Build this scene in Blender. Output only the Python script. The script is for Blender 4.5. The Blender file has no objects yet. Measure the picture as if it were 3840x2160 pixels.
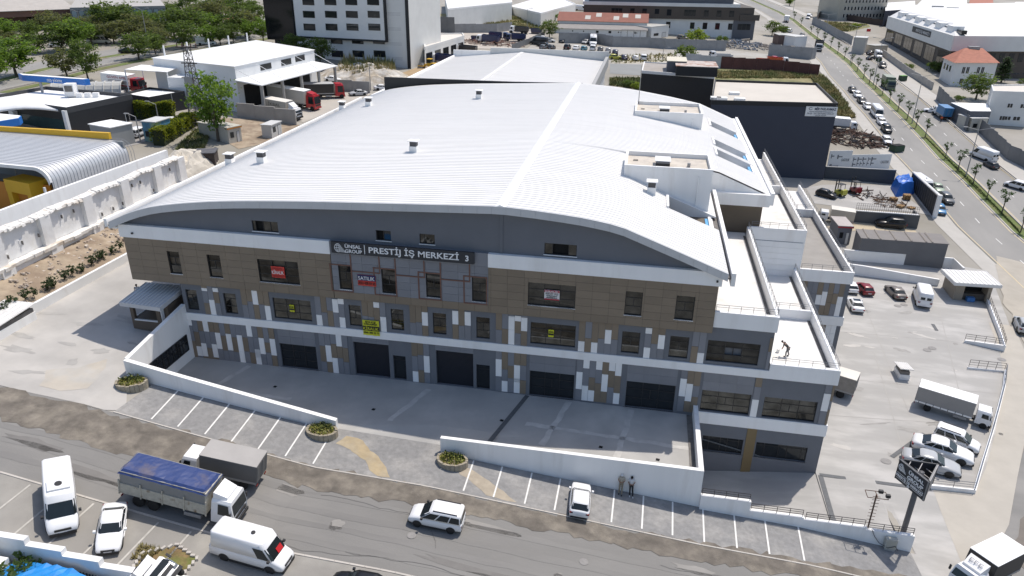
import bpy, bmesh, math, random
from mathutils import Vector, Matrix
random.seed(7)
scn = bpy.context.scene
col = scn.collection

# ------------------------------------------------------------------ camera
WID, HEI, FPX = 3840.0, 2160.0, 2728.8
YAW, PIT, ROL = (math.radians(a) for a in (-10.017, 24.656, 0.79))
def cam_axes():
    cy, sy, cp, sp = math.cos(YAW), math.sin(YAW), math.cos(PIT), math.sin(PIT)
    f = Vector((sy*cp, cy*cp, -sp)); r = Vector((cy, -sy, 0)); u = r.cross(f)
    cr, sr = math.cos(ROL), math.sin(ROL)
    return r*cr+u*sr, -r*sr+u*cr, f
CR, CU, CF = cam_axes()
CPOS = Vector((0, -58, 38))
cd = bpy.data.cameras.new('camera'); cam = bpy.data.objects.new('camera', cd); col.objects.link(cam)
cd.sensor_width = 36; cd.lens = FPX/WID*36; cd.clip_start = 0.5; cd.clip_end = 5000
cam.matrix_world = Matrix(((CR.x, CU.x, -CF.x, CPOS.x), (CR.y, CU.y, -CF.y, CPOS.y), (CR.z, CU.z, -CF.z, CPOS.z), (0, 0, 0, 1)))
scn.camera = cam
# ------------------------------------------------------------------ world, sun, exposure
SUN = Vector((0.28, 0.39, 1.0)).normalized()
wd = bpy.data.worlds.new('World'); scn.world = wd; wd.use_nodes = True
nt = wd.node_tree; nt.nodes.clear()
sky = nt.nodes.new('ShaderNodeTexSky'); sky.sky_type = 'NISHITA'; sky.sun_disc = False
sky.sun_elevation = math.asin(SUN.z); sky.sun_rotation = math.atan2(SUN.x, SUN.y)
sky.air_density = 1.0; sky.dust_density = 1.5
bg = nt.nodes.new('ShaderNodeBackground'); bg.inputs[1].default_value = 0.145
wo = nt.nodes.new('ShaderNodeOutputWorld')
nt.links.new(sky.outputs[0], bg.inputs[0]); nt.links.new(bg.outputs[0], wo.inputs[0])
sd = bpy.data.lights.new('sun', 'SUN'); sd.energy = 3.8; sd.angle = math.radians(0.53); sd.color = (1, 0.93, 0.845)
so = bpy.data.objects.new('sun', sd); col.objects.link(so); so.location = (60, 60, 120)
so.rotation_euler = SUN.to_track_quat('Z', 'Y').to_euler()
vs = scn.view_settings; vs.view_transform = 'Standard'; vs.look = 'None'; vs.exposure = 0.06; vs.gamma = 1; vs.use_curve_mapping = False

# ------------------------------------------------------------------ terrain height and pixel helpers (photo seen 2576 px wide)
def interp(x, xs, ys):
    if x <= xs[0]: return ys[0]
    for i in range(len(xs)-1):
        if x <= xs[i+1]: return ys[i]+(ys[i+1]-ys[i])*(x-xs[i])/(xs[i+1]-xs[i])
    return ys[-1]
XS = [-120, -75, -60, -44, -34, -24, -14.5, 7, 15, 23.3, 30, 45, 70]
ZS = [9, 6, 4.9, 3.4, 1.6, -.1, -.5, -2.6, -3.1, -4.1, -4.9, -6, -7]
XB = XS[:7]+[7, 18, 45, 70]; ZB = ZS[:7]+[-2.6, -5, -5.6, -7]
def T(x, y):
    a = interp(x, XS, ZS)
    if x > 7:
        b = interp(x, XB, ZB); k = (1 if y > -9.65 else 0) if x < 23.3 else min(1, max(0, (y+13)/10)); a += (b-a)*k
    if y < -27.95 and x < -27.55: a -= 3.6
    t = min(1, max(0, (y-45)/125))
    return a*(1-t)+(5.8-.045*x)*t+.03*max(0, y-170)
SC = WID/2576
def ray(u, v):
    return CR*((u*SC-WID/2)/FPX)+CU*(-(v*SC-HEI/2)/FPX)+CF
def onz(u, v, z):
    d = ray(u, v); return CPOS+d*((z-CPOS.z)/d.z)
def ony(u, v, y):
    d = ray(u, v); return CPOS+d*((y-CPOS.y)/d.y)
def onx(u, v, x):
    d = ray(u, v); return CPOS+d*((x-CPOS.x)/d.x)
def at(u, v, h=0.0):
    z = 0.0
    for _ in range(60):
        p = onz(u, v, z+h); z = .6*z+.4*T(p.x, p.y)
    return onz(u, v, z+h)
def hgt(p, v):           # height above p whose image row is v
    lo, hi = -5.0, 90.0
    for _ in range(50):
        m = (lo+hi)/2; q = Vector((p.x, p.y, p.z+m))-CPOS
        w = (HEI/2-FPX*q.dot(CU)/q.dot(CF))/SC
        if w > v: lo = m
        else: hi = m
    return m

# ------------------------------------------------------------------ materials
MATS = {}
def M(name, c=(.5, .5, .5), r=.7, var=.08, vs=.6, c2=None, ps=.15, pa=.5, bump=0, bs=20, metal=0, spec=.5, obj=False, stretch=None, emit=0, det=4, rnd=0):
    if name in MATS: return MATS[name]
    m = bpy.data.materials.new(name); m.use_nodes = True; MATS[name] = m
    n = m.node_tree.nodes; l = m.node_tree.links; b = n['Principled BSDF']
    b.inputs['Roughness'].default_value = r; b.inputs['Metallic'].default_value = metal
    b.inputs['Specular IOR Level'].default_value = spec
    if obj: vec = n.new('ShaderNodeTexCoord').outputs['Object']
    else: vec = n.new('ShaderNodeNewGeometry').outputs['Position']
    if stretch:
        mp = n.new('ShaderNodeMapping'); mp.inputs['Scale'].default_value = stretch; l.new(vec, mp.inputs[0]); vec = mp.outputs[0]
    c4 = (*c, 1)
    def noise(s, d=det, ro=.6):
        t = n.new('ShaderNodeTexNoise'); t.inputs['Scale'].default_value = s; t.inputs['Detail'].default_value = d; t.inputs['Roughness'].default_value = ro
        l.new(vec, t.inputs['Vector']); return t.outputs['Fac']
    def ramp(f, a, bb):
        t = n.new('ShaderNodeMapRange'); t.inputs[1].default_value = a; t.inputs[2].default_value = bb; l.new(f, t.inputs[0]); return t.outputs[0]
    out = None
    if c2:
        mx = n.new('ShaderNodeMix'); mx.data_type = 'RGBA'; mx.inputs[6].default_value = c4; mx.inputs[7].default_value = (*c2, 1)
        l.new(ramp(noise(ps), pa-.08, pa+.1), mx.inputs[0]); out = mx.outputs[2]
    if var:
        h = n.new('ShaderNodeHueSaturation'); h.inputs['Color'].default_value = c4
        if out: l.new(out, h.inputs['Color'])
        t = n.new('ShaderNodeMapRange'); t.inputs[1].default_value = .3; t.inputs[2].default_value = .7; t.inputs[3].default_value = 1-var; t.inputs[4].default_value = 1+var
        l.new(noise(vs), t.inputs[0]); l.new(t.outputs[0], h.inputs['Value']); out = h.outputs[0]
    if rnd:
        oi = n.new('ShaderNodeObjectInfo'); h = n.new('ShaderNodeHueSaturation'); t = n.new('ShaderNodeMapRange'); t.inputs[3].default_value = 1-rnd; t.inputs[4].default_value = 1+rnd; l.new(oi.outputs['Random'], t.inputs[0]); l.new(t.outputs[0], h.inputs['Value']); h.inputs['Color'].default_value = c4
        if out: l.new(out, h.inputs['Color'])
        out = h.outputs[0]
    if out: l.new(out, b.inputs['Base Color'])
    else: b.inputs['Base Color'].default_value = c4
    if bump:
        bp = n.new('ShaderNodeBump'); bp.inputs['Strength'].default_value = bump; bp.inputs['Distance'].default_value = .05
        l.new(noise(bs), bp.inputs['Height']); l.new(bp.outputs[0], b.inputs['Normal'])
    if emit:
        b.inputs['Emission Color'].default_value = c4; b.inputs['Emission Strength'].default_value = emit
    return m
def waves(name, axis, scale, c, r=.5, depth=.04, c2=None, **k):
    """ribbed sheet metal: relief by bump, for roofs too far to pick ribs apart"""
    if name in MATS: return MATS[name]
    m = M(name, c, r, c2=c2, **k); n = m.node_tree.nodes; l = m.node_tree.links; b = n['Principled BSDF']
    g = n.new('ShaderNodeNewGeometry'); w = n.new('ShaderNodeTexWave'); w.bands_direction = axis; w.inputs['Scale'].default_value = scale
    l.new(g.outputs['Position'], w.inputs[0]); bp = n.new('ShaderNodeBump'); bp.inputs['Strength'].default_value = .7; bp.inputs['Distance'].default_value = depth
    l.new(w.outputs['Fac'], bp.inputs['Height']); l.new(bp.outputs[0], b.inputs['Normal']); return m

white = M('white_render', (.85, .845, .83), .75, .04, .5, c2=(.77, .755, .73), ps=.8, pa=.6, stretch=(1, 1, .15))
white2 = M('white_render_stained', (.77, .765, .75), .8, .05, .4, c2=(.63, .6, .55), ps=.35, pa=.62)
grey_render = M('grey_render', (.145, .155, .176), .8, .05, .4)
grey_panel = M('grey_panel', (.205, .215, .24), .55, .05, .8, rnd=.07)
brown_panel = M('brown_panel', (.212, .170, .124), .5, .05, .6, rnd=.06)
white_panel = M('white_panel', (.83, .835, .835), .5, .03, rnd=.03, c2=(.77, .77, .76), ps=.7, pa=.62, stretch=(1, 1, .15))
roof_metal = M('white_roof_sheet', (.73, .72, .70), .55, .03, .5, c2=(.685, .675, .65), ps=.9, pa=.54, stretch=(.07, 1, 1), det=6)
rib_metal = M('roof_seam', (.74, .73, .71), .5, .03)
fascia_metal = M('fascia_metal', (.56, .57, .58), .5, .05, .5)
gutter_dark = M('gutter_dark', (.16, .15, .14), .8, .3, 1.5)
frame_dark = M('window_frame', (.02, .021, .023), .45, 0)
glass = M('coated_glass', (.065, .068, .068), .03, .4, .9, metal=.9)
glass_dark = M('dark_glass', (.035, .04, .045), .03, .1, .5, metal=.5)
black_room = M('dark_interior', (.006, .006, .006), .9, 0)
shutter_m = M('roller_shutter', (.012, .015, .024), .5, 0)
copper = M('copper_trim', (.155, .075, .055), .5, .05)
terrace_m = M('terrace_coating', (.72, .71, .69), .85, .04, .4, c2=(.62, .60, .56), ps=.25, pa=.6)
terrace_grey = M('terrace_membrane', (.30, .285, .265), .9, .07, .6)
concrete_pale = M('pale_concrete', (.385, .37, .348), .85, .10, .25, c2=(.45, .43, .40), ps=.12, pa=.5, bump=.15, bs=6)
concrete_court = M('court_concrete', (.385, .375, .355), .85, .08, .3, c2=(.46, .445, .415), ps=.14, pa=.55, bump=.1, bs=8)
concrete_yard = M('yard_concrete', (.36, .35, .332), .88, .07, .3, c2=(.425, .412, .392), ps=.3, pa=.56, bump=.1, bs=7, stretch=(.45, 1.3, 1))
asphalt = M('worn_asphalt', (.205, .199, .188), .9, .10, .25, c2=(.25, .24, .225), ps=.11, pa=.52, bump=.25, bs=14, stretch=(.35, 1, 1), det=8)
asphalt_road = M('boulevard_asphalt', (.25, .243, .23), .9, .07, .2, c2=(.285, .275, .258), ps=.08, pa=.5, bump=.1, bs=10, stretch=(1, .3, 1))
paving = M('cobble_paving', (.235, .232, .228), .9, .16, 2.4, c2=(.31, .30, .285), ps=.35, pa=.55, bump=.5, bs=9, det=8)
grit = M('dark_grit', (.145, .128, .108), .95, .25, 1.1, c2=(.22, .195, .16), ps=.5, pa=.52, bump=.6, bs=12, det=8)
sand = M('sand', (.39, .325, .225), .95, .12, 1.5, c2=(.40, .32, .2), ps=.8, pa=.5, bump=.3, bs=10)
dirt = M('dry_dirt', (.36, .29, .21), .95, .2, .6, c2=(.25, .19, .135), ps=.4, pa=.5, bump=.5, bs=4, det=8)
ground_m = M('dusty_ground', (.34, .32, .285), .95, .12, .05, c2=(.27, .25, .21), ps=.03, pa=.5, bump=.4, bs=1.5, det=8)
grassy = M('dry_grass_ground', (.25, .22, .11), .95, .25, .5, c2=(.15, .16, .06), ps=.15, pa=.5, bump=.8, bs=5, det=8)
lawn = M('lawn', (.12, .155, .045), .95, .2, .8, c2=(.16, .15, .06), ps=.3, pa=.55, bump=.6, bs=8)
line_white = M('painted_line', (.72, .71, .68), .8, .06, 1)
line_yellow = M('painted_edge_line', (.55, .46, .30), .8, .1, 1)
kerb_m = M('kerb_stone', (.47, .44, .40), .85, .08, .8)
rail_metal = M('railing_metal', (.20, .205, .215), .45, 0, metal=.3)
rail_dark = M('railing_dark', (.045, .04, .04), .5, 0)
steel = M('galvanised_steel', (.33, .33, .33), .5, .05, metal=.3)
sign_dark = M('sign_board', (.028, .031, .038), .6, .04)
letter = M('sign_letter', (.80, .81, .82), .5, 0)
black_wall = M('black_cladding', (.016, .017, .020), .6, .05)
navy_wall = M('navy_render', (.045, .052, .075), .75, .04, .3)
tin_white = M('white_cladding', (.74, .745, .74), .6, .03, .3)
stone_m = M('planter_stone', (.33, .29, .22), .9, .2, 2.5, bump=.6, bs=9)

# ------------------------------------------------------------------ mesh helpers
class MB:
    def __init__(s): s.v = []; s.f = []; s.sm = False
    def add(s, vs, fs):
        o = len(s.v); s.v += [tuple(p) for p in vs]; s.f += [tuple(i+o for i in f) for f in fs]; return s
    def box(s, x0, x1, y0, y1, z0, z1):
        return s.add([(x0, y0, z0), (x1, y0, z0), (x1, y1, z0), (x0, y1, z0), (x0, y0, z1), (x1, y0, z1), (x1, y1, z1), (x0, y1, z1)],
                     [(0, 3, 2, 1), (4, 5, 6, 7), (0, 1, 5, 4), (1, 2, 6, 5), (2, 3, 7, 6), (3, 0, 4, 7)])
    def quad(s, *p): return s.add(p, [tuple(range(len(p)))])
    def prism(s, poly, z0, z1):      # poly ccw list of (x,y); z0/z1 numbers or callables
        n = len(poly); g = lambda z, p: z(p[0], p[1]) if callable(z) else z
        s.add([(p[0], p[1], g(z0, p)) for p in poly]+[(p[0], p[1], g(z1, p)) for p in poly],
              [tuple(range(n-1, -1, -1)), tuple(range(n, 2*n))]+[(i, (i+1) % n, n+(i+1) % n, n+i) for i in range(n)]); return s
    def tube(s, a, b, r0, r1=None, n=6, cap=True):
        r1 = r0 if r1 is None else r1
        a = Vector(a); b = Vector(b); d = (b-a).normalized()
        t = Vector((0, 0, 1)) if abs(d.z) < .9 else Vector((1, 0, 0)); e = d.cross(t).normalized(); g = d.cross(e)
        V = []
        for c, r in ((a, r0), (b, r1)):
            for i in range(n):
                w = 2*math.pi*i/n; V.append(c+e*(r*math.cos(w))+g*(r*math.sin(w)))
        F = [(i, n+i, n+(i+1) % n, (i+1) % n) for i in range(n)]
        if cap: F += [tuple(range(n)), tuple(range(2*n-1, n-1, -1))]
        return s.add(V, F)
    def loft(s, rings, cap=True, closed=True):
        n = len(rings[0]); V = [p for r in rings for p in r]; F = []
        for k in range(len(rings)-1):
            for i in range(n if closed else n-1):
                j = (i+1) % n; F.append((k*n+i, k*n+j, (k+1)*n+j, (k+1)*n+i))
        if cap: F += [tuple(range(n-1, -1, -1)), tuple(range((len(rings)-1)*n, len(rings)*n))]
        return s.add(V, F)
    def lathe(s, prof, n=12, c=(0, 0, 0)):   # prof list (r,z)
        return s.loft([[(c[0]+r*math.cos(2*math.pi*i/n), c[1]+r*math.sin(2*math.pi*i/n), c[2]+z) for i in range(n)] for r, z in prof])
    def mesh(s, name, m=None):
        me = bpy.data.meshes.new(name); me.from_pydata(s.v, [], s.f)
        if m: me.materials.append(m)
        if s.sm: me.polygons.foreach_set('use_smooth', [True]*len(me.polygons))
        me.update(); return me
    def build(s, name, m, parent=None, loc=(0, 0, 0), rz=0, fix=True, smooth=False):
        s.sm = smooth; me = s.mesh(name, m)
        if fix:
            bm = bmesh.new(); bm.from_mesh(me); bmesh.ops.recalc_face_normals(bm, faces=bm.faces); bm.to_mesh(me); bm.free()
        return link(name, me, parent, loc, rz)
def link(name, me, parent=None, loc=(0, 0, 0), rz=0, sc=(1, 1, 1)):
    o = bpy.data.objects.new(name, me); col.objects.link(o); o.location = loc; o.rotation_euler = (0, 0, rz); o.scale = sc
    if parent: o.parent = parent
    return o
UB = {}
def bx(name, m, parent, x0, x1, y0, y1, z0, z1):
    """a box piece sharing one unit-cube mesh per material"""
    if m.name not in UB: UB[m.name] = MB().box(-.5, .5, -.5, .5, -.5, .5).mesh('box_'+m.name, m)
    return link(name, UB[m.name], parent, ((x0+x1)/2, (y0+y1)/2, (z0+z1)/2), 0, (abs(x1-x0), abs(y1-y0), abs(z1-z0)))
def tag(o, label=None, cat=None, group=None, kind=None):
    if label: o['label'] = label
    if cat: o['category'] = cat
    if group: o['group'] = group
    if kind: o['kind'] = kind
    return o
def thing(name, label, cat, loc=(0, 0, 0), rz=0, group=None):
    o = link(name, None, None, loc, rz); return tag(o, label, cat, group)
def struct(name, mb, m, smooth=False): return tag(mb.build(name, m, smooth=smooth), kind='structure')
def dup(root, loc, rz, label=None, group=None, sc=None, mats=None):
    def cp(o, par):
        c = o.copy(); col.objects.link(c); c.parent = par
        for ch in kids.get(o, []): cp(ch, c)
        return c
    r = cp(root, None); r.location = loc; r.rotation_euler = (0, 0, rz)
    if sc: r.scale = sc if isinstance(sc, tuple) else (sc, sc, sc)
    if label: r['label'] = label
    if group: r['group'] = group
    return r
kids = {}
def register(root):
    """remember children once so that copies do not search the whole scene"""
    for c in root.children: kids.setdefault(root, []).append(c); register(c)
    return root
def text(name, s, size, m, parent, org, ex, ey, depth=.04, align='LEFT', weight=0, fit=None, spacing=1.0):
    """lettering as a mesh lying in the plane spanned by ex (reading direction) and ey (up)"""
    cu = bpy.data.curves.new(name, 'FONT'); cu.body = s; cu.size = size; cu.extrude = depth/2; cu.align_x = align; cu.offset = weight; cu.resolution_u = 3; cu.space_character = spacing
    t = bpy.data.objects.new(name, cu); col.objects.link(t)
    dg = bpy.context.evaluated_depsgraph_get(); me = bpy.data.meshes.new_from_object(t.evaluated_get(dg)); bpy.data.objects.remove(t)
    me.materials.clear(); me.materials.append(m)
    if fit and me.vertices:
        xs = [v.co.x for v in me.vertices]; k = fit/(max(xs)-min(xs)); me.transform(Matrix.Diagonal((k, 1, 1, 1)))
        if align == 'LEFT': me.transform(Matrix.Translation((-min(xs)*k, 0, 0)))
    ex = Vector(ex).normalized(); ey = Vector(ey).normalized(); ez = ex.cross(ey)
    o = bpy.data.objects.new(name, me); col.objects.link(o)
    me.transform(Matrix((ex, ey, ez)).transposed().to_4x4()); o.location = org
    if parent: o.parent = parent
    return o
def holes_wall(x0, x1, z0, z1, holes, yf, depth):
    """wall slab in the xz plane (front face at yf) with rectangular openings and reveals"""
    b = MB(); X = sorted({x0, x1, *[min(max(h[i], x0), x1) for h in holes for i in (0, 1)]}); Zz = sorted({z0, z1, *[min(max(h[i], z0), z1) for h in holes for i in (2, 3)]})
    for i in range(len(X)-1):
        for j in range(len(Zz)-1):
            cx, cz = (X[i]+X[i+1])/2, (Zz[j]+Zz[j+1])/2
            if any(h[0] < cx < h[1] and h[2] < cz < h[3] for h in holes): continue
            b.quad((X[i], yf, Zz[j]), (X[i+1], yf, Zz[j]), (X[i+1], yf, Zz[j+1]), (X[i], yf, Zz[j+1]))
    for h in holes:
        a, c, d, e = h[:4]; yb = yf+depth
        b.quad((a, yf, d), (a, yf, e), (a, yb, e), (a, yb, d)); b.quad((c, yf, d), (c, yb, d), (c, yb, e), (c, yf, e))
        b.quad((a, yf, d), (a, yb, d), (c, yb, d), (c, yf, d)); b.quad((a, yf, e), (c, yf, e), (c, yb, e), (a, yb, e))
    return b
def window(parent, x0, x1, z0, z1, y, cols, rows, gm, open_cell=None, sill=None, fw=.06, sash=None):
    """a framed window in an xz wall, outer face at y: frame with glazing bars, one pane each, sill"""
    f = MB(); w = x1-x0; h = z1-z0
    cs = [x0+w*c for c in cols]; rs = [z0+h*r for r in rows]
    f.box(x0, x0+fw, y, y+.08, z0, z1); f.box(x1-fw, x1, y, y+.08, z0, z1); f.box(x0+fw, x1-fw, y, y+.08, z0, z0+fw); f.box(x0+fw, x1-fw, y, y+.08, z1-fw, z1)
    for c in cs[1:-1]: f.box(c-fw/2, c+fw/2, y+.004, y+.076, z0+fw, z1-fw)
    for r in rs[1:-1]: f.box(x0+fw, x1-fw, y+.008, y+.072, r-fw/2, r+fw/2)
    if sash:
        for (sx, r0, r1) in sash: f.box(x0+w*sx-fw*.6, x0+w*sx+fw*.6, y+.002, y+.078, z0+h*r0, z0+h*r1)
    o = f.build('window', frame_dark, parent)
    for i in range(len(cs)-1):
        for j in range(len(rs)-1):
            g = black_room if open_cell == (i, j) else gm
            yy = y+(.3 if open_cell == (i, j) else .04)
            bx('pane', g, o, cs[i]+fw*.4, cs[i+1]-fw*.4, yy, yy+.012, rs[j]+fw*.4, rs[j+1]-fw*.4)
    if sill: bx('sill', sill, o, x0-.06, x1+.06, y-.16, y+.06, z0-.07, z0-.005)
    return o
def cut(rect, holes):
    rs = [rect]
    for (a, b, c, d) in holes:
        out = []
        for (x0, x1, z0, z1) in rs:
            if b <= x0 or a >= x1 or d <= z0 or c >= z1: out.append((x0, x1, z0, z1)); continue
            if a > x0: out.append((x0, a, z0, z1))
            if b < x1: out.append((b, x1, z0, z1))
            xa, xb = max(a, x0), min(b, x1)
            if c > z0: out.append((xa, xb, z0, c))
            if d < z1: out.append((xa, xb, d, z1))
        rs = out
    return [r for r in rs if r[1]-r[0] > .06 and r[3]-r[2] > .06]
def CP(x, y, ox, oy): return ox*.670833+x/4, oy*.670833+y/4     # a pixel of a 960x540 crop
def railing(label, pts, h=.75, m=None, step=1.6, r=.022, bars=2, group=None, parent=None, name='railing'):
    """post-and-rail balustrade along a polyline of 3D points; its posts are pieces of their own"""
    m = m or rail_metal; rails = MB(); spots = []
    for a, b in zip(pts, pts[1:]):
        a = Vector(a); b = Vector(b); n = max(1, round((b-a).length/step))
        for k in range(bars+1): rails.tube(a+Vector((0, 0, h*(1-.33*k))), b+Vector((0, 0, h*(1-.33*k))), r if k else r*1.25, n=5)
        spots += [a.lerp(b, i/n) for i in range(n+1)]
    o = rails.build(name, m, parent)
    if not parent: tag(o, label, 'railing', group)
    key = (m.name, round(h, 2), r)
    if key not in POST: POST[key] = MB().tube((0, 0, 0), (0, 0, h), r*1.2, n=5).mesh('post', m)
    for p in spots: link('post', POST[key], o, p)
    return o
POST = {}
# ================================================================== THE SETTING: terrain and surfaces

GX = sorted(set([-600, -420, -300, -220, -170, -145, 95, 110, 130, 160, 210, 300, 420, 600, -43.2, 7.0, 18.0, 20.5, -27.6, -27.5, 24.6, 26, 27.4, 29]+XS+[-136+8*i for i in range(29)]))
GY = sorted(set([-110, -80, -60, -45, -36, -31, -27.95, -22, -18, -13, -11.3, -9.65, -8, -6.5, -5, -4, -3, 0, 8, 16, 24, 36, 45]+[53+9*i for i in range(14)]+[185, 205, 230, 260, 300, 350, 420, 520, 700, 1000, 1500]))
g = MB(); idx = {}
def gv(x, y, e=0):
    k = (x, y, e)
    if k not in idx: idx[k] = len(g.v); g.v.append((x, y, T(x, y+e)-.03))
    return idx[k]
for i in range(len(GX)-1):
    for j in range(len(GY)-1):
        x0, x1, y0, y1 = GX[i], GX[i+1], GY[j], GY[j+1]; cx, cy = (x0+x1)/2, (y0+y1)/2
        if -43.2 < cx < 23.3 and -9.65 < cy < 0: continue
        if -40 < cx < 5 and 0 < cy < 60: continue
        e0 = .01; e1 = -.01 if y1 in (-9.65, -27.95) else .01
        g.f.append((gv(x0, y0, e0), gv(x1, y0, e0), gv(x1, y1, e1), gv(x0, y1, e1)))
struct('ground', g, ground_m)
def sheet(name, poly, m, lev=1, zf=None, kind='structure', parent=None):
    """a surface laid on the terrain: poly is a ccw/cw list of (x,y); lev = layer number"""
    zf = zf or T; bm = bmesh.new(); vs = [bm.verts.new((p[0], p[1], 0)) for p in poly]; bm.faces.new(vs)
    xa, xb = min(p[0] for p in poly), max(p[0] for p in poly); ya, yb = min(p[1] for p in poly), max(p[1] for p in poly)
    for x in GX:
        if xa+.01 < x < xb-.01: bmesh.ops.bisect_plane(bm, geom=bm.verts[:]+bm.edges[:]+bm.faces[:], plane_co=(x, 0, 0), plane_no=(1, 0, 0))
    for y in GY:
        if ya+.01 < y < yb-.01: bmesh.ops.bisect_plane(bm, geom=bm.verts[:]+bm.edges[:]+bm.faces[:], plane_co=(0, y, 0), plane_no=(0, 1, 0))
    bmesh.ops.triangulate(bm, faces=bm.faces[:])
    for v in bm.verts: v.co.z = zf(v.co.x, v.co.y)+.012*lev
    bmesh.ops.recalc_face_normals(bm, faces=bm.faces)
    if sum(f.normal.z for f in bm.faces) < 0: bmesh.ops.reverse_faces(bm, faces=bm.faces[:])
    me = bpy.data.meshes.new(name); bm.to_mesh(me); bm.free(); me.materials.append(m)
    o = link(name, me, parent)
    if not parent: o['kind'] = kind
    return o
def px(*q, h=0): return [(p.x, p.y) for p in (at(u, v, h) for u, v in q)]
def band(pts, w, off=0):
    """outline of a strip of width w along a polyline"""
    L, R = [], []
    for i, p in enumerate(pts):
        a = Vector(pts[max(0, i-1)]); b = Vector(pts[min(len(pts)-1, i+1)]); d = (b-a).normalized(); n = Vector((-d.y, d.x))
        L.append(tuple(Vector(p)+n*(off+w/2))); R.append(tuple(Vector(p)+n*(off-w/2)))
    return L+R[::-1]
def blotch(cx, cy, rx, ry, rot=0, n=18, rough=.25, seed=0):
    rd = random.Random(seed); out = []
    for i in range(n):
        a = 2*math.pi*i/n; k = 1+rd.uniform(-rough, rough); x, y = rx*k*math.cos(a), ry*k*math.sin(a)
        out.append((cx+x*math.cos(rot)-y*math.sin(rot), cy+x*math.sin(rot)+y*math.cos(rot)))
    return out
def ragged(pts, amp, step=1.2, seed=1):
    rd = random.Random(seed); out = []
    for a, b in zip(pts, pts[1:]+pts[:1]):
        a = Vector(a); b = Vector(b); n = max(1, int((b-a).length/step))
        for i in range(n):
            p = a.lerp(b, i/n); out.append((p.x+rd.uniform(-amp, amp), p.y+rd.uniform(-amp, amp)))
    return out
# front street, its bays and verges
sheet('road', [(-150, -22.9), (60, -22.9), (60, -14), (24.5, -14.0), (18, -14.05), (-42, -14.0), (-150, -13.4)], asphalt, 1)
sheet('left_yard', [(-58.3, -13.6), (-42.6, -14.2), (-40.6, -13.4), (-43.3, -9.3), (-43.3, 66), (-58.3, 66)], concrete_pale, 1)
sheet('parking_bays', [(-41.3, -13.9), (23.6, -13.8), (23.6, -9.7), (-14.4, -9.7), (-14.4, -8.5), (-24.2, -8.5), (-24.2, -9.2), (-40.9, -9.2)], paving, 2)
def zc(x, y):
    b = interp(x, [-43, -24, -14, 7], [.12, 0, -.02, -.28]); k = min(1, max(0, (-6.5-y)/2.0)) if -24.3 < x < -14.2 else 0
    return b*(1-k)+(T(x, -9)+.02)*k
sheet('court', [(-43.25, -9.2), (-24, -9.2), (-24, -8.6), (-14.5, -8.6), (-14.5, -9.4), (7.0, -9.4), (7.0, .1), (-43.25, .1)], concrete_court, 1, zf=zc)
gritpoly = [(-60, -14.6), (-50, -14.1), (-42, -14.4), (-33, -13.75), (-22, -13.8), (-12, -13.95), (0, -14.1), (10, -13.6), (17, -13.3), (23, -12.6), (24.6, -13.6), (20, -15.2), (13, -15.4), (5, -15.8), (-6, -16), (-14, -16.2), (-20, -16.4), (-28, -16.3), (-34, -17.6), (-40, -18.2), (-50, -17.6), (-60, -17.4)]
sheet('gravel_verge', ragged(gritpoly, .3, .6, 3), grit, 3)
sheet('near_parking', [(-60, -22.9), (-13, -22.75), (40, -22.6), (40, -27.9), (-60, -27.9)], M('near_concrete', (.265, .252, .23), .9, .08, .3, c2=(.325, .31, .28), ps=.2, pa=.55, bump=.2, bs=9), 1)
b = MB()
for i in range(58):
    x0 = -41.3+i*1.1; x1 = x0+1.085; b.add([(x0, -14.02, T(x0, -14)-.05), (x1, -14.02, T(x1, -14)-.05), (x1, -13.9, T(x1, -14)-.05), (x0, -13.9, T(x0, -14)-.05)]+[(x0, -14.02, T(x0, -14)+.07), (x1, -14.02, T(x1, -14)+.07), (x1, -13.9, T(x1, -14)+.07), (x0, -13.9, T(x0, -14)+.07)], [(0, 3, 2, 1), (4, 5, 6, 7), (0, 1, 5, 4), (1, 2, 6, 5), (2, 3, 7, 6), (3, 0, 4, 7)])
struct('kerb', b, kerb_m)
b = MB()
for i in range(50):
    x0 = -58+i*1.1; x1 = x0+1.08; za, zb = T(x0, -23), T(x1, -23)
    b.add([(x0, -22.95, za-.05), (x1, -22.95, zb-.05), (x1, -22.8, zb-.05), (x0, -22.8, za-.05), (x0, -22.95, za+.06), (x1, -22.95, zb+.06), (x1, -22.8, zb+.06), (x0, -22.8, za+.06)], [(0, 3, 2, 1), (4, 5, 6, 7), (0, 1, 5, 4), (1, 2, 6, 5), (2, 3, 7, 6), (3, 0, 4, 7)])
struct('near_kerb', b, kerb_m)
def bayline(a, b, w=.13, name='painted_bay_line'): return sheet(name, band([a, b], w), line_white, 4)
for i, xt in enumerate([-38.55, -36.2, -33.8, -31.45, -29.1, -26.75, -24.35, -11.58, -9.13, -6.61, -4.22, -1.8, .27, 2.64, 5.0, 7.42, 9.88, 12.29, 14.85]):
    sl = interp(xt, [-39, -24, -12, 0, 15], [.35, .2, .05, -.05, -.15]); bayline((xt, -9.75 if xt > -20 else -9.0), (xt+sl, -13.6))
for i in range(8):
    xx = -46+i*2.45; sheet('faint_bay_line', band([(xx, -23.2), (xx-.2, -27.5)], .13), M('worn_line', (.46, .44, .40), .9, .15, 2), 3)
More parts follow.
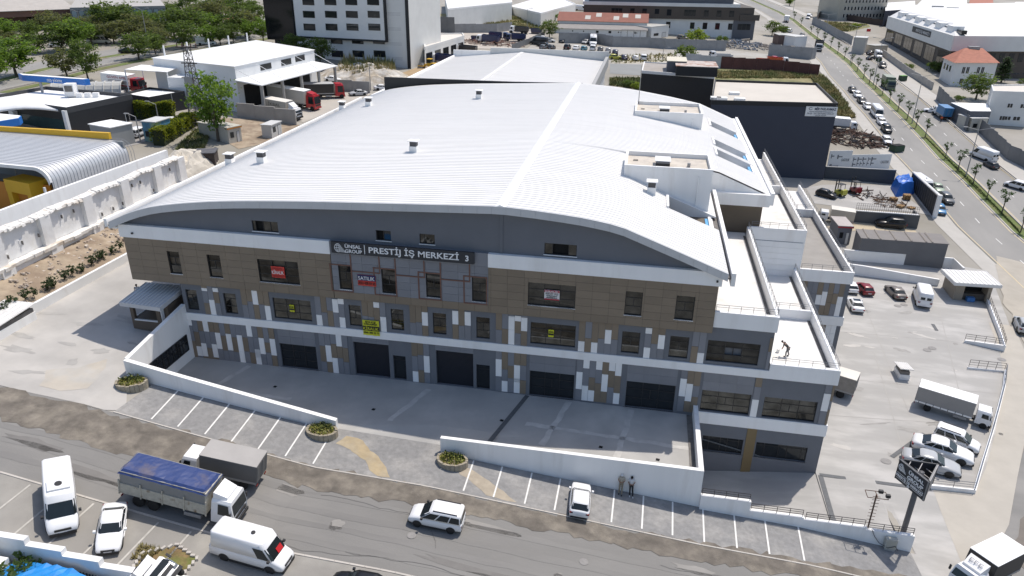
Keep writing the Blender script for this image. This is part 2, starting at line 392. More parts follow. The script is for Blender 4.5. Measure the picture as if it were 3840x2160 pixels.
# sand washed out of the planters, repairs and stains on the asphalt
sheet('sand_stain', ragged([(-22.9, -9.3), (-21.9, -9.4), (-20.6, -10.4), (-18.7, -12.1), (-17.6, -13.7), (-19.1, -13.6), (-20.3, -12.2), (-22.0, -11.0), (-23.4, -10.6)], .12, .5, 4), sand, 3)
sheet('sand_stain', ragged([(-13.1, -10.9), (-11.6, -10.9), (-9.4, -12.1), (-7.3, -13.6), (-9.6, -13.6), (-11.6, -12.2)], .15, .5, 6), M('sand_thin', (.37, .32, .25), .95, .15, 1.5), 3)
sheet('dust_stain', ragged([(-50, -11), (-46.5, -7.6), (-45.6, -8.6), (-45, -12.3), (-46.8, -13.1), (-49, -13)], .3, .8, 8), M('pale_sand', (.45, .41, .35), .95, .08, .5, c2=(.43, .41, .375), ps=.4, pa=.5), 2)
patch = M('asphalt_patch', (.27, .258, .24), .9, .1, .6); patch_dk = M('asphalt_patch_dark', (.18, .172, .162), .9, .1, .6)
for i, (x, y, rx, ry, m) in enumerate([(-24.5, -17.0, 1.0, .55, patch), (-19.6, -19.6, .5, .6, patch), (-3, -20.5, .6, .7, patch), (6.5, -16.6, 1.6, .35, patch), (-31, -18.0, 2.6, .35, patch), (-10, -16.9, 3.5, .35, patch), (14, -17.5, 1.2, .4, patch), (-44, -19.4, 3, .5, patch_dk), (-8, -21.2, 5, .35, patch_dk), (12, -20.3, 4, .4, patch_dk), (-38, -20.8, 4, .4, patch_dk)]):
    sheet('asphalt_repair', blotch(x, y, rx, ry, -.05, 16, .3, i), m, 2)
dk = M('trench_drain', (.10, .105, .11), .7, .15, 3)
sheet('drain_channel', band([(-11.0, -9.3), (-8.6, -.1)], .42), dk, 3, zf=zc)
for x, y, rz in [(-10.2, -4.6, 0), (-22, -5.3, 0), (-32.5, -3.6, 0), (-1.2, -6.6, 0), (3.6, -7.3, 0)]: sheet('floor_drain', blotch(x, y, .22, .22, .6, 4, 0), black_room, 3, zf=zc)
for a, b2 in [((-36.8, -.6), (-38.3, -5.2)), ((-4.6, -.3), (-6.2, -7.4)), ((1.2, -.4), (.2, -7.8)), ((-18, -1), (-20.5, -8)), ((-8, -4.6), (6.5, -5.2)), ((-38, -5.1), (-30, -5.3))]:
    sheet('dust_track', ragged(band([a, b2], .5), .08, .6, 5), M('court_dust', (.50, .485, .455), .9, .15, 1), 2, zf=zc)
# ramp in front of the basement and the yard to the right
zr = lambda x, y: interp(x, [7, 8, 18.4, 24], [-6.4, -6.4, -5.05, -4.95]) if y > -9.66 else T(x, y)
sheet('ramp', [(7.0, -9.6), (23.6, -9.6), (23.6, .1), (7.0, .1)], concrete_yard, 1, zf=lambda x, y: zr(x, y) if x < 23.5 else T(x, -2.9))
# ================================================================== MAIN BUILDING
BL = thing('commercial_building', 'large new business centre with white curved roof, brown and grey panel facade', 'building')
lw_ = M('lower_wall', (.15, .16, .18), .75, .06, .6)
GH = [(-33.5, -29.7, .12, 2.77), (-25.76, -22.19, .1, 3.8), (-21.81, -20.54, .1, 2.75), (-17.5, -13.87, .05, 3.8), (-13.58, -12.27, .05, 2.72), (-8.44, -4.26, -.02, 2.66), (.55, 4.94, -.1, 2.64), (7.3, 11.59, .36, 2.54), (12.73, 17.25, .36, 2.5)]
F1 = [(-42.79, -41.6, 5.55, 7.75), (-38.77, -37.45, 5.55, 7.75), (-33.62, -29.73, 5.55, 7.75), (-25.9, -24.7, 5.55, 7.75), (-21.75, -20.5, 5.55, 7.75), (-17.68, -16.4, 5.55, 7.75), (-13.54, -12.27, 5.55, 7.75), (-8.48, -4.37, 5.55, 7.75), (-.23, 1.35, 5.55, 7.7), (3.96, 5.6, 5.55, 7.7), (7.2, 11.62, 5.55, 7.65)]
F2 = [(-43.75, -42.5, 9.48, 11.8), (-39.6, -38.25, 9.48, 11.8), (-34.46, -30.4, 9.48, 11.8), (-26.43, -25.2, 9.45, 11.85), (-22.3, -20.95, 9.45, 11.85), (-18.1, -16.7, 9.45, 11.85), (-13.83, -12.46, 9.45, 11.85), (-8.74, -4.54, 9.6, 11.8), (-.22, 1.23, 9.48, 11.75), (4.07, 5.62, 9.48, 11.75)]
BH = [(7.92, 11.58, -4.0, -2.34), (12.74, 17.24, -4.0, -2.4)]
AT = [(-34.62, -32.06, 14.48, 15.5), (-22.66, -21.27, 14.52, 15.48), (-18.62, -17.23, 14.52, 15.46), (-7.46, -4.67, 14.45, 15.5)]
XL, XR = -43.2, 18.35
wall = holes_wall(XL, 12.6, -6.6, 8.5, [h for h in GH+F1+BH if h[1] < 12.6], 0, .35)
wall2 = holes_wall(12.6, XR, -6.6, 4.5, [h for h in GH+BH if h[1] > 12.6], 0, .35); wall.add(wall2.v, wall2.f)
wl = wall.build('front_wall', lw_, BL, fix=False)
# solid volumes behind the facade
b = MB(); b.box(XL, 7.4, .36, 66, -6.6, 8.5); b.box(-43.2, XL+.01, 0, .36, -6.6, 8.5); b.box(7.4, 12.6, .36, 23, -6.6, 9.3); b.box(12.6, XR, .36, 23, -6.6, 4.8)
b.box(7.4, 18.8, 23, 59, -6.6, 9.3); b.box(18.8, 24.7, 23, 58, -6.6, 4.8); b.build('core_walls', lw_, BL)
b = MB(); b.quad((XR, 0, -6.6), (XR, .36, -6.6), (XR, .36, 4.8), (XR, 0, 4.8)); b.box(7.41, 12.59, .001, .36, 8.4, 9.3); b.build('wall_return', lw_, BL, fix=False)
# white bands and parapets
pw = white_panel
b = MB(); b.box(XL-.05, 12.66, -.14, .3, 4.45, 5.22); b.box(12.66, XR+.12, -.14, .25, 4.45, 5.9); b.box(XR-.13, XR+.12, .25, 22.9, 4.45, 5.9); b.box(12.66, 12.9, .25, 22.9, 4.8, 5.9)
b.box(7.41, 12.72, -.16, .24, 9.0, 10.45); b.box(12.48, 12.72, .24, 22.9, 8.9, 10.45); b.box(7.2, XR+.1, -.1, .3, -.95, .25); b.box(XR-.1, XR+.1, .3, 22.9, -.95, .25)
b.box(12.92, XR-.14, 11.55, 11.85, 4.8, 5.88); b.build('white_band', pw, BL)
b = MB(); b.box(12.73, 18.95, 22.86, 23.16, 9.0, 10.45); b.box(18.72, 18.97, 23.16, 59, 8.9, 10.45); b.box(18.97, 24.82, 22.8, 23.1, 4.45, 5.9); b.box(24.57, 24.82, 23.1, 58, 4.45, 5.9)
b.box(18.99, 24.56, 45.4, 45.7, 4.8, 5.9); b.box(13.0, 18.7, 40.4, 40.7, 9.3, 10.42); b.box(18.98, 24.8, 22.85, 23.1, -.9, .25); b.box(24.58, 24.8, 23.1, 58, -.9, .25); b.build('rear_parapet', white, BL)
# terrace floors
bx('terrace_floor', terrace_m, BL, 12.9, XR-.14, .26, 11.54, 4.8, 4.83); bx('terrace_floor', terrace_m, BL, 12.9, XR-.14, 11.86, 22.84, 4.8, 4.83)
bx('terrace_floor', terrace_m, BL, 7.42, 12.47, .25, 23.9, 9.3, 9.33); bx('terrace_floor', terrace_m, BL, 14.02, 18.7, 23.2, 40.38, 9.3, 9.33); bx('terrace_floor', terrace_m, BL, 14.02, 18.7, 40.72, 59, 9.3, 9.33)
bx('terrace_floor', terrace_grey, BL, 18.99, 24.55, 23.12, 45.38, 4.8, 4.83); bx('terrace_floor', terrace_m, BL, 18.99, 24.55, 45.72, 58, 4.8, 4.83)
for (x0, x1, y0, y1, z) in [(12.2, 12.46, .3, 22.8, 9.331), (17.9, 18.2, .3, 11.5, 4.831), (17.9, 18.2, 11.9, 22.8, 4.831), (24.2, 24.54, 23.2, 45.3, 4.831), (18.4, 18.69, 23.3, 40.3, 9.331)]:
    bx('gutter', gutter_dark, BL, x0, x1, y0, y1, z, z+.02)
# white-panel wall below the upper rear terrace
for k in range(6): bx('white_wall_panel', white_panel, BL, 12.9, 18.93, 22.76, 22.84, 4.84+.69*k, 4.84+.69*k+.67)
# railings on the parapets
for pts in [[(7.5, .04, 10.45), (12.6, .04, 10.45)], [(12.6, .3, 10.45), (12.6, 22.8, 10.45)], [(12.8, .05, 5.9), (18.35, .05, 5.9)], [(18.35, .4, 5.9), (18.35, 22.7, 5.9)], [(13.0, 11.7, 5.88), (18.1, 11.7, 5.88)],
            [(13, 23.0, 10.45), (18.8, 23.0, 10.45)], [(18.85, 23.2, 10.45), (18.85, 58.8, 10.45)], [(13.2, 40.55, 10.42), (18.6, 40.55, 10.42)], [(19.1, 22.95, 5.9), (24.7, 22.95, 5.9)], [(24.7, 23.2, 5.9), (24.7, 57.8, 5.9)], [(19.1, 45.55, 5.9), (24.5, 45.55, 5.9)]]:
    railing(None, pts, .62, rail_metal, 1.35 if pts[0][1] != pts[1][1] else 1.05, .018, 1, parent=BL)
# --- upper volume
uw = holes_wall(-48.1, 7.4, 8.45, 12.95, F2, -.25, .3); uw.build('upper_wall', M('upper_wall', (.05, .042, .034), .8, .04), BL, fix=False)
b = MB(); b.box(-48.1, 7.4, .06, 66, 8.52, 14.1); b.box(-48.1, -48.05, -.25, .06, 8.45, 12.95); b.box(7.35, 7.4, -.25, .06, 8.45, 12.95); b.box(-48.1, 7.4, -.25, .06, 8.44, 8.46)
b.build('upper_core', M('brown_side', (.12, .095, .068), .6, .05), BL)
b = MB(); b.box(7.41, 14.0, 24, 66, 9.3, 12.9); b.build('rear_upper_wall', M('brown_side', (.12, .095, .068), .6, .05), BL)
b = MB(); b.box(7.42, 14.6, 23.6, 24, 12.6, 14.05); b.box(14.0, 14.6, 24, 66, 12.6, 14.05); b.build('rear_eave_band', white, BL)
for k in range(2): bx('brown_wall_panel', M('brown_side', (.12, .095, .068), .6, .05), BL, 7.45, 13.95, 23.7-.1*k, 23.98, 12.15-.3*k, 12.6-.02*k) if k == 0 else None
CZ = (-27.05, -12.35)
nb = 0
xs_ = [-48.1+1.5*i for i in range(38)]
for i, x0 in enumerate(xs_):
    x1 = min(x0+1.5, 7.4)
    for k in range(6):
        z0 = 8.47+.745*k; z1 = z0+.745; segs = []
        for (a, c2, mm, nm) in [(-50, CZ[0], brown_panel, 'brown_panel'), (CZ[0], CZ[1], grey_panel, 'grey_panel'), (CZ[1], 20, brown_panel, 'brown_panel')]:
            xa, xb = max(x0, a), min(x1, c2)
            if xb-xa < .05: continue
            if mm is grey_panel and k == 0: mm, nm = brown_panel, 'brown_panel'
            for r in cut((xa, xb, z0, z1), F2): bx(nm, mm, BL, r[0]+.008, r[1]-.008, -.30, -.252, r[2]+.008, r[3]-.008)
for q_ in [(-48.35, CZ[0], -.40, .04, 12.94, 14.2), (CZ[1], 7.62, -.40, .04, 12.94, 14.2), (-48.35, -48.1, .041, 66, 12.9, 14.1), (7.4, 7.62, .041, 23.6, 12.9, 14.05)]: bx('upper_white_band', pw, BL, *q_)
bx('sign_backing', grey_panel, BL, CZ[0], CZ[1], -.34, .04, 12.96, 14.22)
# --- copper trim lines round the centre windows
def trim(u0, v0, u1, v1):
    p = ony(u0, v0, -.33); q = ony(u1, v1, -.33); x0, x1 = sorted((p.x, q.x)); z0, z1 = sorted((p.z, q.z)); t = .055
    if x1-x0 > z1-z0: zc_ = (z0+z1)/2; bx('trim', copper, BL, x0-t, x1+t, -.345, -.301, zc_-t, zc_+t)
    else: xc = (x0+x1)/2; bx('trim', copper, BL, xc-t, xc+t, -.343, -.301, z0, z1)
C1 = lambda x, y: CP(x, y, 960, 540)
for (a, b2, c2, d) in [(738, 1208, 955, 1225), (738, 1208, 772, 1474), (768, 1474, 975, 1490), (945, 1110, 978, 1490), (960, 1278, 1245, 1303), (1235, 1130, 1245, 1305), (1180, 1245, 1400, 1265), (1180, 1245, 1203, 1514), (1203, 1514, 1418, 1532), (1395, 1150, 1418, 1532),
                       (1410, 1320, 1695, 1343), (1687, 1175, 1695, 1343), (1632, 1290, 1850, 1305), (1632, 1290, 1643, 1555), (1643, 1555, 1865, 1574), (1850, 1190, 1865, 1574), (1862, 1362, 2150, 1385), (2147, 1210, 2150, 1385), (2090, 1330, 2320, 1345), (2088, 1330, 2098, 1598), (2098, 1598, 2323, 1617), (2320, 1345, 2323, 1617)]:
    trim(*C1(a, b2), *C1(c2, d))
# --- windows
big = dict(cols=(0, .34, .67, 1), rows=(0, .34, .7, 1)); small = dict(cols=(0, 1), rows=(0, .36, .72, 1), sash=[(.5, .36, .72)])
for i, h in enumerate(F2):
    w = h[1]-h[0]; window(BL, *h, -.14, gm=glass, sill=white_panel, open_cell={2: (1, 2), 0: (0, 1)}.get(i), **(big if w > 3 else small))
for i, h in enumerate(F1):
    w = h[1]-h[0]; window(BL, *h, .12, gm=glass, open_cell={10: (1, 1)}.get(i), **(dict(big, sash=[(.5, .34, .7)]) if w > 3 else small))
for i, h in enumerate(GH):
    w = h[1]-h[0]
    if i in (1, 3):
        sh = MB().box(h[0], h[1], .3, .34, h[2]-.2, h[3]).build('roller_shutter', shutter_m, BL)
        for k in range(30): bx('slat', shutter_m, sh, h[0]+.01, h[1]-.01, .27, .3, h[2]+k*.124, h[2]+k*.124+.095)
    elif w < 2: window(BL, *h, .2, gm=glass_dark, cols=(0, 1), rows=(0, .8, 1), sill=steel)
    else: window(BL, *h, .16, gm=glass if i > 6 else glass_dark, sill=white_panel if i < 7 else None, sash=[(.5, .34, .7)], **big)
for h in BH: window(BL, *h, .16, gm=glass_dark, cols=(0, .17, .45, .62, .9, 1), rows=(0, .78, 1), sill=white_panel)
# --- attic gable, windows
LEFT = [(-49.0, 14.42), (-46.5, 15.55), (-44.17, 16.3), (-40.5, 16.9), (-36.4, 17.38), (-29.1, 17.86), (-22.1, 18.17), (-16.5, 18.43), (-11.25, 18.66)]
RF = [(-11.25, 18.66), (-8, 18.48), (-4.8, 18.22), (-2.4, 17.9), (-.99, 17.6), (1.2, 16.78), (3.54, 15.9), (5.8, 15.03), (8.0, 14.2)]
RB = [(-11.25, 18.66), (-8, 18.5), (-4.8, 18.27), (-1, 17.85), (4, 17.1), (8.8, 16.2), (11.6, 15.08), (14.4, 13.95)]
prof = LEFT+RF[1:]
RZ = lambda x: interp(x, [p[0] for p in prof], [p[1] for p in prof])
RZB = lambda x: interp(x, [p[0] for p in LEFT+RB[1:]], [p[1] for p in LEFT+RB[1:]])
xs = sorted({-47.9, 7.3, *[p[0] for p in prof if -47.9 < p[0] < 7.3], *[h[i] for h in AT for i in (0, 1)]})
b = MB()
for x0, x1 in zip(xs, xs[1:]):
    h = [h for h in AT if h[0] <= (x0+x1)/2 <= h[1]]
    t0, t1 = max(14.1, RZ(x0)-.42), max(14.1, RZ(x1)-.42)
    if h: b.quad((x0, 0, 14.1), (x1, 0, 14.1), (x1, 0, h[0][2]), (x0, 0, h[0][2])); b.quad((x0, 0, h[0][3]), (x1, 0, h[0][3]), (x1, 0, t1), (x0, 0, t0))
    else: b.quad((x0, 0, 14.1), (x1, 0, 14.1), (x1, 0, t1), (x0, 0, t0))
for h in AT:
    a, c2, d, e = h; b.quad((a, 0, d), (a, 0, e), (a, .3, e), (a, .3, d)); b.quad((c2, 0, d), (c2, .3, d), (c2, .3, e), (c2, 0, e)); b.quad((a, 0, d), (a, .3, d), (c2, .3, d), (c2, 0, d)); b.quad((a, 0, e), (c2, 0, e), (c2, .3, e), (a, .3, e))
b.box(-11.4, -11.1, -.06, -.002, 14.2, 18.2); b.build('gable_wall', grey_render, BL, fix=False)
bx('attic_back', black_room, BL, -45, -3.5, .32, .4, 14.1, 15.7)
window(BL, *AT[0], .1, gm=glass, cols=(0, .12, .42, .7, 1), rows=(0, 1), open_cell=(1, 0), sill=white_panel); window(BL, *AT[1], .1, gm=glass_dark, cols=(0, .5, 1), rows=(0, 1), open_cell=(0, 0), sill=white_panel)
window(BL, *AT[2], .1, gm=glass, cols=(0, .3, 1), rows=(0, 1), sill=white_panel); window(BL, *AT[3], .1, gm=glass, cols=(0, .25, .75, 1), rows=(0, 1), open_cell=(1, 0), sill=white_panel)
# --- mosaic cladding panels; the white ones stand where the photograph shows them
PT = .585
WH = {0: [], 1: []}
def whites(lst, ox, oy, fl):
    for (x, a, c2) in lst:
        p = ony(*CP(x, a, ox, oy), -.05); q = ony(*CP(x, c2, ox, oy), -.05); WH[fl].append((round((p.x-PT/2)/PT), q.z, p.z))
whites([(2045, 0, 30), (2158, 0, 40), (2030, 112, 235), (2140, 120, 250), (2213, 0, 130), (2415, 190, 275), (2540, 25, 165)], 0, 1080, 1)
whites([(135, 92, 222), (100, 178, 303), (150, 225, 308), (633, 270, 360), (792, 112, 247), (845, 108, 163), (900, 125, 257), (868, 296, 383), (1195, 142, 198), (1308, 155, 205), (1270, 290, 425), (1505, 182, 317), (1685, 243, 378), (1990, 228, 365), (2118, 240, 378)], 960, 1080, 1)
whites([(22, 287, 425), (22, 425, 557), (82, 283, 338), (145, 300, 437), (670, 533, 625), (803, 546, 640), (945, 420, 560), (1080, 433, 575), (1362, 400, 460), (1497, 473, 615), (1343, 598, 693), (1915, 655, 750), (2515, 578, 725), (2560, 680, 810)], 1920, 1080, 1)
whites([(1890, 305, 375), (2055, 322, 437), (1990, 585, 680), (2045, 555, 685), (2152, 565, 697), (2185, 450, 610), (2295, 462, 625), (2495, 370, 488), (2405, 475, 638), (2430, 640, 730), (2570, 618, 700)], 0, 1080, 0)
whites([(180, 398, 478), (50, 503, 663), (160, 512, 677), (22, 618, 750), (615, 443, 565), (832, 465, 588), (733, 578, 742), (803, 705, 838), (1535, 625, 792), (1705, 683, 850), (1600, 838, 928), (2452, 718, 890), (2395, 925, 1020), (2530, 938, 1038)], 960, 1080, 0)
whites([(78, 780, 953), (22, 905, 1045), (732, 723, 808), (865, 738, 823), (997, 750, 835), (1062, 757, 885), (655, 842, 1015), (920, 868, 1043), (1120, 847, 1023), (715, 980, 1125), (778, 1028, 1130), (1040, 1057, 1162), (1730, 913, 1093), (1795, 965, 1143), (1640, 1125, 1230), (2420, 985, 1163), (2553, 998, 1178), (2460, 1125, 1300)], 1920, 1080, 0)
whites([(600, 1065, 1245), (510, 1195, 1370)], 2880, 1080, 0)
rd = random.Random(11)
prev = []
for fl, zlo, zhi, xlo, xhi, holes in [(1, 5.24, 8.42, XL, 12.55, F1), (0, .05, 4.43, XL, XR, GH)]:
    for c in range(int(math.floor(xlo/PT)), int(math.ceil(xhi/PT))):
        x0, x1 = max(c*PT, xlo), min((c+1)*PT, xhi)
        if x1-x0 < .2: continue
        if any(x1 > h[0]-.1 and x0 < h[1]+.1 for h in holes): continue
        if fl == 1 and 7.3 < x0 < 11.9: continue
        lo = zlo if (fl == 1 or x0 < 7.2) else .28
        if fl == 0: lo = max(lo, .05) if x0 < 6.9 else .28
        ws = sorted([(max(a, lo), min(b2, zhi)) for (cc, a, b2) in WH[fl] if cc == c and min(b2, zhi)-max(a, lo) > .25])
        cuts = []; z = lo
        def fill(a, b2):
            n = max(1, round((b2-a)/1.5)); e = [a]+[a+(b2-a)*(k+rd.uniform(-.22, .22))/n for k in range(1, n)]+[b2]
            for q, r in zip(e, e[1:]): cuts.append((q, r, None))
        for (a, b2) in ws:
            if a-z > .25: fill(z, a)
            elif a > z: a = z
            cuts.append((a, b2, white_panel)); z = b2
        if zhi-z > .25: fill(z, zhi)
        mm = rd.choice((brown_panel, grey_panel))
        for (a, b2, w) in cuts:
            mm = w or (grey_panel if mm is brown_panel else brown_panel if mm is grey_panel and rd.random() < .8 else rd.choice((brown_panel, grey_panel)))
            bx('cladding_panel', mm, BL, x0+.012, x1-.012, -.055, -.002, a+.012, b2-.012)
rd = random.Random(5)
for c in range(10):                                     # far right wing facing the yard
    x0 = 18.95+.585*c
    if x0 > 24.2: continue
    for z0, z1, n in [(.27, 4.43, 3), (-5, -.95, 3)]:
        e = [z0]+[z0+(z1-z0)*(k+rd.uniform(-.25, .25))/n for k in range(1, n)]+[z1]
        for q, r in zip(e, e[1:]): bx('wing_panel', rd.choice((brown_panel, grey_panel, white_panel, brown_panel)), BL, x0+.012, x0+.573, 22.93, 22.995, q+.012, r-.012)
bx('basement_pier', M('bronze_panel', (.20, .145, .07), .5, .05), BL, 11.75, 12.6, -.06, -.002, -6.3, -.96)
# large grey facing panels above the ground-floor windows
for h in GH:
    if h[1]-h[0] > 2 and h[0] < 12.7:
        n = 3; w = (h[1]-h[0]+.1)/n
        for k in range(n):
            for z0, z1 in [(h[3]+.02, (h[3]+4.43)/2), ((h[3]+4.43)/2, 4.43)]:
                if z1-z0 > .2: bx('header_panel', grey_panel, BL, h[0]-.05+k*w+.006, h[0]-.05+(k+1)*w-.006, -.03, -.002, z0+.006, z1-.006)
# --- roof
def along(p, n=3):
    out = []
    for a, c2 in zip(p, p[1:]):
        for k in range(n): out.append((a[0]+(c2[0]-a[0])*k/n, a[1]+(c2[1]-a[1])*k/n))
    return out+[p[-1]]
def smooth_prof(p):
    q = along(p, 4)
    for _ in range(3): q = [q[0]]+[((q[i-1][0]+2*q[i][0]+q[i+1][0])/4, (q[i-1][1]+2*q[i][1]+q[i+1][1])/4) for i in range(1, len(q)-1)]+[q[-1]]
    return q
LS, RFS, RBS = smooth_prof(LEFT), along(RF, 2), along(RB, 2)
def clip(p, xm):
    out = [q for q in p if q[0] < xm]; z = interp(xm, [q[0] for q in p], [q[1] for q in p]); return out+[(xm, z)]
def slab(name, p, y0, y1):
    b = MB(); n = len(p)
    for (x, z) in p: b.v += [(x, y0, z), (x, y1, z), (x, y0, z-.16), (x, y1, z-.16)]
    for i in range(n-1):
        o = 4*i; b.f += [(o, o+4, o+5, o+1), (o+2, o+3, o+7, o+6), (o, o+2, o+6, o+4), (o+1, o+5, o+7, o+3)]
    b.f += [(0, 1, 3, 2), (4*n-4, 4*n-2, 4*n-1, 4*n-3)]
    return b.build(name, roof_metal, BL, smooth=False)
def rib(p):
    b = MB(); n = len(p)
    for (x, z) in p: b.v += [(x, -.06, z), (x, -.035, z+.04), (x, .035, z+.04), (x, .06, z)]
    for i in range(n-1):
        o = 4*i
        for k in range(3): b.f.append((o+k, o+k+1, o+k+5, o+k+4))
    return b.mesh('roof_rib', rib_metal)
Y0, Y1 = -.6, 66.0
RL = slab('roof', LS, Y0, Y1)
NT = [(10.2, 14.0, 3.1), (32, 36, 9.2), (37.6, 41.6, 9.3), (50, 54.4, 9.6)]
edges = [(-.6, 10.2, None), (10.2, 14.0, 3.1), (14.0, 24, None), (24, 32, None), (32, 36, 9.2), (36, 37.6, None), (37.6, 41.6, 9.3), (41.6, 50, None), (50, 54.4, 9.6), (54.4, 66, None)]
RR = None
for (a, c2, xm) in edges:
    p = RFS if c2 <= 24 else RBS; q = clip(p, xm) if xm else p
    o = slab('roof', q, a, c2); RR = RR or o
ribs = {'L': rib(LS), 'F': rib(RFS), 'B': rib(RBS)}
for k in range(110):
    y = -.35+.6*k
    if y > 65.8: break
    link('roof_rib', ribs['L'], RL, (0, y, 0))
    xm = next((e[2] for e in edges if e[0] <= y <= e[1]), None); key = ('F' if y < 24 else 'B', xm)
    if key not in ribs: ribs[key] = rib(clip(RFS if y < 24 else RBS, xm)) if xm else ribs[key[0]]
    link('roof_rib', ribs[key], RR, (0, y, 0))
b = MB()
for y0, y1 in [(Y0-.02, 66.02)]: b.add([(-11.75, y0, 18.64), (-11.25, y0, 18.80), (-10.75, y0, 18.64), (-11.75, y1, 18.64), (-11.25, y1, 18.80), (-10.75, y1, 18.64)], [(0, 1, 4, 3), (1, 2, 5, 4), (0, 2, 1), (3, 4, 5)])
b.build('ridge_cap', M('ridge_metal', (.79, .79, .77), .5, .02), BL)
# fascia panels along the curved front edge
fp = smooth_prof(LEFT)+along(RF, 3)[1:]
acc = [fp[0]]; 
def arc_resample(p, s):
    out = [p[0]]; need = s
    for a, c2 in zip(p, p[1:]):
        L = math.dist(a, c2); d = 0
        while L-d >= need:
            d += need; out.append((a[0]+(c2[0]-a[0])*d/L, a[1]+(c2[1]-a[1])*d/L)); need = s
        need -= L-d
    return out+[p[-1]]
fa = arc_resample(fp, 1.25)
for (x0, z0), (x1, z1) in zip(fa, fa[1:]):
    if x1-x0 < .05: continue
    e = .006; b = MB(); y0, y1 = -.72, -.612
    b.add([(x0+e, y0, z0-.62), (x1-e, y0, z1-.62), (x1-e, y1, z1-.62), (x0+e, y1, z0-.62), (x0+e, y0, z0+.06), (x1-e, y0, z1+.06), (x1-e, y1, z1+.06), (x0+e, y1, z0+.06)], [(0, 3, 2, 1), (4, 5, 6, 7), (0, 1, 5, 4), (1, 2, 6, 5), (2, 3, 7, 6), (3, 0, 4, 7)])
    b.build('fascia_panel', fascia_metal, BL)
b = MB()
for (x0, z0), (x1, z1) in zip(fa, fa[1:]): b.add([(x0, -.61, z0-.60), (x1, -.61, z1-.60), (x1, .02, z1-.60), (x0, .02, z0-.60)], [(0, 1, 2, 3)])
b.build('soffit', fascia_metal, BL)
# eaves: gutters and rims
b = MB(); b.box(-49.55, -49.25, -.6, 66, 13.95, 14.72); b.box(-49.25, -48.36, -.55, 66, 13.8, 14.0); b.build('left_eave', white, BL)
bx('gutter', gutter_dark, BL, -49.24, -48.99, -.5, 66, 14.0, 14.12)
b = MB(); b.box(8.25, 8.6, -.74, 23.5, 13.2, 14.35); b.build('right_eave', white, BL)
b = MB(); b.box(14.62, 15.0, 23.4, 66, 12.9, 14.3); b.box(8.62, 14.62, 23.35, 23.59, 12.7, 14.06); b.build('rear_right_eave', white, BL)
bx('gutter', gutter_dark, BL, 7.63, 8.24, -.55, 23.3, 13.72, 13.86); bx('gutter', gutter_dark, BL, 14.2, 14.61, 24.1, 66, 13.6, 13.76)
# gable closure where the roof widens
b = MB(); pts = [p for p in RBS if p[0] >= -.99]
for (x0, z0), (x1, z1) in zip(pts, pts[1:]): b.quad((x0, 24.0, RZ(x0)-.3 if x0 < 8 else 13.9), (x1, 24.0, RZ(x1)-.3 if x1 < 8 else 13.9), (x1, 24.0, z1-.01), (x0, 24.0, z0-.01))
b.build('step_gable', white, BL, fix=False)
# roof notches with their light wells
bluef = M('blue_film', (.15, .42, .70), .4, .05); nw = M('well_wall', (.68, .68, .68), .8, .04)
for (a, c2, xm) in NT:
    zz = RZ if c2 < 24 else RZB; xe = 7.6 if c2 < 24 else 14.1; zf = 13.62 if c2 < 24 else 13.5
    b = MB()
    for y, s in ((a+.003, 1), (c2-.003, -1)):
        n = 6
        for k in range(n):
            x0 = xm+(xe-xm)*k/n; x1 = xm+(xe-xm)*(k+1)/n; b.quad((x0, y, zf), (x1, y, zf), (x1, y, max(zf, zz(x1))), (x0, y, max(zf, zz(x0))))
    b.quad((xm, a, zf), (xe, a, zf), (xe, c2, zf), (xm, c2, zf)); b.build('light_well', nw, BL, fix=False)
    bx('well_opening', black_room, BL, xm-.05, xm+.03, a+.3, c2-.3, zf, zz(xm)-.25); bx('well_kerb', white, BL, xm-.22, xm+.02, a-.05, c2+.05, zz(xm)-.1, zz(xm)+.25)
    bx('blue_panel', bluef, BL, xe-.75, xe-.45, a+.5, c2-.5, zf, zf+.55); bx('well_sill', white, BL, xe-.44, xe-.2, a+.3, c2-.3, zf, zf+.7)
# roof penthouses
pf = M('penthouse_floor', (.55, .50, .43), .9, .1, .7, c2=(.42, .38, .34), ps=.8, pa=.6)
for (x0, x1, y0, y1, zt, hut) in [(-1.5, 7.2, 14.7, 20.8, 18.85, (1.6, 3.0)), (-1.3, 7.9, 45.0, 52.6, 18.55, (2.1, 3.4))]:
    P = MB().box(x0, x1, y0, y1, 13.9, zt-.5).build('penthouse', white, BL)
    q = MB(); t = .22; q.box(x0-.02, x1+.02, y0-.02, y0+t, zt-.5, zt); q.box(x0-.02, x1+.02, y1-t, y1+.02, zt-.5, zt); q.box(x0-.02, x0+t, y0+t, y1-t, zt-.5, zt); q.box(x1-t, x1+.02, y0+t, y1-t, zt-.5, zt); q.build('parapet', white, P)
    bx('roof_floor', pf, P, x0+t, x1-t, y0+t, y1-t, zt-.5, zt-.46)
    bx('hatch', black_wall, P, hut[0], hut[1], y0+.9, y0+2.4, zt-.46, zt+.12); bx('hatch_lid', roof_metal, P, hut[0]-.1, hut[1]+.1, y0+1.5, y0+3.6, zt+.13, zt+.2)
    dp = MB().tube((x1-1.3, y0-.07, zt-.7), (x1-1.3, y0-.07, 14.9), .07); dp.build('downpipe', white, P)
    bx('vent_cap', steel, P, x1-2.4, x1-2.1, y0+2.2, y0+2.5, zt-.46, zt-.05)
    bx('debris', M('scrap_wood', (.5, .45, .38), .9, .2, 3), P, x0+.8, x0+1.3, y0+3.6, y0+3.9, zt-.46, zt-.3)
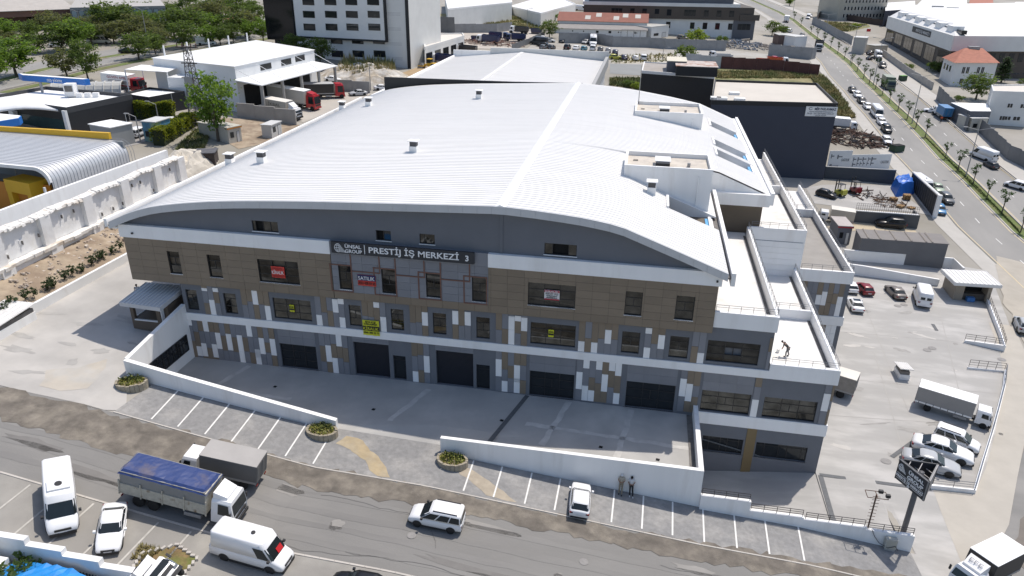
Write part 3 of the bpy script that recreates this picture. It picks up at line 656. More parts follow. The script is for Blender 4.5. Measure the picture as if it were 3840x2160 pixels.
# rooftop ventilators
vb = MB().box(-.42, .42, -.42, .42, -.7, .55).mesh('vent_base', white); vl = MB().box(-.36, .36, -.36, .36, .55, 1.1).mesh('vent_louvre', M('louvre', (.06, .06, .065), .6, 0)); vc = MB().box(-.55, .55, -.55, .55, 1.1, 1.18).mesh('vent_cap', white)
for x, y in [(-40.8, 14.2), (-24.6, 18.0), (-41.2, 48.2), (-24.8, 51.4), (1.35, 12.6), (-47.6, 19.0), (-48.2, 54.5)]:
    o = link('ventilator', vb, BL, (x, y, (RZ(x) if y < 24 else RZB(x))+.1)); link('louvre', vl, o); link('cap', vc, o)
# --- sign over the entrance
sg = MB().box(-26.78, -13.54, -.62, -.42, 13.2, 14.3).build('sign_board', sign_dark, BL)
fy = -.645
def logo(parent, org, ex, ey, s, m, depth=.03):
    """half globe of meridians that turns into a row of falling bars"""
    ex = Vector(ex).normalized(); ey = Vector(ey).normalized(); ez = ex.cross(ey)*depth; org = Vector(org); b = MB()
    def seg(p, q, w):
        p = Vector(p)*s; q = Vector(q)*s; d = (q-p).normalized(); n = Vector((-d.y, d.x))*w*s/2
        c = [p-n, q-n, q+n, p+n]; W = [org+ex*k.x+ey*k.y for k in c]
        b.add([k-ez*.5 for k in W]+[k+ez*.5 for k in W], [(0, 3, 2, 1), (4, 5, 6, 7), (0, 1, 5, 4), (1, 2, 6, 5), (2, 3, 7, 6), (3, 0, 4, 7)])
    def arc(cx, cy, rx, ry, a0, a1, w, n=12):
        P = [(cx+rx*math.cos(a0+(a1-a0)*i/n), cy+ry*math.sin(a0+(a1-a0)*i/n)) for i in range(n+1)]
        for p, q in zip(P, P[1:]): seg(p, q, w)
    h = math.pi/2
    arc(.5, .5, .48, .48, h, 3*h, .06); arc(.5, .5, .24, .48, h, 3*h, .05); seg((.5, .02), (.5, .98), .05); seg((.02, .5), (.5, .5), .05); seg((.1, .76), (.5, .76), .045); seg((.1, .24), (.5, .24), .045)
    for k, t in enumerate((.92, .78, .62, .46, .3)): seg((.6+.115*k, .02), (.6+.115*k, t), .05)
    arc(1.25, .14, .14, .12, math.pi, 1.5*math.pi, .05, 5)
    return b.build('logo', m, parent)
logo(sg, (-26.45, fy, 13.32), (1, 0, 0), (0, 0, 1), .86, letter)
text('lettering', 'ÜNSAL', .46, letter, sg, (-25.45, fy, 13.80), (1, 0, 0), (0, 0, 1), .03, fit=1.55, weight=.008)
text('lettering', 'GROUP', .46, letter, sg, (-25.45, fy, 13.34), (1, 0, 0), (0, 0, 1), .03, fit=1.6, weight=.008)
bx('divider', letter, sg, -23.62, -23.56, fy-.015, fy+.02, 13.33, 14.2)
text('lettering', 'PRESTİJ İŞ MERKEZİ', .78, letter, sg, (-23.2, fy, 13.5), (1, 0, 0), (0, 0, 1), .04, fit=8.3, weight=.012)
text('lettering', '3', .72, letter, sg, (-14.35, fy, 13.48), (1, 0, 0), (0, 0, 1), .04, weight=.02)
# --- small cameras and lamps
for x in (-46.9, 7.2): o = bx('camera_dome', frame_dark, BL, x-.08, x+.08, -.55, -.4, 13.35, 13.5)
# --- sale and letting banners: things tied to the front
def banner(label, x0, x1, z0, z1, y, mt, rows, cat='banner', lean=0):
    t = thing('banner', label, cat, ((x0+x1)/2, y, z0))
    w, h = x1-x0, z1-z0; b = MB(); n = 8
    for i in range(n+1):
        for j in range(5):
            b.v.append((-w/2+w*i/n, .025*math.sin(i*1.9+j*.8), h*j/4))
    for i in range(n):
        for j in range(4): b.f.append((i*5+j, (i+1)*5+j, (i+1)*5+j+1, i*5+j+1))
    o = len(b.v); b.v += [(p[0], p[1]+.012, p[2]) for p in b.v]; b.f += [tuple(k+o for k in reversed(f)) for f in b.f]
    b.build('cloth', mt, t, fix=False)
    for (kind, a, c2, d, e, s, m) in rows:
        if kind == 'f': bx('field', m, t, -w/2+w*a, -w/2+w*c2, -.045, -.03, h*d, h*e)
        else: text('print', s, h*(e-d)*1.2, m, t, (-w/2+w*a, -.06, h*d+h*(e-d)*.08), (1, 0, 0), (0, 0, 1), .012, fit=w*(c2-a), weight=.004)
    return t
ry = M('banner_red', (.60, .05, .035), .6, .05); yl = M('banner_yellow', (.62, .62, .03), .6, .04); wc = M('banner_white', (.78, .78, .77), .6, .03); nv = M('banner_navy', (.02, .025, .10), .6, 0); bk = M('print_black', (.012, .012, .012), .6, 0)
banner('red letting banner reading KIRALIK behind the upper wide window', -33.2, -31.85, 10.0, 11.15, -.2, ry, [('t', .06, .94, .32, .66, 'KİRALIK', wc), ('t', .1, .9, .72, .9, 'ÜNSAL', M('print_dim', (.35, .03, .03), .6, 0)), ('t', .08, .92, .06, .24, '0533 438 59 62', M('print_dim', (.35, .03, .03), .6, 0))])
banner('white and red SATILIK sale banner on the grey centre facade', -24.6, -22.85, 10.05, 11.15, -.36, ry, [('f', .01, .99, .48, .99, '', nv), ('t', .05, .95, .52, .9, 'SATILIK', wc), ('t', .03, .97, .1, .4, '0533 438 59 62', bk)])
banner('yellow and black KIRALIK banner hanging over the white band', -24.55, -22.9, 4.8, 6.4, -.2, yl, [('f', .0, 1, .32, .62, '', bk), ('t', .04, .96, .36, .58, 'KİRALIK', yl), ('t', .1, .9, .70, .82, 'DİNAMİK', bk), ('t', .2, .8, .84, .97, 'DG', bk), ('t', .04, .96, .12, .26, '0546 385 23 71', bk)])
banner('white letting sign with red top reading KIRALIK at wide window', -7.3, -5.95, 10.25, 11.2, -.22, wc, [('f', .01, .99, .77, .99, '', M('sign_red', (.42, .015, .04), .6, 0)), ('f', .01, .99, .01, .12, '', M('sign_red', (.42, .015, .04), .6, 0)), ('t', .06, .94, .8, .95, 'KIRALIK', wc), ('t', .08, .92, .54, .73, '0533 377 13 22', bk), ('t', .14, .86, .36, .48, 'HOTELLİ SANAYİ', bk), ('t', .14, .86, .18, .3, 'GAYRİMENKUL', bk)])
for nm, (x0, z0) in {'small yellow notice stuck inside the left first floor window': (-32.0, 6.35), 'small yellow notice stuck inside the wide window above the middle court': (-6.85, 6.35)}.items():
    banner(nm, x0, x0+.5, z0, z0+.75, .09, yl, [('t', .1, .9, .6, .85, 'DG', bk), ('f', .05, .95, .28, .5, '', bk)], cat='notice')
# ================================================================== WALLS, KIOSKS, PLANTERS AND SIGNS ROUND THE BUILDING
def wallrun(name, label, pts, th, base, m=white, cat='wall', group=None, parent=None):
    """wall along (x, y, ztop) points; base number or callable"""
    b = MB(); L, R = [], []
    for i, p in enumerate(pts):
        a = Vector(pts[max(0, i-1)][:2]); c = Vector(pts[min(len(pts)-1, i+1)][:2]); d = (c-a).normalized(); n = Vector((-d.y, d.x))*th/2
        L.append((p[0]+n.x, p[1]+n.y)); R.append((p[0]-n.x, p[1]-n.y))
    for i in range(len(pts)):
        z0 = base(*pts[i][:2]) if callable(base) else base
        b.v += [(*L[i], z0), (*R[i], z0), (*R[i], pts[i][2]), (*L[i], pts[i][2])]
    for i in range(len(pts)-1):
        o = 4*i
        for k in range(4): b.f.append((o+k, o+(k+1) % 4, o+4+(k+1) % 4, o+4+k))
    b.f += [(0, 1, 2, 3), (4*len(pts)-4, 4*len(pts)-1, 4*len(pts)-2, 4*len(pts)-3)]
    o = b.build(name, m, parent)
    return tag(o, label, cat, group) if not parent else o
low = lambda x, y: min(T(x, y), -.1)-.6
W1 = thing('retaining_wall', 'white sloping retaining wall between left yard, bays and sunken court', 'wall')
wallrun('wall_face', None, [(-43.3, -9.15, 5.0), (-38, -9.1, 3.9), (-24.05, -8.75, 1.0)], .42, low, white, parent=W1)
b = MB(); b.add([(-43.5, -8.94, -.3), (-43.08, -8.94, -.3), (-43.08, -.02, -.3), (-43.5, -.02, -.3), (-43.5, -8.94, 5.0), (-43.08, -8.94, 5.0), (-43.08, -.02, 6.1), (-43.5, -.02, 6.1)], [(0, 3, 2, 1), (4, 5, 6, 7), (0, 1, 5, 4), (1, 2, 6, 5), (2, 3, 7, 6), (3, 0, 4, 7)]); b.build('return_wall', white, W1)
win = MB()
for y in [-7.2+.8*k for k in range(9)]: win.box(-43.07, -42.99, y-.04, y+.04, 1.4, 3.08)
win.box(-43.07, -43.0, -7.2, -.8, 1.36, 1.44); win.box(-43.07, -43.0, -7.2, -.8, 3.04, 3.12); win.box(-43.07, -43.0, -7.2, -.8, 2.4, 2.46)
wo_ = win.build('strip_window', frame_dark, W1)
for k in range(8): bx('pane', glass_dark, wo_, -43.06, -43.04, -7.16+.8*k, -6.44+.8*k, 1.45, 3.03)
W2 = thing('retaining_wall', 'white court wall beside the parking bays with the people leaning on it', 'wall')
wallrun('wall_face', None, [(-14.5, -9.4, 1.0), (6.7, -9.5, 1.0)], .36, low, white, parent=W2)
b = MB(); b.add([(6.7, -9.68, -7), (7.1, -9.68, -7), (7.1, -.02, -7), (6.7, -.02, -7), (6.7, -9.68, 1.0), (7.1, -9.68, 1.0), (7.1, -.02, .85), (6.7, -.02, .85)], [(0, 3, 2, 1), (4, 5, 6, 7), (0, 1, 5, 4), (1, 2, 6, 5), (2, 3, 7, 6), (3, 0, 4, 7)]); b.build('end_wall', white, W2)
bx('drain_gutter', gutter_dark, W2, 6.2, 6.68, -9.2, -.1, -.26, -.22)
W3 = thing('boundary_wall', 'white stepped ramp wall below the dark railing along the bays', 'wall')
for (x0, x1, z) in [(7.12, 11.0, -1.22), (11.0, 15.15, -2.1), (15.15, 19.85, -2.28), (19.85, 23.4, -2.5)]: bx('wall_step', white, W3, x0, x1-.003, -9.95, -9.62, -7.2, z)
for pts in [[(7.2, -9.78, -1.22), (10.9, -9.78, -1.22)], [(11.1, -9.78, -2.1), (15.05, -9.78, -2.1)], [(15.3, -9.78, -2.28), (19.7, -9.78, -2.28)], [(20, -9.78, -2.5), (23.3, -9.78, -2.5)]]: railing(None, pts, .62, rail_dark, .95, .022, 2, parent=W3)
# --- planters
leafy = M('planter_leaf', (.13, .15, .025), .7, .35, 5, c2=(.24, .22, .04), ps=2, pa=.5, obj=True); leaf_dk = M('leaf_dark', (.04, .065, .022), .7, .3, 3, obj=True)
def leafcloud(n, f, size, seed, flat=.0):
    """n leaf faces at points returned by f(rng)"""
    rr = random.Random(seed); b = MB()
    for _ in range(n):
        p = f(rr)
        if p is None: continue
        s = size*rr.uniform(.6, 1.35); d = Vector((rr.gauss(0, 1), rr.gauss(0, 1), rr.gauss(0, 1)+flat)).normalized(); t = d.orthogonal().normalized(); t.rotate(Matrix.Rotation(rr.uniform(0, 6.28), 3, d)); w = d.cross(t)
        p = Vector(p); b.add([p-t*s, p-w*s*.55, p+t*s, p+w*s*.55+d*s*.25], [(0, 1, 2), (0, 2, 3)])
    return b
def planter(label, cx, cy, rx, ry, rot, seed):
    z0 = T(cx, cy); t = thing('planter', label, 'planter', (cx, cy, z0), rot, 'stone planters at the ends of the white walls')
    n = 22; rr = random.Random(seed); out = []; sl = (T(cx+1, cy)-T(cx-1, cy))/2
    def ptn(k, a): return (rx*k*math.cos(a), ry*k*math.sin(a)*(1 if math.sin(a) < 0 else .75))
    for i in range(n):
        a0, a1 = 2*math.pi*i/n, 2*math.pi*(i+.92)/n
        q = [ptn(1, a0), ptn(1, a1), ptn(.84, a1), ptn(.84, a0)]; h = .55+rr.uniform(-.05, .05)
        MB().prism(q, lambda x, y: sl*x*0-.5, h).build('stone', stone_m, t)
    MB().prism([ptn(.84, 2*math.pi*i/n) for i in range(n)], -.4, .40).build('soil', sand, t)
    def f(r):
        a = r.uniform(0, 6.28); k = math.sqrt(r.random())*.8; x, y = ptn(k, a); return (x, y, .42+abs(r.gauss(0, .16)))
    leafcloud(420, f, .11, seed, .5).build('plants', leafy, t, fix=False)
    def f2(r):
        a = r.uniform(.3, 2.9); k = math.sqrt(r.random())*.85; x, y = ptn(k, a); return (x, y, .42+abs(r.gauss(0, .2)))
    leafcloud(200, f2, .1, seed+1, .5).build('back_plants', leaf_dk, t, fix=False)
    return t
planter('round stone planter of yellow-green plants at the top of the sloping wall', -42.2, -10.25, 1.35, 1.05, .3, 1)
planter('round stone planter at the low end of the sloping wall, sand spilling beside it', -25.0, -9.75, 1.4, 1.1, .0, 2)
planter('round stone planter at the start of the court wall beside the bays', -13.2, -10.6, 1.35, 1.05, -.1, 3)
# --- guard kiosk under the overhang (yard side)
kb = M('kiosk_brown', (.13, .10, .075), .7, .05)
K = thing('guard_kiosk', 'small brown guard kiosk with white ribbed roof under the building overhang', 'kiosk')
zk = 3.7
b = MB(); b.box(-47.95, -44.2, -1.75, 1.6, zk, zk+1.05); b.box(-47.95, -47.6, -1.75, -1.4, zk+1.05, 6.3); b.box(-45.15, -44.75, -1.75, -1.4, zk+1.05, 6.3); b.box(-44.6, -44.2, -1.2, 1.6, zk+1.05, 6.3); b.box(-47.95, -44.6, 1.3, 1.6, zk+1.05, 6.3); b.box(-47.95, -47.75, .9, 1.3, zk+1.05, 6.3); b.build('wall', kb, K)
bx('window_ledge', white, K, -47.62, -45.13, -1.8, -1.6, zk+1.052, zk+1.15); bx('window_ledge', white, K, -48.0, -47.9, -1.4, .9, zk+1.052, zk+1.15); bx('floor', grey_render, K, -47.5, -44.7, -1.3, 1.2, zk+.3, zk+1.0); bx('door_panel', white, K, -44.7, -44.63, -1.68, -1.25, zk+1.06, 6.25)
kr = MB(); kr.add([(-48.5, -2.3, 6.45), (-43.95, -2.6, 6.45), (-43.95, 1.9, 6.75), (-48.5, 1.9, 6.75), (-48.5, -2.3, 6.85), (-43.95, -2.6, 6.85), (-43.95, 1.9, 7.15), (-48.5, 1.9, 7.15)], [(0, 3, 2, 1), (4, 5, 6, 7), (0, 1, 5, 4), (1, 2, 6, 5), (2, 3, 7, 6), (3, 0, 4, 7)])
KR = kr.build('roof', fascia_metal, K)
for k in range(12):
    x = -48.4+.4*k; r_ = MB(); r_.add([(x-.03, -2.4, 6.84), (x+.03, -2.4, 6.84), (x+.03, 1.85, 7.14), (x-.03, 1.85, 7.14), (x-.03, -2.4, 6.9), (x+.03, -2.4, 6.9), (x+.03, 1.85, 7.2), (x-.03, 1.85, 7.2)], [(0, 3, 2, 1), (4, 5, 6, 7), (0, 1, 5, 4), (1, 2, 6, 5), (2, 3, 7, 6), (3, 0, 4, 7)]); r_.build('roof_rib', rib_metal, KR)
def vent_box(label, x, y, L, W, rz, h=1.0):
    t = thing('basement_vent', label, 'vent', (x, y, T(x, y)), rz, 'white basement light vents in the yards')
    MB().box(-L/2, L/2, -W/2, W/2, -.4, h*.55).build('wall', white, t); MB().box(-L/2+.08, L/2-.08, -W/2+.08, W/2-.08, h*.55, h*.85).build('louvre', gutter_dark, t)
    b = MB(); b.add([(-L/2-.15, -W/2-.15, h*.85), (L/2+.15, -W/2-.15, h*.85), (L/2+.15, W/2+.15, h*1.15), (-L/2-.15, W/2+.15, h*1.15), (-L/2-.15, -W/2-.15, h*.92), (L/2+.15, -W/2-.15, h*.92), (L/2+.15, W/2+.15, h*1.22), (-L/2-.15, W/2+.15, h*1.22)], [(0, 3, 2, 1), (4, 5, 6, 7), (0, 1, 5, 4), (1, 2, 6, 5), (2, 3, 7, 6), (3, 0, 4, 7)])
    rf = b.build('roof', roof_metal, t)
    for k in range(6):
        q = -L/2+L*k/5; bb = MB(); bb.add([(q-.02, -W/2-.14, h*.92), (q+.02, -W/2-.14, h*.92), (q+.02, W/2+.14, h*1.22), (q-.02, W/2+.14, h*1.22), (q-.02, -W/2-.14, h*.96), (q+.02, -W/2-.14, h*.96), (q+.02, W/2+.14, h*1.26), (q-.02, W/2+.14, h*1.26)], [(0, 3, 2, 1), (4, 5, 6, 7), (0, 1, 5, 4), (1, 2, 6, 5), (2, 3, 7, 6), (3, 0, 4, 7)]); bb.build('roof_rib', rib_metal, rf)
vent_box('low white roofed vent box at the foot of the long shrub wall', -58.8, -6.6, 3.2, 6.5, 0, 1.3)
vent_box('low white roofed vent box alone in the right car yard', 31.5, 20.4, 1.1, 2.0, math.pi, 1.25)
# --- left boundary: low wall, earth bank, demolished-building wall, smooth wall above
tag(wallrun('boundary_wall', 'long low white wall below the row of shrubs', [(-58.3, -3.4, 5.75), (-58.1, 12, 5.65), (-58.0, 62, 5.4)], .35, lambda x, y: T(x, y)-.3, white2), None)
zb = lambda x, y: interp(x, [-64.2, -62.6, -59.6, -58.4], [6.7, 6.2, 5.6, 5.35])+.12*math.sin(y*1.3+x)+.08*math.sin(y*3.1)
sheet('earth_bank', [(-58.4, -12), (-64.2, -12), (-64.2, 62), (-58.4, 62)], dirt, 0, zf=zb)
b = MB(); rr = random.Random(3)
for k in range(420):
    y = rr.uniform(-11, 30); x = rr.uniform(-63.9, -60.6); s = rr.uniform(.06, .22); z = zb(x, y)
    b.add([(x+s*rr.uniform(.6, 1)*a, y+s*rr.uniform(.6, 1)*c, z+s*d*rr.uniform(.5, 1)) for a, c, d in [(-1, -1, -.6), (1, -1, -.6), (1, 1, -.6), (-1, 1, -.6), (-.8, -.8, .8), (.8, -.8, .8), (.8, .8, .8), (-.8, .8, .8)]], [(0, 3, 2, 1), (4, 5, 6, 7), (0, 1, 5, 4), (1, 2, 6, 5), (2, 3, 7, 6), (3, 0, 4, 7)])
tag(b.build('rubble', M('rubble', (.42, .34, .27), .9, .25, 2, c2=(.6, .56, .5), ps=1.2, pa=.55)), 'broken brick and stone rubble on the earth bank below the white wall', 'rubble', kind='stuff')
RW = thing('ruined_wall', 'tall whitewashed wall of a demolished building, jagged broken top and buttresses', 'wall')
chalk = M('whitewash', (.80, .80, .79), .9, .05, .9, c2=(.74, .72, .68), ps=.5, pa=.62, bump=.5, bs=2.2); chalk2 = M('whitewash_stained', (.76, .74, .70), .9, .08, .8, c2=(.55, .47, .38), ps=.6, pa=.6, bump=.5, bs=3)
bx('lower_wall', chalk, RW, -64.9, -64.2, -30, 34, 3.5, 7.5)
led = MB(); yy = -30.0; k = 0
while yy < 33.5:
    w = rr.uniform(.5, 1.4); led.box(-64.9, -63.75+rr.uniform(-.25, .1), yy, yy+w, 7.3+rr.uniform(-.06, .03), 7.62+rr.uniform(-.03, .03)); yy += w
led.build('ledge', chalk2, RW)
up = MB(); ys = [-30+.45*i for i in range(143)]; tp = [11.0+.08*math.sin(i*.37)+rr.uniform(-.06, .06) for i in range(143)]
for i in range(142):
    t0, t1 = tp[i], tp[i+1]; x0, x1 = -64.95, -65.6
    up.add([(x0, ys[i], 7.6), (x0, ys[i+1], 7.6), (x0, ys[i+1], t1), (x0, ys[i], t0), (x1, ys[i], 7.6), (x1, ys[i+1], 7.6), (x1, ys[i+1], t1+.2), (x1, ys[i], t0+.2)], [(0, 1, 2, 3), (5, 4, 7, 6), (3, 2, 6, 7)])
up.build('upper_wall', chalk, RW, fix=True)
cop = MB()
for i in range(142):
    d = .28+.16*abs(math.sin(i*.31))+rr.uniform(-.1, .16); t0 = tp[i]; cop.add([(-65.4, ys[i], t0-.05), (-65.4, ys[i]+.45, t0-.05), (-64.95+d, ys[i]+.45, t0-.12+rr.uniform(-.08, .08)), (-64.95+d, ys[i], t0-.12+rr.uniform(-.08, .08)), (-65.4, ys[i], t0+.28), (-65.4, ys[i]+.45, t0+.28), (-64.95+d*.8, ys[i]+.45, t0+.12), (-64.95+d*.8, ys[i], t0+.12)], [(0, 3, 2, 1), (4, 5, 6, 7), (0, 1, 5, 4), (1, 2, 6, 5), (2, 3, 7, 6), (3, 0, 4, 7)])
cop.build('broken_slab_edge', chalk2, RW)
for y in [-27, -20, -13, -6.2, .6, 7.4, 14.2, 21, 27.8, 33.2]: bx('buttress', chalk, RW, -64.94, -64.45, y, y+1.5, 7.6, 11.1+rr.uniform(-.2, .2)); bx('lower_buttress', chalk, RW, -64.2, -63.95, y, y+1.7, 3.6, 7.28)
sc = MB().box(0, .05, -.3, .3, 0, .55).mesh('wall_scar', chalk); hk = MB().box(.05, .25, -.04, .04, .0, .4).mesh('iron_stub', gutter_dark)
for k in range(30):
    y = -28+2.05*k+rr.uniform(-.3, .3); o = link('wall_scar', sc, RW, (-64.94, y, rr.choice((8.0, 8.9, 9.8))+rr.uniform(-.1, .1))); link('iron_stub', hk, o)
tag(wallrun('boundary_wall', 'smooth white wall above the jagged ruined wall, in front of the metal barrel roof', [(-66.6, -30, 12.7), (-66.6, 8, 12.5), (-66.6, 34, 12.0)], .4, 3.0, white), None)
# --- pylon sign: three boards set in a triangle on a post
PS = thing('pylon_sign', 'black triangular pylon sign with white lettering on a tall grey post', 'sign')
A, B, Cc = Vector((21.8, -7.5, 0)), Vector((23.15, -10.05, 0)), Vector((24.55, -7.65, 0)); z0, z1 = 1.0, 2.85
for p, q in ((A, B), (B, Cc), (Cc, A)):
    d = (q-p).normalized(); n = Vector((d.y, -d.x, 0)); P = [p, q, q-n*.1, p-n*.1]
    MB().prism([(k.x, k.y) for k in P], z0, z1).build('board', sign_dark if p is not B else M('sign_back', (.22, .22, .22), .6, .1), PS)
b = MB()
for zz in (2.8,):
    for p, q in ((A, B), (B, Cc), (Cc, A)): b.tube((p.x, p.y, zz), (q.x, q.y, zz), .045)
    for k in (.3, .6): b.tube(A.lerp(B, k)+Vector((0, 0, zz-.05)), A.lerp(Cc, k)+Vector((0, 0, zz-.05)), .035); b.tube(Cc.lerp(B, k)+Vector((0, 0, zz-.5)), Cc.lerp(A, k)+Vector((0, 0, zz-.5)), .035)
b.build('truss', M('truss_steel', (.42, .40, .39), .6, .1), PS)
MB().tube((23.1, -8.6, -5), (23.1, -8.6, 2.6), .21, n=14).build('post', M('post_grey', (.11, .11, .115), .5, .05), PS, smooth=True)
d = (B-A).normalized(); n = Vector((d.y, -d.x, 0)); up_ = Vector((0, 0, 1)); o_ = A+n*.02
pp = lambda s, z: o_+d*s+up_*z+n*.015
logo(PS, pp(.12, 1.95), d, up_, .62, letter, .03)
text('lettering', 'ÜNSAL', .42, letter, PS, pp(1.1, 2.22), d, up_, .03, fit=1.45, weight=.01); text('lettering', 'GROUP', .42, letter, PS, pp(1.08, 1.78), d, up_, .03, fit=1.5, weight=.01)
b = MB(); 
for s0, s1, zz in ((.12, 2.6, 1.68), (.12, 2.6, 1.23)):
    p = pp(s0, zz); q = pp(s1 if zz > 1.5 else 2.6, zz); b.add([p, q, q+up_*.035, p+up_*.035], [(0, 1, 2, 3)])
b.build('rule', letter, PS, fix=False)
text('lettering', 'PRESTİJ İŞ MERKEZİ', .3, letter, PS, pp(.1, 1.36), d, up_, .03, fit=2.6, weight=.006)
cb = MB(); c0 = pp(1.35, 1.14); cb.add([c0+(d*math.cos(a)+up_*math.sin(a))*.11 for a in [math.pi*k/8 for k in range(16)]], [tuple(range(16))]); cb.build('badge', letter, PS, fix=False)
text('lettering', '3', .17, sign_dark, PS, pp(1.31, 1.08)+n*.012, d, up_, .01)
# --- climbing mast with floodlight frame, cabinet and cable
LM = thing('lamp_mast', 'rusty rung mast carrying a floodlight frame beside the ramp railing', 'mast', (20.1, -9.5, -2.6))
rust = M('rusty_iron', (.10, .055, .035), .8, .25, 4)
MB().tube((0, 0, -2), (0, .1, 3.2), .06, n=7).build('pole', rust, LM)
for k in range(9): MB().tube((-.28, 0, .5+.32*k), (.28, .02, .5+.32*k), .022, n=5).build('rung', rust, LM)
b = MB(); q = [(-.75, -.3, 3.15), (.75, -.3, 3.15), (.75, .5, 3.2), (-.75, .5, 3.2)]
for i in range(4): b.tube(q[i], q[(i+1) % 4], .03, n=5)
b.tube((0, -.3, 3.15), (0, .5, 3.2), .03, n=5); b.build('head_frame', rust, LM)
for x, y in ((.35, .35), (.75, -.1)): MB().box(x-.16, x+.16, y-.1, y+.12, 3.2, 3.45).build('floodlight', frame_dark, LM)
cbn = thing('meter_cabinet', 'grey-beige meter cabinet standing against the ramp wall', 'cabinet', (21.7, -10.2, T(21.7, -10.2)))
MB().box(-.42, .42, -.2, .2, .25, 1.15).build('case', M('cabinet_grey', (.44, .43, .38), .6, .05), cbn); MB().box(-.38, .38, -.16, .16, -.1, .25).build('plinth', concrete_court, cbn); MB().box(-.3, .3, -.22, -.2, .35, 1.05).build('door', M('cabinet_door', (.40, .39, .34), .6, .05), cbn)
b = MB(); pts = [Vector((20.2, -9.98, -2.3)), Vector((20.5, -10.05, -2.9)), Vector((20.9, -10.15, -3.4)), Vector((21.5, -10.45, -3.55)), Vector((22.0, -10.45, -3.3)), Vector((22.3, -10.4, -3.7))]
for p, q in zip(pts, pts[1:]): b.tube(p, q, .025, n=5)
tag(b.build('cable', frame_dark), 'black cable hanging from the mast to the meter cabinet', 'cable')
# --- right car yard: edge walls with railings, drains, gate kiosk
sheet('car_yard', [(18.35, -9.5), (23.3, -9.55), (23.45, -13.7), (27.4, -12.2), (30, -8), (33, -3.5), (36.6, 3.6), (39.8, 10), (45.5, 22), (48, 30), (52, 46), (54, 56), (24.8, 60), (24.8, 23), (18.35, 23)], concrete_yard, 3)
RY1 = thing('edge_wall', 'white kerb wall with railing along the parked truck and cars', 'wall')
e1 = [(28.2, -.05), (31.9, .15), (34.2, 4.6), (37.1, 10.1), (39.9, 15.6), (42.2, 20.2), (43.9, 24.1)]
wallrun('kerb_wall', None, [(x, y, T(x, y)+.42) for x, y in e1], .25, lambda x, y: T(x, y)-.4, white, parent=RY1); railing(None, [(x, y, T(x, y)+.42) for x, y in e1], .75, rail_metal, 1.5, .022, 2, parent=RY1)
wallrun('kerb_wall', None, [(39.8, 24.0, T(40, 24)+.25), (43.9, 24.15, T(44, 24)+.25)], .25, lambda x, y: T(x, y)-.4, white, parent=RY1); railing(None, [(39.9, 24.05, T(40, 24)+.25), (43.8, 24.15, T(44, 24)+.25)], .95, rail_dark, 1.1, .022, 3, parent=RY1)
RY2 = thing('edge_wall', 'white kerb wall with railing between yard exit and gate kiosk', 'wall')
e2 = [(41.9, 31.0), (45.9, 29.7), (47.2, 34), (48.6, 40), (49.9, 45.5)]
wallrun('kerb_wall', None, [(x, y, T(x, y)+(.85 if i == 1 else .6 if i else .35)) for i, (x, y) in enumerate(e2)], .28, lambda x, y: T(x, y)-.4, white, parent=RY2); railing(None, [(x, y, T(x, y)+(.85 if i == 1 else .6 if i else .35)) for i, (x, y) in enumerate(e2)], .85, rail_dark, 1.2, .022, 2, parent=RY2)
for pl in [[(18.66, -.3), (25.4, -.25), (28.2, -.2)], [(18.7, -.4), (18.6, -6.0), (18.9, -9.4)], [(26.05, 4.0), (30.4, 8.8)], [(39.5, 33.5), (39.6, 35.4)]]: sheet('drain_channel', band(pl, .42), dk, 6)
for x, y in [(25.3, 3.2), (36.5, 27.6), (37.3, 28.3), (36.6, 40.2), (37.6, 40.8), (44.8, 27.3)]: sheet('manhole', blotch(x, y, .5, .45, .3, 12, .04), M('manhole_iron', (.25, .24, .23), .8, .1, 4), 6)
def GK():
    t = thing('gate_kiosk', 'gate kiosk with white ribbed roof and goods piled in front, by the yard corner', 'kiosk', (47.4, 46.2, T(47.4, 46.2)), .05)
    b = MB(); b.box(-2.4, 2.4, .2, 2.2, 0, 2.5); b.box(-2.4, -1.2, -1.6, .2, 0, 2.5); b.box(1.9, 2.4, -1.6, .2, 0, 2.5); b.build('wall', M('kiosk_tan', (.28, .24, .19), .8, .08), t)
    bx('counter', M('kiosk_dark', (.08, .07, .06), .8, .2, 3), t, -1.2, 1.9, -1.2, .2, 0, .95); bx('goods', M('goods_blue', (.05, .17, .42), .6, .3, 4), t, -.6, .4, -1.9, -1.25, 0, .6); bx('opening', black_room, t, -1.18, 1.88, .1, .19, .96, 2.45)
    o = MB().box(-3.1, 3.1, -2.4, 2.5, 2.55, 3.0).build('roof', roof_metal, t)
    for k in range(12): bx('roof_rib', rib_metal, o, -3.05+.54*k, -2.95+.54*k, -2.38, 2.48, 3.0, 3.06)
GK()
# --- near side: stepped white wall and black fence at the bottom edge
SW = thing('stepped_wall', 'white wall stepping down beside the near parking bays', 'wall')
for (x0, x1, z) in [(-55, -37.1, 3.15), (-37.1, -34.5, 2.7), (-34.5, -31.9, 2.3), (-31.9, -24.5, 1.85)]: bx('wall_step', white2, SW, x0, x1-.004, -28.25, -27.8, -4.5, z)
FN = thing('slat_fence', 'black vertical slat fence below the stepped white wall', 'fence')
for k in range(44): bx('slat', frame_dark, FN, -35.9+.22*k, -35.78+.22*k, -28.55, -28.5, -2.6, 1.75-.022*k)
bx('rail', frame_dark, FN, -35.9, -26.2, -28.49, -28.45, .6, .68)
TP = MB(); nx, ny = 16, 10; rr = random.Random(9)
for i in range(nx+1):
    for j in range(ny+1): TP.v.append((-38.0+6.0*i/nx, -33.0+4.35*j/ny, 1.75+.35*math.sin(3.0*i/nx)-1.3*max(0, i/nx-.75)*2+.2*math.sin(j*.5)+rr.uniform(-.09, .09)))
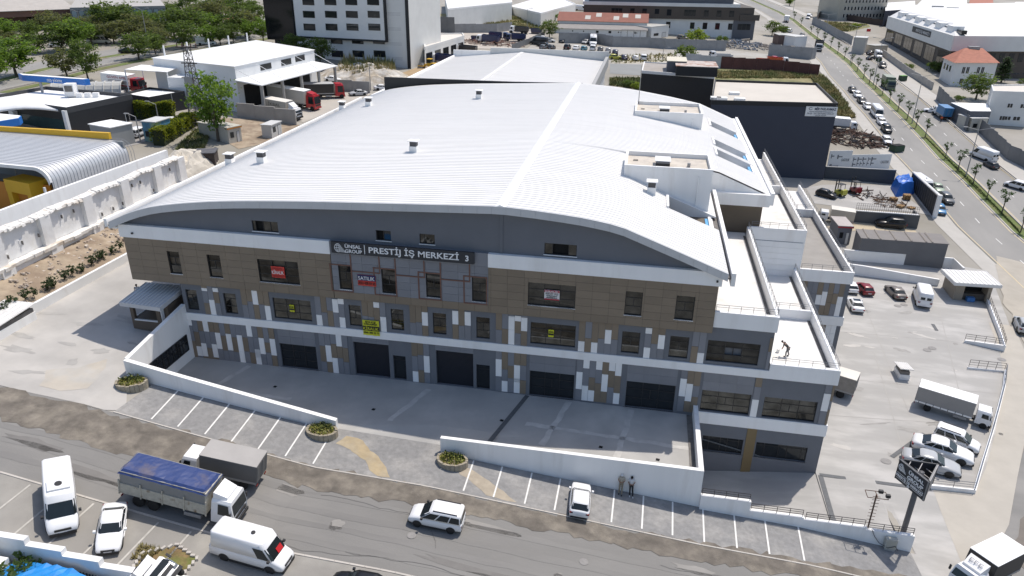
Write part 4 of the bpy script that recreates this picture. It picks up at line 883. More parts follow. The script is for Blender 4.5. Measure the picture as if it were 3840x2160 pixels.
for i in range(nx):
    for j in range(ny): TP.f.append((i*(ny+1)+j, (i+1)*(ny+1)+j, (i+1)*(ny+1)+j+1, i*(ny+1)+j+1))
tag(TP.build('tarpaulin', M('blue_tarp', (.02, .24, .62), .45, .1, 1.5), smooth=False), 'crumpled bright blue tarpaulin over a pile below the stepped wall', 'tarpaulin')
tag(MB().box(-46, -38.1, -36, -28.75, -1.5, 2.0).build('flat_roof', white), 'white flat roof corner beside the blue tarpaulin', 'roof')
PLT = thing('tree_pit', 'weedy earth pit edged with pale perforated blocks near the parked vans', 'planter')
pit = [(-30.6, -26.0), (-29.0, -24.6), (-27.2, -25.2), (-27.3, -27.3), (-30.4, -27.5)]
sheet('soil', pit, M('pit_soil', (.19, .13, .06), .95, .3, 2, c2=(.14, .15, .04), ps=.8, pa=.5, bump=.6, bs=8), 3, parent=PLT)
blk = MB(); blk.box(-.16, .16, -.09, .09, 0, .18).mesh; bmh = MB().box(-.16, .16, -.09, .09, -.05, .18).mesh('edging_block', kerb_m)
for a, c2 in zip(pit, pit[1:]+pit[:1]):
    a = Vector(a); c2 = Vector(c2); n = int((c2-a).length/.36)
    for k in range(n): p = a.lerp(c2, k/n); link('edging_block', bmh, PLT, (p.x, p.y, T(p.x, p.y)), math.atan2(c2.y-a.y, c2.x-a.x)+.5)
# ================================================================== VEHICLE BUILDERS (x forward, y left, origin on the ground)
def paint(name, c, r=.28, metal=0): return M('paint_'+name, c, r, .02, 1, obj=True, metal=metal, spec=.6)
PAINTS = {'white': (.78, .78, .78), 'black': (.012, .012, .014), 'dark': (.035, .037, .042), 'grey': (.13, .135, .14), 'silver': (.42, .43, .44), 'red': (.20, .012, .018), 'bronze': (.20, .175, .155), 'blue': (.05, .20, .40), 'navy': (.02, .03, .09), 'green': (.33, .40, .30), 'teal': (.05, .19, .25), 'yellow': (.45, .43, .06), 'brightred': (.42, .012, .02), 'beige': (.52, .47, .40), 'cream': (.55, .54, .48), 'olive': (.12, .15, .11), 'orange': (.50, .10, .03)}
def P_(c): return paint(c, PAINTS[c])
tyre_m = M('tyre', (.018, .018, .018), .85, 0); rim_m = M('rim', (.36, .36, .37), .35, 0, metal=.5); plast = M('black_plastic', (.02, .02, .022), .6, 0)
car_glass = M('car_glass', (.03, .038, .042), .04, .1, 2, metal=.45, obj=True); lamp_m = M('headlamp', (.20, .21, .22), .12, 0, metal=.3); tail_m = M('tail_lamp', (.25, .008, .01), .25, 0); plate_m = M('plate', (.7, .7, .7), .5, 0)
WHEEL = {}
def wheel(root, x, y, r, w=.2, dual=False):
    k = (round(r, 2), w)
    if k not in WHEEL:
        a = MB(); n = 16; prof = [(r*.62, -w/2), (r*.95, -w/2), (r, -w*.3), (r, w*.3), (r*.95, w/2), (r*.62, w/2)]
        a.loft([[(p*math.cos(2*math.pi*i/n), q, p*math.sin(2*math.pi*i/n)) for i in range(n)] for p, q in prof]); a.sm = True
        c = MB()
        for s in (-1, 1):
            c.loft([[(p*math.cos(2*math.pi*i/10), q*s, p*math.sin(2*math.pi*i/10)) for i in range(10)] for p, q in ((r*.64, w*.44), (r*.5, w*.47), (r*.2, w*.36))])
        WHEEL[k] = (a.mesh('tyre', tyre_m), c.mesh('rim', rim_m))
    t = link('wheel', WHEEL[k][0], root, (x, y, r)); link('rim', WHEEL[k][1], t); return t
def body_ring(x, w, zb, zt):
    h = zt-zb; s = [(0, zb), (w*.86, zb), (w*.96, zb+h*.12), (w, zb+h*.45), (w*.985, zt-h*.2), (w*.9, zt-h*.04), (w*.6, zt+.01), (0, zt+.02)]
    return [(x, y, z) for y, z in s]+[(x, -y, z) for y, z in s[-2:0:-1]]
SPEC = {  # length, width, roof height, body stations (x, width factor, z bottom, z top), greenhouse (x rear low, rear top, front top, front low, belt z), side windows, wheel x, wheel r
 'sedan': (4.6, 1.8, 1.45, [(-2.3, .78, .42, .72), (-2.22, .9, .3, .92), (-1.75, .98, .22, 1.0), (-.9, 1, .2, .96), (.4, 1, .2, .95), (1.0, .99, .2, .96), (1.7, .96, .22, .85), (2.15, .88, .28, .7), (2.3, .74, .36, .56)], (-1.75, -.95, .22, 1.0, .93), [(.06, .3), (.33, .62), (.65, .95)], (-1.35, 1.4), .32),
 'hatch': (4.1, 1.76, 1.47, [(-2.05, .82, .4, .85), (-1.98, .93, .28, .98), (-1.5, .99, .22, 1.0), (-.7, 1, .2, .97), (.5, 1, .2, .95), (.95, .99, .2, .96), (1.55, .96, .22, .86), (1.93, .88, .28, .7), (2.05, .76, .36, .56)], (-1.95, -1.4, .15, .95, .93), [(.1, .3), (.34, .62), (.65, .95)], (-1.25, 1.3), .31),
 'suv': (4.45, 1.86, 1.68, [(-2.22, .84, .5, .95), (-2.15, .94, .36, 1.1), (-1.6, .99, .3, 1.12), (-.7, 1, .28, 1.08), (.6, 1, .28, 1.05), (1.05, .99, .28, 1.05), (1.7, .97, .3, .98), (2.1, .9, .36, .82), (2.22, .8, .44, .66)], (-2.1, -1.75, .25, 1.05, 1.03), [(.06, .28), (.31, .6), (.63, .95)], (-1.35, 1.35), .36),
 'mpv': (4.4, 1.84, 1.83, [(-2.2, .9, .45, 1.0), (-2.17, .97, .32, 1.08), (-1.5, 1, .26, 1.1), (-.5, 1, .26, 1.08), (.8, 1, .26, 1.06), (1.3, .98, .26, 1.05), (1.75, .95, .28, .95), (2.1, .88, .32, .78), (2.2, .78, .4, .62)], (-2.17, -2.05, .42, 1.3, 1.04), [(.05, .3), (.33, .62), (.66, .95)], (-1.35, 1.4), .32),
 'van': (5.9, 2.05, 2.55, [(-2.95, .93, .5, 1.2), (-2.93, .98, .34, 1.3), (-2, 1, .3, 1.3), (0, 1, .3, 1.3), (1.6, 1, .3, 1.3), (2.15, .98, .3, 1.24), (2.6, .94, .32, 1.02), (2.85, .88, .36, .85), (2.95, .8, .42, .66)], (-2.93, -2.86, 1.35, 2.2, 1.25), [(.77, .955)], (-1.75, 1.95), .36),
 'minibus': (6.6, 2.05, 2.6, [(-3.3, .93, .5, 1.2), (-3.28, .98, .34, 1.3), (-2, 1, .3, 1.3), (0, 1, .3, 1.3), (1.9, 1, .3, 1.3), (2.45, .98, .3, 1.24), (2.95, .94, .32, 1.02), (3.2, .88, .36, .85), (3.3, .8, .42, .66)], (-3.28, -3.2, 1.7, 2.55, 1.25), [(.04, .26), (.28, .5), (.52, .74), (.78, .955)], (-2.1, 2.25), .36)}
ARCH = {}
def make_car(kind, c, extra=()):
    L, W, H, st, gh, wins, wx, wr = SPEC[kind]; pm = P_(c); root = link(kind_name(kind), None); w2 = W/2
    b = MB(); b.loft([body_ring(x, w2*f, zb, zt) for x, f, zb, zt in st]); bd = b.build('body', pm, root, smooth=True)
    xr0, xr1, xf1, xf0, zb = gh; tall = kind in ('van', 'minibus', 'mpv'); wb = w2*(.955 if tall else .9); wt = w2*(.88 if tall else .77)
    def X(s, t): return (xr0+(xr1-xr0)*t)*(1-s)+(xf0+(xf1-xf0)*t)*s
    def Wd(t): return wb+(wt-wb)*t
    zt = H-.09; rings = []
    def ring(t, z, ins=0):
        a, c2, w = X(0, t)+ins, X(1, t)-ins, Wd(t)-ins; e = .14; return [(c2, -w*.82, z), (c2, w*.82, z), (c2-e*1.4, w, z), ((a+c2)/2, w*1.01, z), (a+e, w, z), (a, w*.82, z), (a, -w*.82, z), (a+e, -w, z), ((a+c2)/2, -w*1.01, z), (c2-e*1.4, -w, z)]
    rings = [ring(0, zb-.06), ring(.5, zb+(zt-zb)*.5), ring(1, zt), ring(1, zt+.055, .09), ring(1, H, .3)]
    cb = MB(); cb.loft(rings); cab = cb.build('cabin', pm, root, smooth=True)
    def plate(name, f, m=car_glass, n=4):
        g_ = MB()
        for i in range(n+1):
            for j in range(2): g_.v.append(f(i/n, j))
        for i in range(n): g_.f.append((2*i, 2*i+2, 2*i+3, 2*i+1))
        return g_.build(name, m, cab, fix=False)
    gz = lambda t: zb+(zt-zb)*t
    t0, t1 = (.1, .9) if not tall else (.08, .86)
    if kind in ('van', 'minibus'): t0, t1 = .0, .7
    def off(p): return p
    plate('windscreen', lambda u, j: (X(1, (t0, t1)[j])+.02-.2*max(0, (abs(2*u-1)*.94-.82)/.18), (2*u-1)*Wd((t0, t1)[j])*.94, gz((t0, t1)[j])), n=12)
    if kind not in ('van',): plate('rear_window', lambda u, j: (X(0, (t0+.05, t1)[j])-.02+.14*max(0, (abs(2*u-1)*.92-.82)/.18), (1-2*u)*Wd((t0, t1)[j])*.92, gz((t0+.05, t1)[j])), n=12)
    if kind == 'van': 
        for s in (-1, 1): plate('rear_window', lambda u, j, s=s: (X(0, .4)-.02, s*(.12+.62*u)*w2*.95, gz((.15, .5)[j])), n=1)
    for a, e in wins:
        for s in (-1, 1):
            plate('side_window', lambda u, j, s=s: (X(a+(e-a)*u, (t0, t1)[j])+(0 if kind != 'sedan' else 0), s*(Wd((t0, t1)[j])*1.012+.012), gz((t0, t1)[j])), n=2)
    for x in wx:
        for s in (-1, 1):
            wheel(root, x, s*(w2-.12), wr, .22)
            k = round(wr, 2)
            if k not in ARCH:
                a_ = MB(); n = 10; R = wr+.07; a_.add([(R*math.cos(math.pi*i/n), 0, R*math.sin(math.pi*i/n)) for i in range(n+1)], [tuple(range(n+1))]); ARCH[k] = a_.mesh('wheel_arch', plast)
            link('wheel_arch', ARCH[k], bd, (x, s*(w2+.004), wr+.02))
    xf, xr = L/2, -L/2; zl = st[-2][3]-.02; zt_ = st[1][3]-.12
    for s in (-1, 1):
        q = MB(); x1 = st[-2][0]; y0, y1 = w2*.88*.5, w2*.86
        q.add([(x1+.09, s*y0, zl-.14), (x1-.02, s*y1, zl-.12), (x1-.16, s*(y1+.02), zl+.0), (x1-.1, s*y0, zl+.035)], [(0, 1, 2, 3)]); q.build('headlight', lamp_m, bd, fix=False)
        hh = .16 if kind in ('sedan', 'hatch') else .3
        MB().box(xr+.0, xr+.12, s*w2*.62, s*w2*.93, zt_-hh, zt_).build('tail_light', tail_m, bd)
        MB().box(xf0_(gh)-.1, xf0_(gh)+.08, s*(w2+.02), s*(w2+.2), zb, zb+.16).build('mirror', pm if kind in ('sedan', 'hatch', 'suv') else plast, bd)
    MB().box(xf-.1, xf+.005, -w2*.5, w2*.5, zl-.22, zl-.05).build('grille', plast, bd); MB().box(xf-.22, xf+.03, -w2*.8, w2*.8, .22, .44 if not tall else .5).build('front_bumper', plast, bd)
    MB().box(xr-.015, xr+.2, -w2*.8, w2*.8, .28, .44).build('rear_bumper', plast, bd); MB().box(xr-.025, xr-.01, -.26, .26, .5 if tall else .56, .61 if tall else .67).build('number_plate', plate_m, bd); MB().box(xf+.01, xf+.025, -.26, .26, .4, .51).build('number_plate', plate_m, bd)
    for s in (-1, 1): MB().box(wx[0]+wr+.1, wx[1]-wr-.1, s*(w2-.03), s*(w2+.012), .24 if kind not in ('suv',) else .3, .36 if kind not in ('suv',) else .44).build('sill', plast if tall or kind == 'suv' else pm, bd)
    if 'rails' in extra:
        for s in (-1, 1): MB().box(xr1+.3, xf1-.2, s*wt*.86-.025, s*wt*.86+.025, H-.06, H+.04).build('roof_rail', plast, cab)
    if 'unit' in extra:
        u = MB().box(xf1-1.5, xf1-.45, -.7, .7, H-.05, H+.14).build('roof_unit', pm, cab); MB().lathe([(.24, H+.14), (.24, H+.18), (.08, H+.18)], 14, (xf1-1.0, 0, 0)).build('fan', plast, u)
    if 'vent' in extra: MB().lathe([(.16, H-.02), (.16, H+.08), (.05, H+.09)], 12, (xf1-1.2, 0, 0)).build('roof_vent', plast, cab)
    if 'sunroof' in extra: MB().box(xr1+.25, xf1-.12, -wt*.72, wt*.72, H-.012, H+.012).build('glass_roof', car_glass, cab)
    if 'flag' in extra:
        f = MB(); xa, xb = X(1, .04)+.06, X(1, .35)+.06; f.add([(xa, -.1, gz(.04)+.03), (xa, .55, gz(.04)+.03), (xb, .55, gz(.35)+.03), (xb, -.1, gz(.35)+.03)], [(0, 1, 2, 3)]); f.build('flag', M('flag_red', (.5, .01, .015), .6, 0), cab, fix=False)
    return register(root)
def xf0_(gh): return gh[3]-.25
def kind_name(k): return {'sedan': 'sedan_car', 'hatch': 'hatchback_car', 'suv': 'suv_car', 'mpv': 'people_carrier', 'van': 'panel_van', 'minibus': 'minibus'}[k]
CARS = {}
def up_matrix(p, fwd):
    e = 1.2; n = Vector((-(T(p.x+e, p.y)-T(p.x-e, p.y))/(2*e), -(T(p.x, p.y+e)-T(p.x, p.y-e))/(2*e), 1)).normalized()
    f = Vector((fwd.x, fwd.y, 0)); f = (f-n*f.dot(n)).normalized(); l = n.cross(f); return Matrix((f, l, n)).transposed()
def setpose(o, p, fwd, s=1, flat=False):
    m = up_matrix(p, fwd) if not flat else Matrix.Rotation(math.atan2(fwd.y, fwd.x), 3, 'Z')
    o.rotation_euler = m.to_euler(); o.location = Vector((p.x, p.y, T(p.x, p.y)+.03)); o.scale = (s, s, s)
def place(o, L, W, pr, pf, hr=0, hf=0, side=0, anchor=.5, fit=True, ctr=None, h=0):
    """rear and front pixels (with their height above ground) -> pose; side shifts sideways in car widths"""
    if ctr: 
        c = at(*ctr, h); a = at(*pr); f = at(*pf); d = (f-a); d.z = 0; d.normalize(); s = 1
    else:
        a = at(*pr, hr); f = at(*pf, hf); d = f-a; d.z = 0; s = max(.92, min(1.15, d.length/L)) if fit else 1; d.normalize(); c = Vector((a.x*(1-anchor)+f.x*anchor, a.y*(1-anchor)+f.y*anchor, 0))
    lft = Vector((-d.y, d.x, 0)); c = c+lft*(side*W*s); setpose(o, c, d, s); return o
def car(kind, c, label, pr, pf, group=None, extra=(), cat=None, **k):
    key = (kind, c, tuple(extra))
    o = CARS[key] = make_car(*key) if key not in CARS else None
    if o is None:
        o = dup(CARSRC[key], (0, 0, 0), 0)
    else: CARSRC[key] = o
    L, W = SPEC[kind][:2]; place(o, L, W, pr, pf, **k)
    tag(o, label, cat or {'van': 'van', 'minibus': 'minibus'}.get(kind, 'car'), group); return o
CARSRC = {}
def make_truck(cabc, Lb, Hb, bodyc, kind='box', W=2.3, L0=.9, cabh=2.35, cabl=1.75, axles=1, fairing=False, tarp=None, sideb=None, roofm=None):
    """cab-over truck; x=0 is the middle of cargo body + cab. kinds: box, tarp, open, dump, trailer"""
    root = link({'box': 'box_truck', 'tarp': 'tarpaulin_truck', 'curtain': 'box_truck', 'dump': 'dump_truck', 'trailer': 'articulated_truck', 'flat': 'flatbed_truck'}[kind], None); tot = Lb+.35+cabl; xr = -tot/2; xb = xr+Lb; xc = xb+.35; xf = tot/2; w2 = W/2; pm = P_(cabc) if cabc in PAINTS else cabc; bm = P_(bodyc) if bodyc in PAINTS else bodyc
    z0 = L0; cw = w2*.93
    MB().box(xr+.2, xf-.3, -.42, .42, .5, .78).build('chassis', plast, root)
    q = MB(); q.loft([[(x, y*cw, z) for y, z in ((-1, .55), (1, .55), (1, 1.35), (.93, cabh-.2), (.82, cabh), (-.82, cabh), (-.93, cabh-.2), (-1, 1.35))] for x in (xc, xf-.35)]+[[(xf-.05 if z < 1.4 else xf-.05-.32*(z-1.35)/(cabh-1.35), y*cw*.97, z) for y, z in ((-1, .55), (1, .55), (1, 1.35), (.9, cabh-.25), (.78, cabh-.08), (-.78, cabh-.08), (-.9, cabh-.25), (-1, 1.35))]]); cb = q.build('cab', pm, root)
    xs = lambda z: xf-.05-.32*(z-1.35)/(cabh-1.35)
    g_ = MB(); za, zb2 = 1.42, cabh-.32; g_.add([(xs(za)+.015, -cw*.88, za), (xs(za)+.015, cw*.88, za), (xs(zb2)+.015, cw*.82, zb2), (xs(zb2)+.015, -cw*.82, zb2)], [(0, 1, 2, 3)]); g_.build('windscreen', car_glass, cb, fix=False)
    for s in (-1, 1):
        g_ = MB(); y = s*(cw+.012); g_.add([(xc+.55, y, 1.42), (xf-.4, y, 1.42), (xf-.52, s*(cw*.955+.012), cabh-.3), (xc+.55, s*(cw*.955+.012), cabh-.3)], [(0, 1, 2, 3)]); g_.build('side_window', car_glass, cb, fix=False)
        MB().box(xf-.3, xf-.2, s*(cw+.1), s*(cw+.26), 1.5, 1.95).build('mirror', plast, cb); MB().box(xf-.08, xf+.0, s*cw*.6, s*cw*.92, .75, .95).build('headlight', lamp_m, cb)
        MB().box(xb-1.9, xb-.5, s*(w2-.35), s*(w2-.08), .45, .8).build('fuel_tank' if s > 0 else 'side_guard', steel, root)
        for x in (xr+.0,): MB().box(x-.02, x+.04, s*w2*.6, s*w2*.9, .62, .76).build('tail_light', tail_m, root)
    MB().box(xf-.25, xf+.06, -cw, cw, .38, .68).build('bumper', pm if cabc != 'white' else plast, cb); MB().box(xf-.06, xf+.012, -cw*.7, cw*.7, .95, 1.25).build('grille', plast, cb)
    if fairing: f = MB(); f.loft([[(xc+.05, y*cw*.8, z) for y, z in ((-1, cabh-.05), (1, cabh-.05), (.95, Hb-.15), (-.95, Hb-.15))], [(xf-.75, y*cw*.74, z) for y, z in ((-1, cabh-.05), (1, cabh-.05), (.9, cabh+.22), (-.9, cabh+.22))]]); f.build('wind_deflector', pm, cb)
    r = .42 if W < 2.4 else .5
    for s in (-1, 1):
        wheel(root, xf-.75, s*(w2-.2), r, .26)
        ax = {1: [xr+Lb*.24], 2: [xr+Lb*.2, xr+Lb*.2+1.25], 3: [xr+1.6, xr+2.9, xb-.6]}[axles]
        if kind == 'trailer': ax = [xr+1.5, xr+2.8, xr+4.1, xb-1.1]
        for x in ax: wheel(root, x, s*(w2-.22), r, .3)
    if kind in ('box', 'curtain', 'trailer'):
        bd = MB().box(xr, xb, -w2, w2, z0, Hb-.05).build('cargo_box', bm, root)
        MB().box(xr-.02, xb+.02, -w2-.02, w2+.02, Hb-.06, Hb).build('box_roof', roofm or white, bd)
        for s in (-1, 1):
            MB().box(xr+.01, xb-.01, s*(w2+.012)-.012, s*(w2+.012)+.012, z0, z0+.22).build('side_rail', steel if kind != 'curtain' else white, bd)
            if kind == 'curtain':
                for k in range(int(Lb/.8)): MB().box(xr+.4+.8*k, xr+.46+.8*k, s*(w2+.02)-.01, s*(w2+.02)+.01, z0+.0, z0+.3).build('strap', plast, bd)
        MB().box(xr-.03, xr, -w2*.96, -.02, z0+.05, Hb-.15).build('rear_door', bm, bd); MB().box(xr-.03, xr, .02, w2*.96, z0+.05, Hb-.15).build('rear_door', bm, bd)
        for y in (-.15, .15, -w2*.8, w2*.8): MB().tube((xr-.05, y, z0+.1), (xr-.05, y, Hb-.2), .02, n=5).build('lock_bar', steel, bd)
    elif kind == 'tarp':
        sb = sideb or bm
        for s in (-1, 1):
            n = 4
            for k in range(n): MB().box(xr+Lb*k/n+.03, xr+Lb*(k+1)/n-.03, s*w2-.04, s*w2+.04, z0, z0+1.0).build('drop_side', sb, root)
            for k in range(n+1): MB().box(xr+Lb*k/n-.05, xr+Lb*k/n+.05, s*(w2+.05)-.04, s*(w2+.05)+.04, z0-.1, z0+1.35).build('stake', sb, root)
        MB().box(xr, xr+.08, -w2+.05, w2-.05, z0, z0+1.2).build('tailboard', sb, root); MB().box(xb-.1, xb, -w2, w2, z0, Hb-.15).build('headboard', sb, root); MB().box(xr, xb, -w2+.05, w2-.05, z0-.08, z0).build('bed', plast, root)
        MB().box(xr+.06, xb-.12, -w2+.03, w2-.03, z0, Hb-.12).build('load', M('load_cover', (.23, .23, .225), .8, .1, obj=True), root)
        tm = tarp; t = MB(); nx, ny = 22, 8; rr = random.Random(2)
        for i in range(nx+1):
            for j in range(ny+1):
                u, v = i/nx, j/ny; edge = j in (0, ny) or i in (0, nx); y = (-1+2*v)*(w2+.07)
                t.v.append((xr-.08+(Lb+.12)*u, y, Hb-(.22+rr.uniform(0, .1) if edge else 0)+(0 if edge else .07*math.sin(v*math.pi)+.02*math.sin(u*19+j*.6)+rr.uniform(-.018, .018))))
        for i in range(nx):
            for j in range(ny): t.f.append((i*(ny+1)+j, (i+1)*(ny+1)+j, (i+1)*(ny+1)+j+1, i*(ny+1)+j+1))
        t.build('tarpaulin', tm, root, fix=False)
    elif kind == 'dump':
        d = MB(); d.box(xr, xb, -w2, w2, z0, z0+.1)
        for s in (-1, 1): d.box(xr, xb, s*w2-.05, s*w2+.05, z0, Hb)
        d.box(xr, xr+.1, -w2, w2, z0, Hb-.1); d.box(xb-.1, xb, -w2, w2, z0, Hb+.1); db = d.build('tipper_body', bm, root)
        for s in (-1, 1):
            for k in range(5): MB().box(xr+.4+(Lb-.8)*k/4-.05, xr+.4+(Lb-.8)*k/4+.05, s*(w2+.06)-.04, s*(w2+.06)+.04, z0, Hb-.02).build('body_rib', bm, db)
    elif kind == 'flat':
        MB().box(xr, xb, -w2, w2, z0-.1, z0+.06).build('bed', bm, root)
        for s in (-1, 1): MB().box(xr, xb, s*w2-.03, s*w2+.03, z0+.06, z0+.45).build('drop_side', bm, root)
    root['len'] = tot; return register(root)
def truck(label, pr, pf, cat='truck', group=None, bodyspan=False, wid=2.3, root=None, **k):
    """pr/pf: pixels of rear and front ends; bodyspan: pf marks the front of the cargo body instead of the cab"""
    o = root; tot = o['len']; Lb = k.pop('Lb', None)
    if bodyspan:
        a = at(*pr, k['hr']); f = at(*pf, k['hf']); d = f-a; d.z = 0; s = max(.85, min(1.25, d.length/Lb)); d.normalize(); c = Vector((a.x, a.y, 0))+d*(tot/2*s); c += Vector((-d.y, d.x, 0))*k.get('side', 0)*wid
        setpose(o, c, d, s)
    else: place(o, tot, wid, pr, pf, **k)
    del o['len']; return tag(o, label, cat, group)
# ================================================================== VEHICLES IN VIEW
c5 = lambda x, y: CP(x, y, 0, 1620)
c6 = lambda x, y: CP(x, y, 960, 1620)
c7 = lambda x, y: CP(x, y, 1920, 1620)
c8 = lambda x, y: CP(x, y, 2880, 1620)
c4 = lambda x, y: CP(x, y, 2880, 1080)
c3 = lambda x, y: CP(x, y, 2880, 540)
c2_ = lambda x, y: CP(x, y, 2880, 0)
cm = lambda x, y: CP(x, y, 1920, 0)
cl = lambda x, y: CP(x, y, 960, 0)
c0 = lambda x, y: CP(x, y, 0, 0)
# front street and near bays
car('van', 'white', 'tall white panel van with black roof fan in the near bays', c5(495, 222), c5(640, 1030), extra=('unit',), hr=2.5, hf=.3)
car('sedan', 'white', 'white saloon with dark rear screen parked beside the tall fan-roofed van', c5(1130, 700), c5(1085, 1205), hr=1.0, hf=.3)
car('van', 'white', 'white panel van with red flag on its dashboard', c5(2165, 880), c6(285, 1300), extra=('vent', 'flag'), hr=2.5, hf=.4)
car('mpv', 'white', 'white people carrier with black roof rails driving on the street', c6(2020, 1040), c6(1560, 945), extra=('rails',), side=-.46)
car('hatch', 'white', 'white hatchback parked nose to the white court wall', c7(665, 868), c7(695, 490), hr=.2, hf=.9)
car('hatch', 'black', 'black car roof at the edge of the near kerb', c6(1180, 1500), c6(860, 1440), hr=1.2, hf=1.2)
tarp_m = M('truck_tarp', (.026, .05, .165), .5, .06, 1, c2=(.17, .14, .14), ps=.35, pa=.62, obj=True); oldw = M('old_cream', (.42, .40, .34), .8, .15, 3, c2=(.2, .14, .09), ps=2.2, pa=.64, obj=True)
truck('old cream lorry with dusty blue tarpaulin over its load', c5(1205, 232), c5(2085, 462), bodyspan=True, Lb=7.2, hr=3.4, hf=3.4, root=make_truck('white', 7.2, 3.4, 'cream', 'tarp', 2.45, 1.15, 2.7, 1.9, 2, True, tarp_m, oldw))
truck('grey box truck with white cab parked behind the blue tarpaulin lorry', (645, 1141), (522, 1114), bodyspan=True, Lb=5.2, hr=3.0, hf=3.0, root=make_truck('white', 5.2, 3.0, M('grey_box', (.13, .13, .13), .7, .06, obj=True), 'box', 2.3, .95, 2.2, 1.6, 1, roofm=M('dusty_roof', (.36, .345, .33), .7, .06)))
tk = make_truck('white', 4.6, 3.0, 'white', 'box', 2.1, .95, 2.2, 1.7, 1); cu_ = MB().box(1.35, 1.95, -.75, .75, 2.3, 2.95).build('cooling_unit', white, tk)
for k in range(7): MB().box(1.4+.02*(k % 2), 1.9, -.68+.2*k, -.56+.2*k, 2.95, 3.0+.03*(k % 3)).build('condenser', plast, cu_)
truck('white refrigerated truck with black engine unit over the cab, by the weedy pit', c5(1330, 1500), c5(1690, 1325), bodyspan=True, Lb=4.6, hr=3.0, hf=3.0, root=tk)
efe = make_truck('white', 5.0, 3.25, M('dark_box', (.05, .047, .044), .6, .05, obj=True), 'box', 2.35, 1.0, 2.35, 1.8, 1, True)
truck('truck with white-topped dark box and white deflector bearing three letters', (2552, 1353), c8(2155, 1225), bodyspan=True, Lb=5.0, hr=3.25, hf=3.25, root=efe)
dfl = next(c for c in efe.children if c.name.startswith('cab')); text('lettering', 'EFE', .5, M('deflector_print', (.3, .3, .31), .6, 0), dfl, (2.55, -.55, 2.85), (0, 1, 0), (-.75, 0, .55), .01, fit=1.1)
# right car yard
truck('grey-sided trailer truck parked behind the building corner in the yard', c4(915, 852), c4(640, 770), bodyspan=True, Lb=6.0, hr=3.2, hf=3.2, root=make_truck('white', 6.0, 3.2, M('tan_grey_box', (.27, .25, .225), .8, .12, 2, obj=True), 'box', 2.4, 1.0, 2.3, 1.7, 1, roofm=M('cream_roof', (.66, .63, .57), .7, .05)))
truck('white-cabbed curtain-side truck in the right yard, white roof and grey sides', c4(1540, 915), c4(2080, 1075), bodyspan=True, Lb=6.2, hr=3.1, hf=3.1, root=make_truck('white', 6.2, 3.1, M('curtain_grey', (.30, .29, .28), .7, .04, obj=True), 'curtain', 2.3, .95, 2.25, 1.7, 1))
car('mpv', 'white', 'white people carrier parked beside the curtain-side truck', c8(1722, 115), c8(2015, 222), side=.44, fit=True, extra=('rails', ))
car('sedan', 'white', 'white saloon between the people carrier and the silver car', c8(1420, 185), c8(2060, 385), side=.45)
car('sedan', 'silver', 'silver saloon half hidden behind the pylon sign', c8(1330, 330), c8(1930, 500), side=.45)
car('sedan', 'white', 'white saloon with dark glass roof alone at the panelled wing', c4(905, 250), c4(850, 75), extra=('sunroof',), hr=.2, hf=1.0)
car('hatch', 'red', 'dark red car parked at the back wall of the yard', c4(1005, 70), c3(925, 1385), hr=.2, hf=.9)
car('sedan', 'bronze', 'bronze-grey saloon parked between the red car and the white van', c4(1322, 105), c3(1245, 1420), hr=.2, hf=.9)
car('van', 'white', 'white van with black rear window parked in front of the gate kiosk', c4(1560, 185), c3(1560, 1378), hr=.2, hf=2.3)
car('hatch', 'white', 'white car tail just showing past the panelled wing corner', c4(845, 40), c3(800, 1370), hr=.3, hf=.9)
# middle right: works yard and boulevard
truck('beige-white luton van parked beside the grey yard wall', c3(880, 645), c3(640, 610), bodyspan=True, Lb=4.4, hr=3.0, hf=3.0, root=make_truck('white', 4.4, 3.0, 'beige', 'box', 2.1, .9, 2.1, 1.7, 1, roofm=M('cream_roof', (.66, .63, .57), .7, .05)))
car('suv', 'black', 'black SUV parked below the grey yard wall', c3(1385, 868), c3(1090, 838), side=-.42)
car('hatch', 'black', 'black hatchback parked beside the forklifts', c3(490, 520), c3(650, 562), side=.42)
car('minibus', 'white', 'white minibus parked outside the dark container fence', c3(1530, 300), c3(1590, 470), hr=2.5, hf=.3, extra=('vent',))
car('sedan', 'green', 'pale green saloon beside the white minibus', c3(1675, 385), c3(1735, 500), hr=.9, hf=.2)
car('suv', 'grey', 'grey SUV ahead of the pale green saloon', c3(1765, 465), c3(1830, 603), hr=1.5, hf=.3)
car('hatch', 'blue', 'bright blue hatchback at the end of the container fence', c3(1715, 590), c3(1745, 712), hr=1.2, hf=.2)
car('van', 'white', 'white van in the far carriageway ahead of a dark car', c3(2215, 165), c3(2110, 85), hr=.2, hf=1.0, fit=False)
car('hatch', 'dark', 'dark car in the far carriageway behind a white van', c3(2290, 255), c3(2195, 175), hr=.2, hf=.7)
car('mpv', 'white', 'white people carrier in the far carriageway by the grey fence', c3(2560, 455), c3(2425, 385), hr=.2, hf=.8)
car('hatch', 'silver', 'silver car on the boulevard beyond the yard railing', (2585, 860), (2560, 800))
QG = 'vehicles queued along the boulevard kerb'
q0, q1 = c2_(820, 890), c2_(1210, 1345)
for kd, cc, ct, lb in [('sedan', 'dark', (845, 925), 'dark car at the far end of the kerb queue'), ('hatch', 'white', (895, 975), 'white hatchback second from the far end of the kerb queue'), ('sedan', 'dark', (937, 1033), 'dark car between two white cars in the kerb queue'), ('sedan', 'white', (997, 1092), 'white saloon just behind the minibus in the kerb queue'), ('minibus', 'white', (1085, 1170), 'white minibus in the kerb queue'), ('sedan', 'white', (1137, 1248), 'white saloon between minibus and black car in the kerb queue'), ('suv', 'black', (1185, 1325), 'black SUV at the near end of the kerb queue')]:
    car(kd, cc, lb, q0, q1, QG, ctr=c2_(*ct))
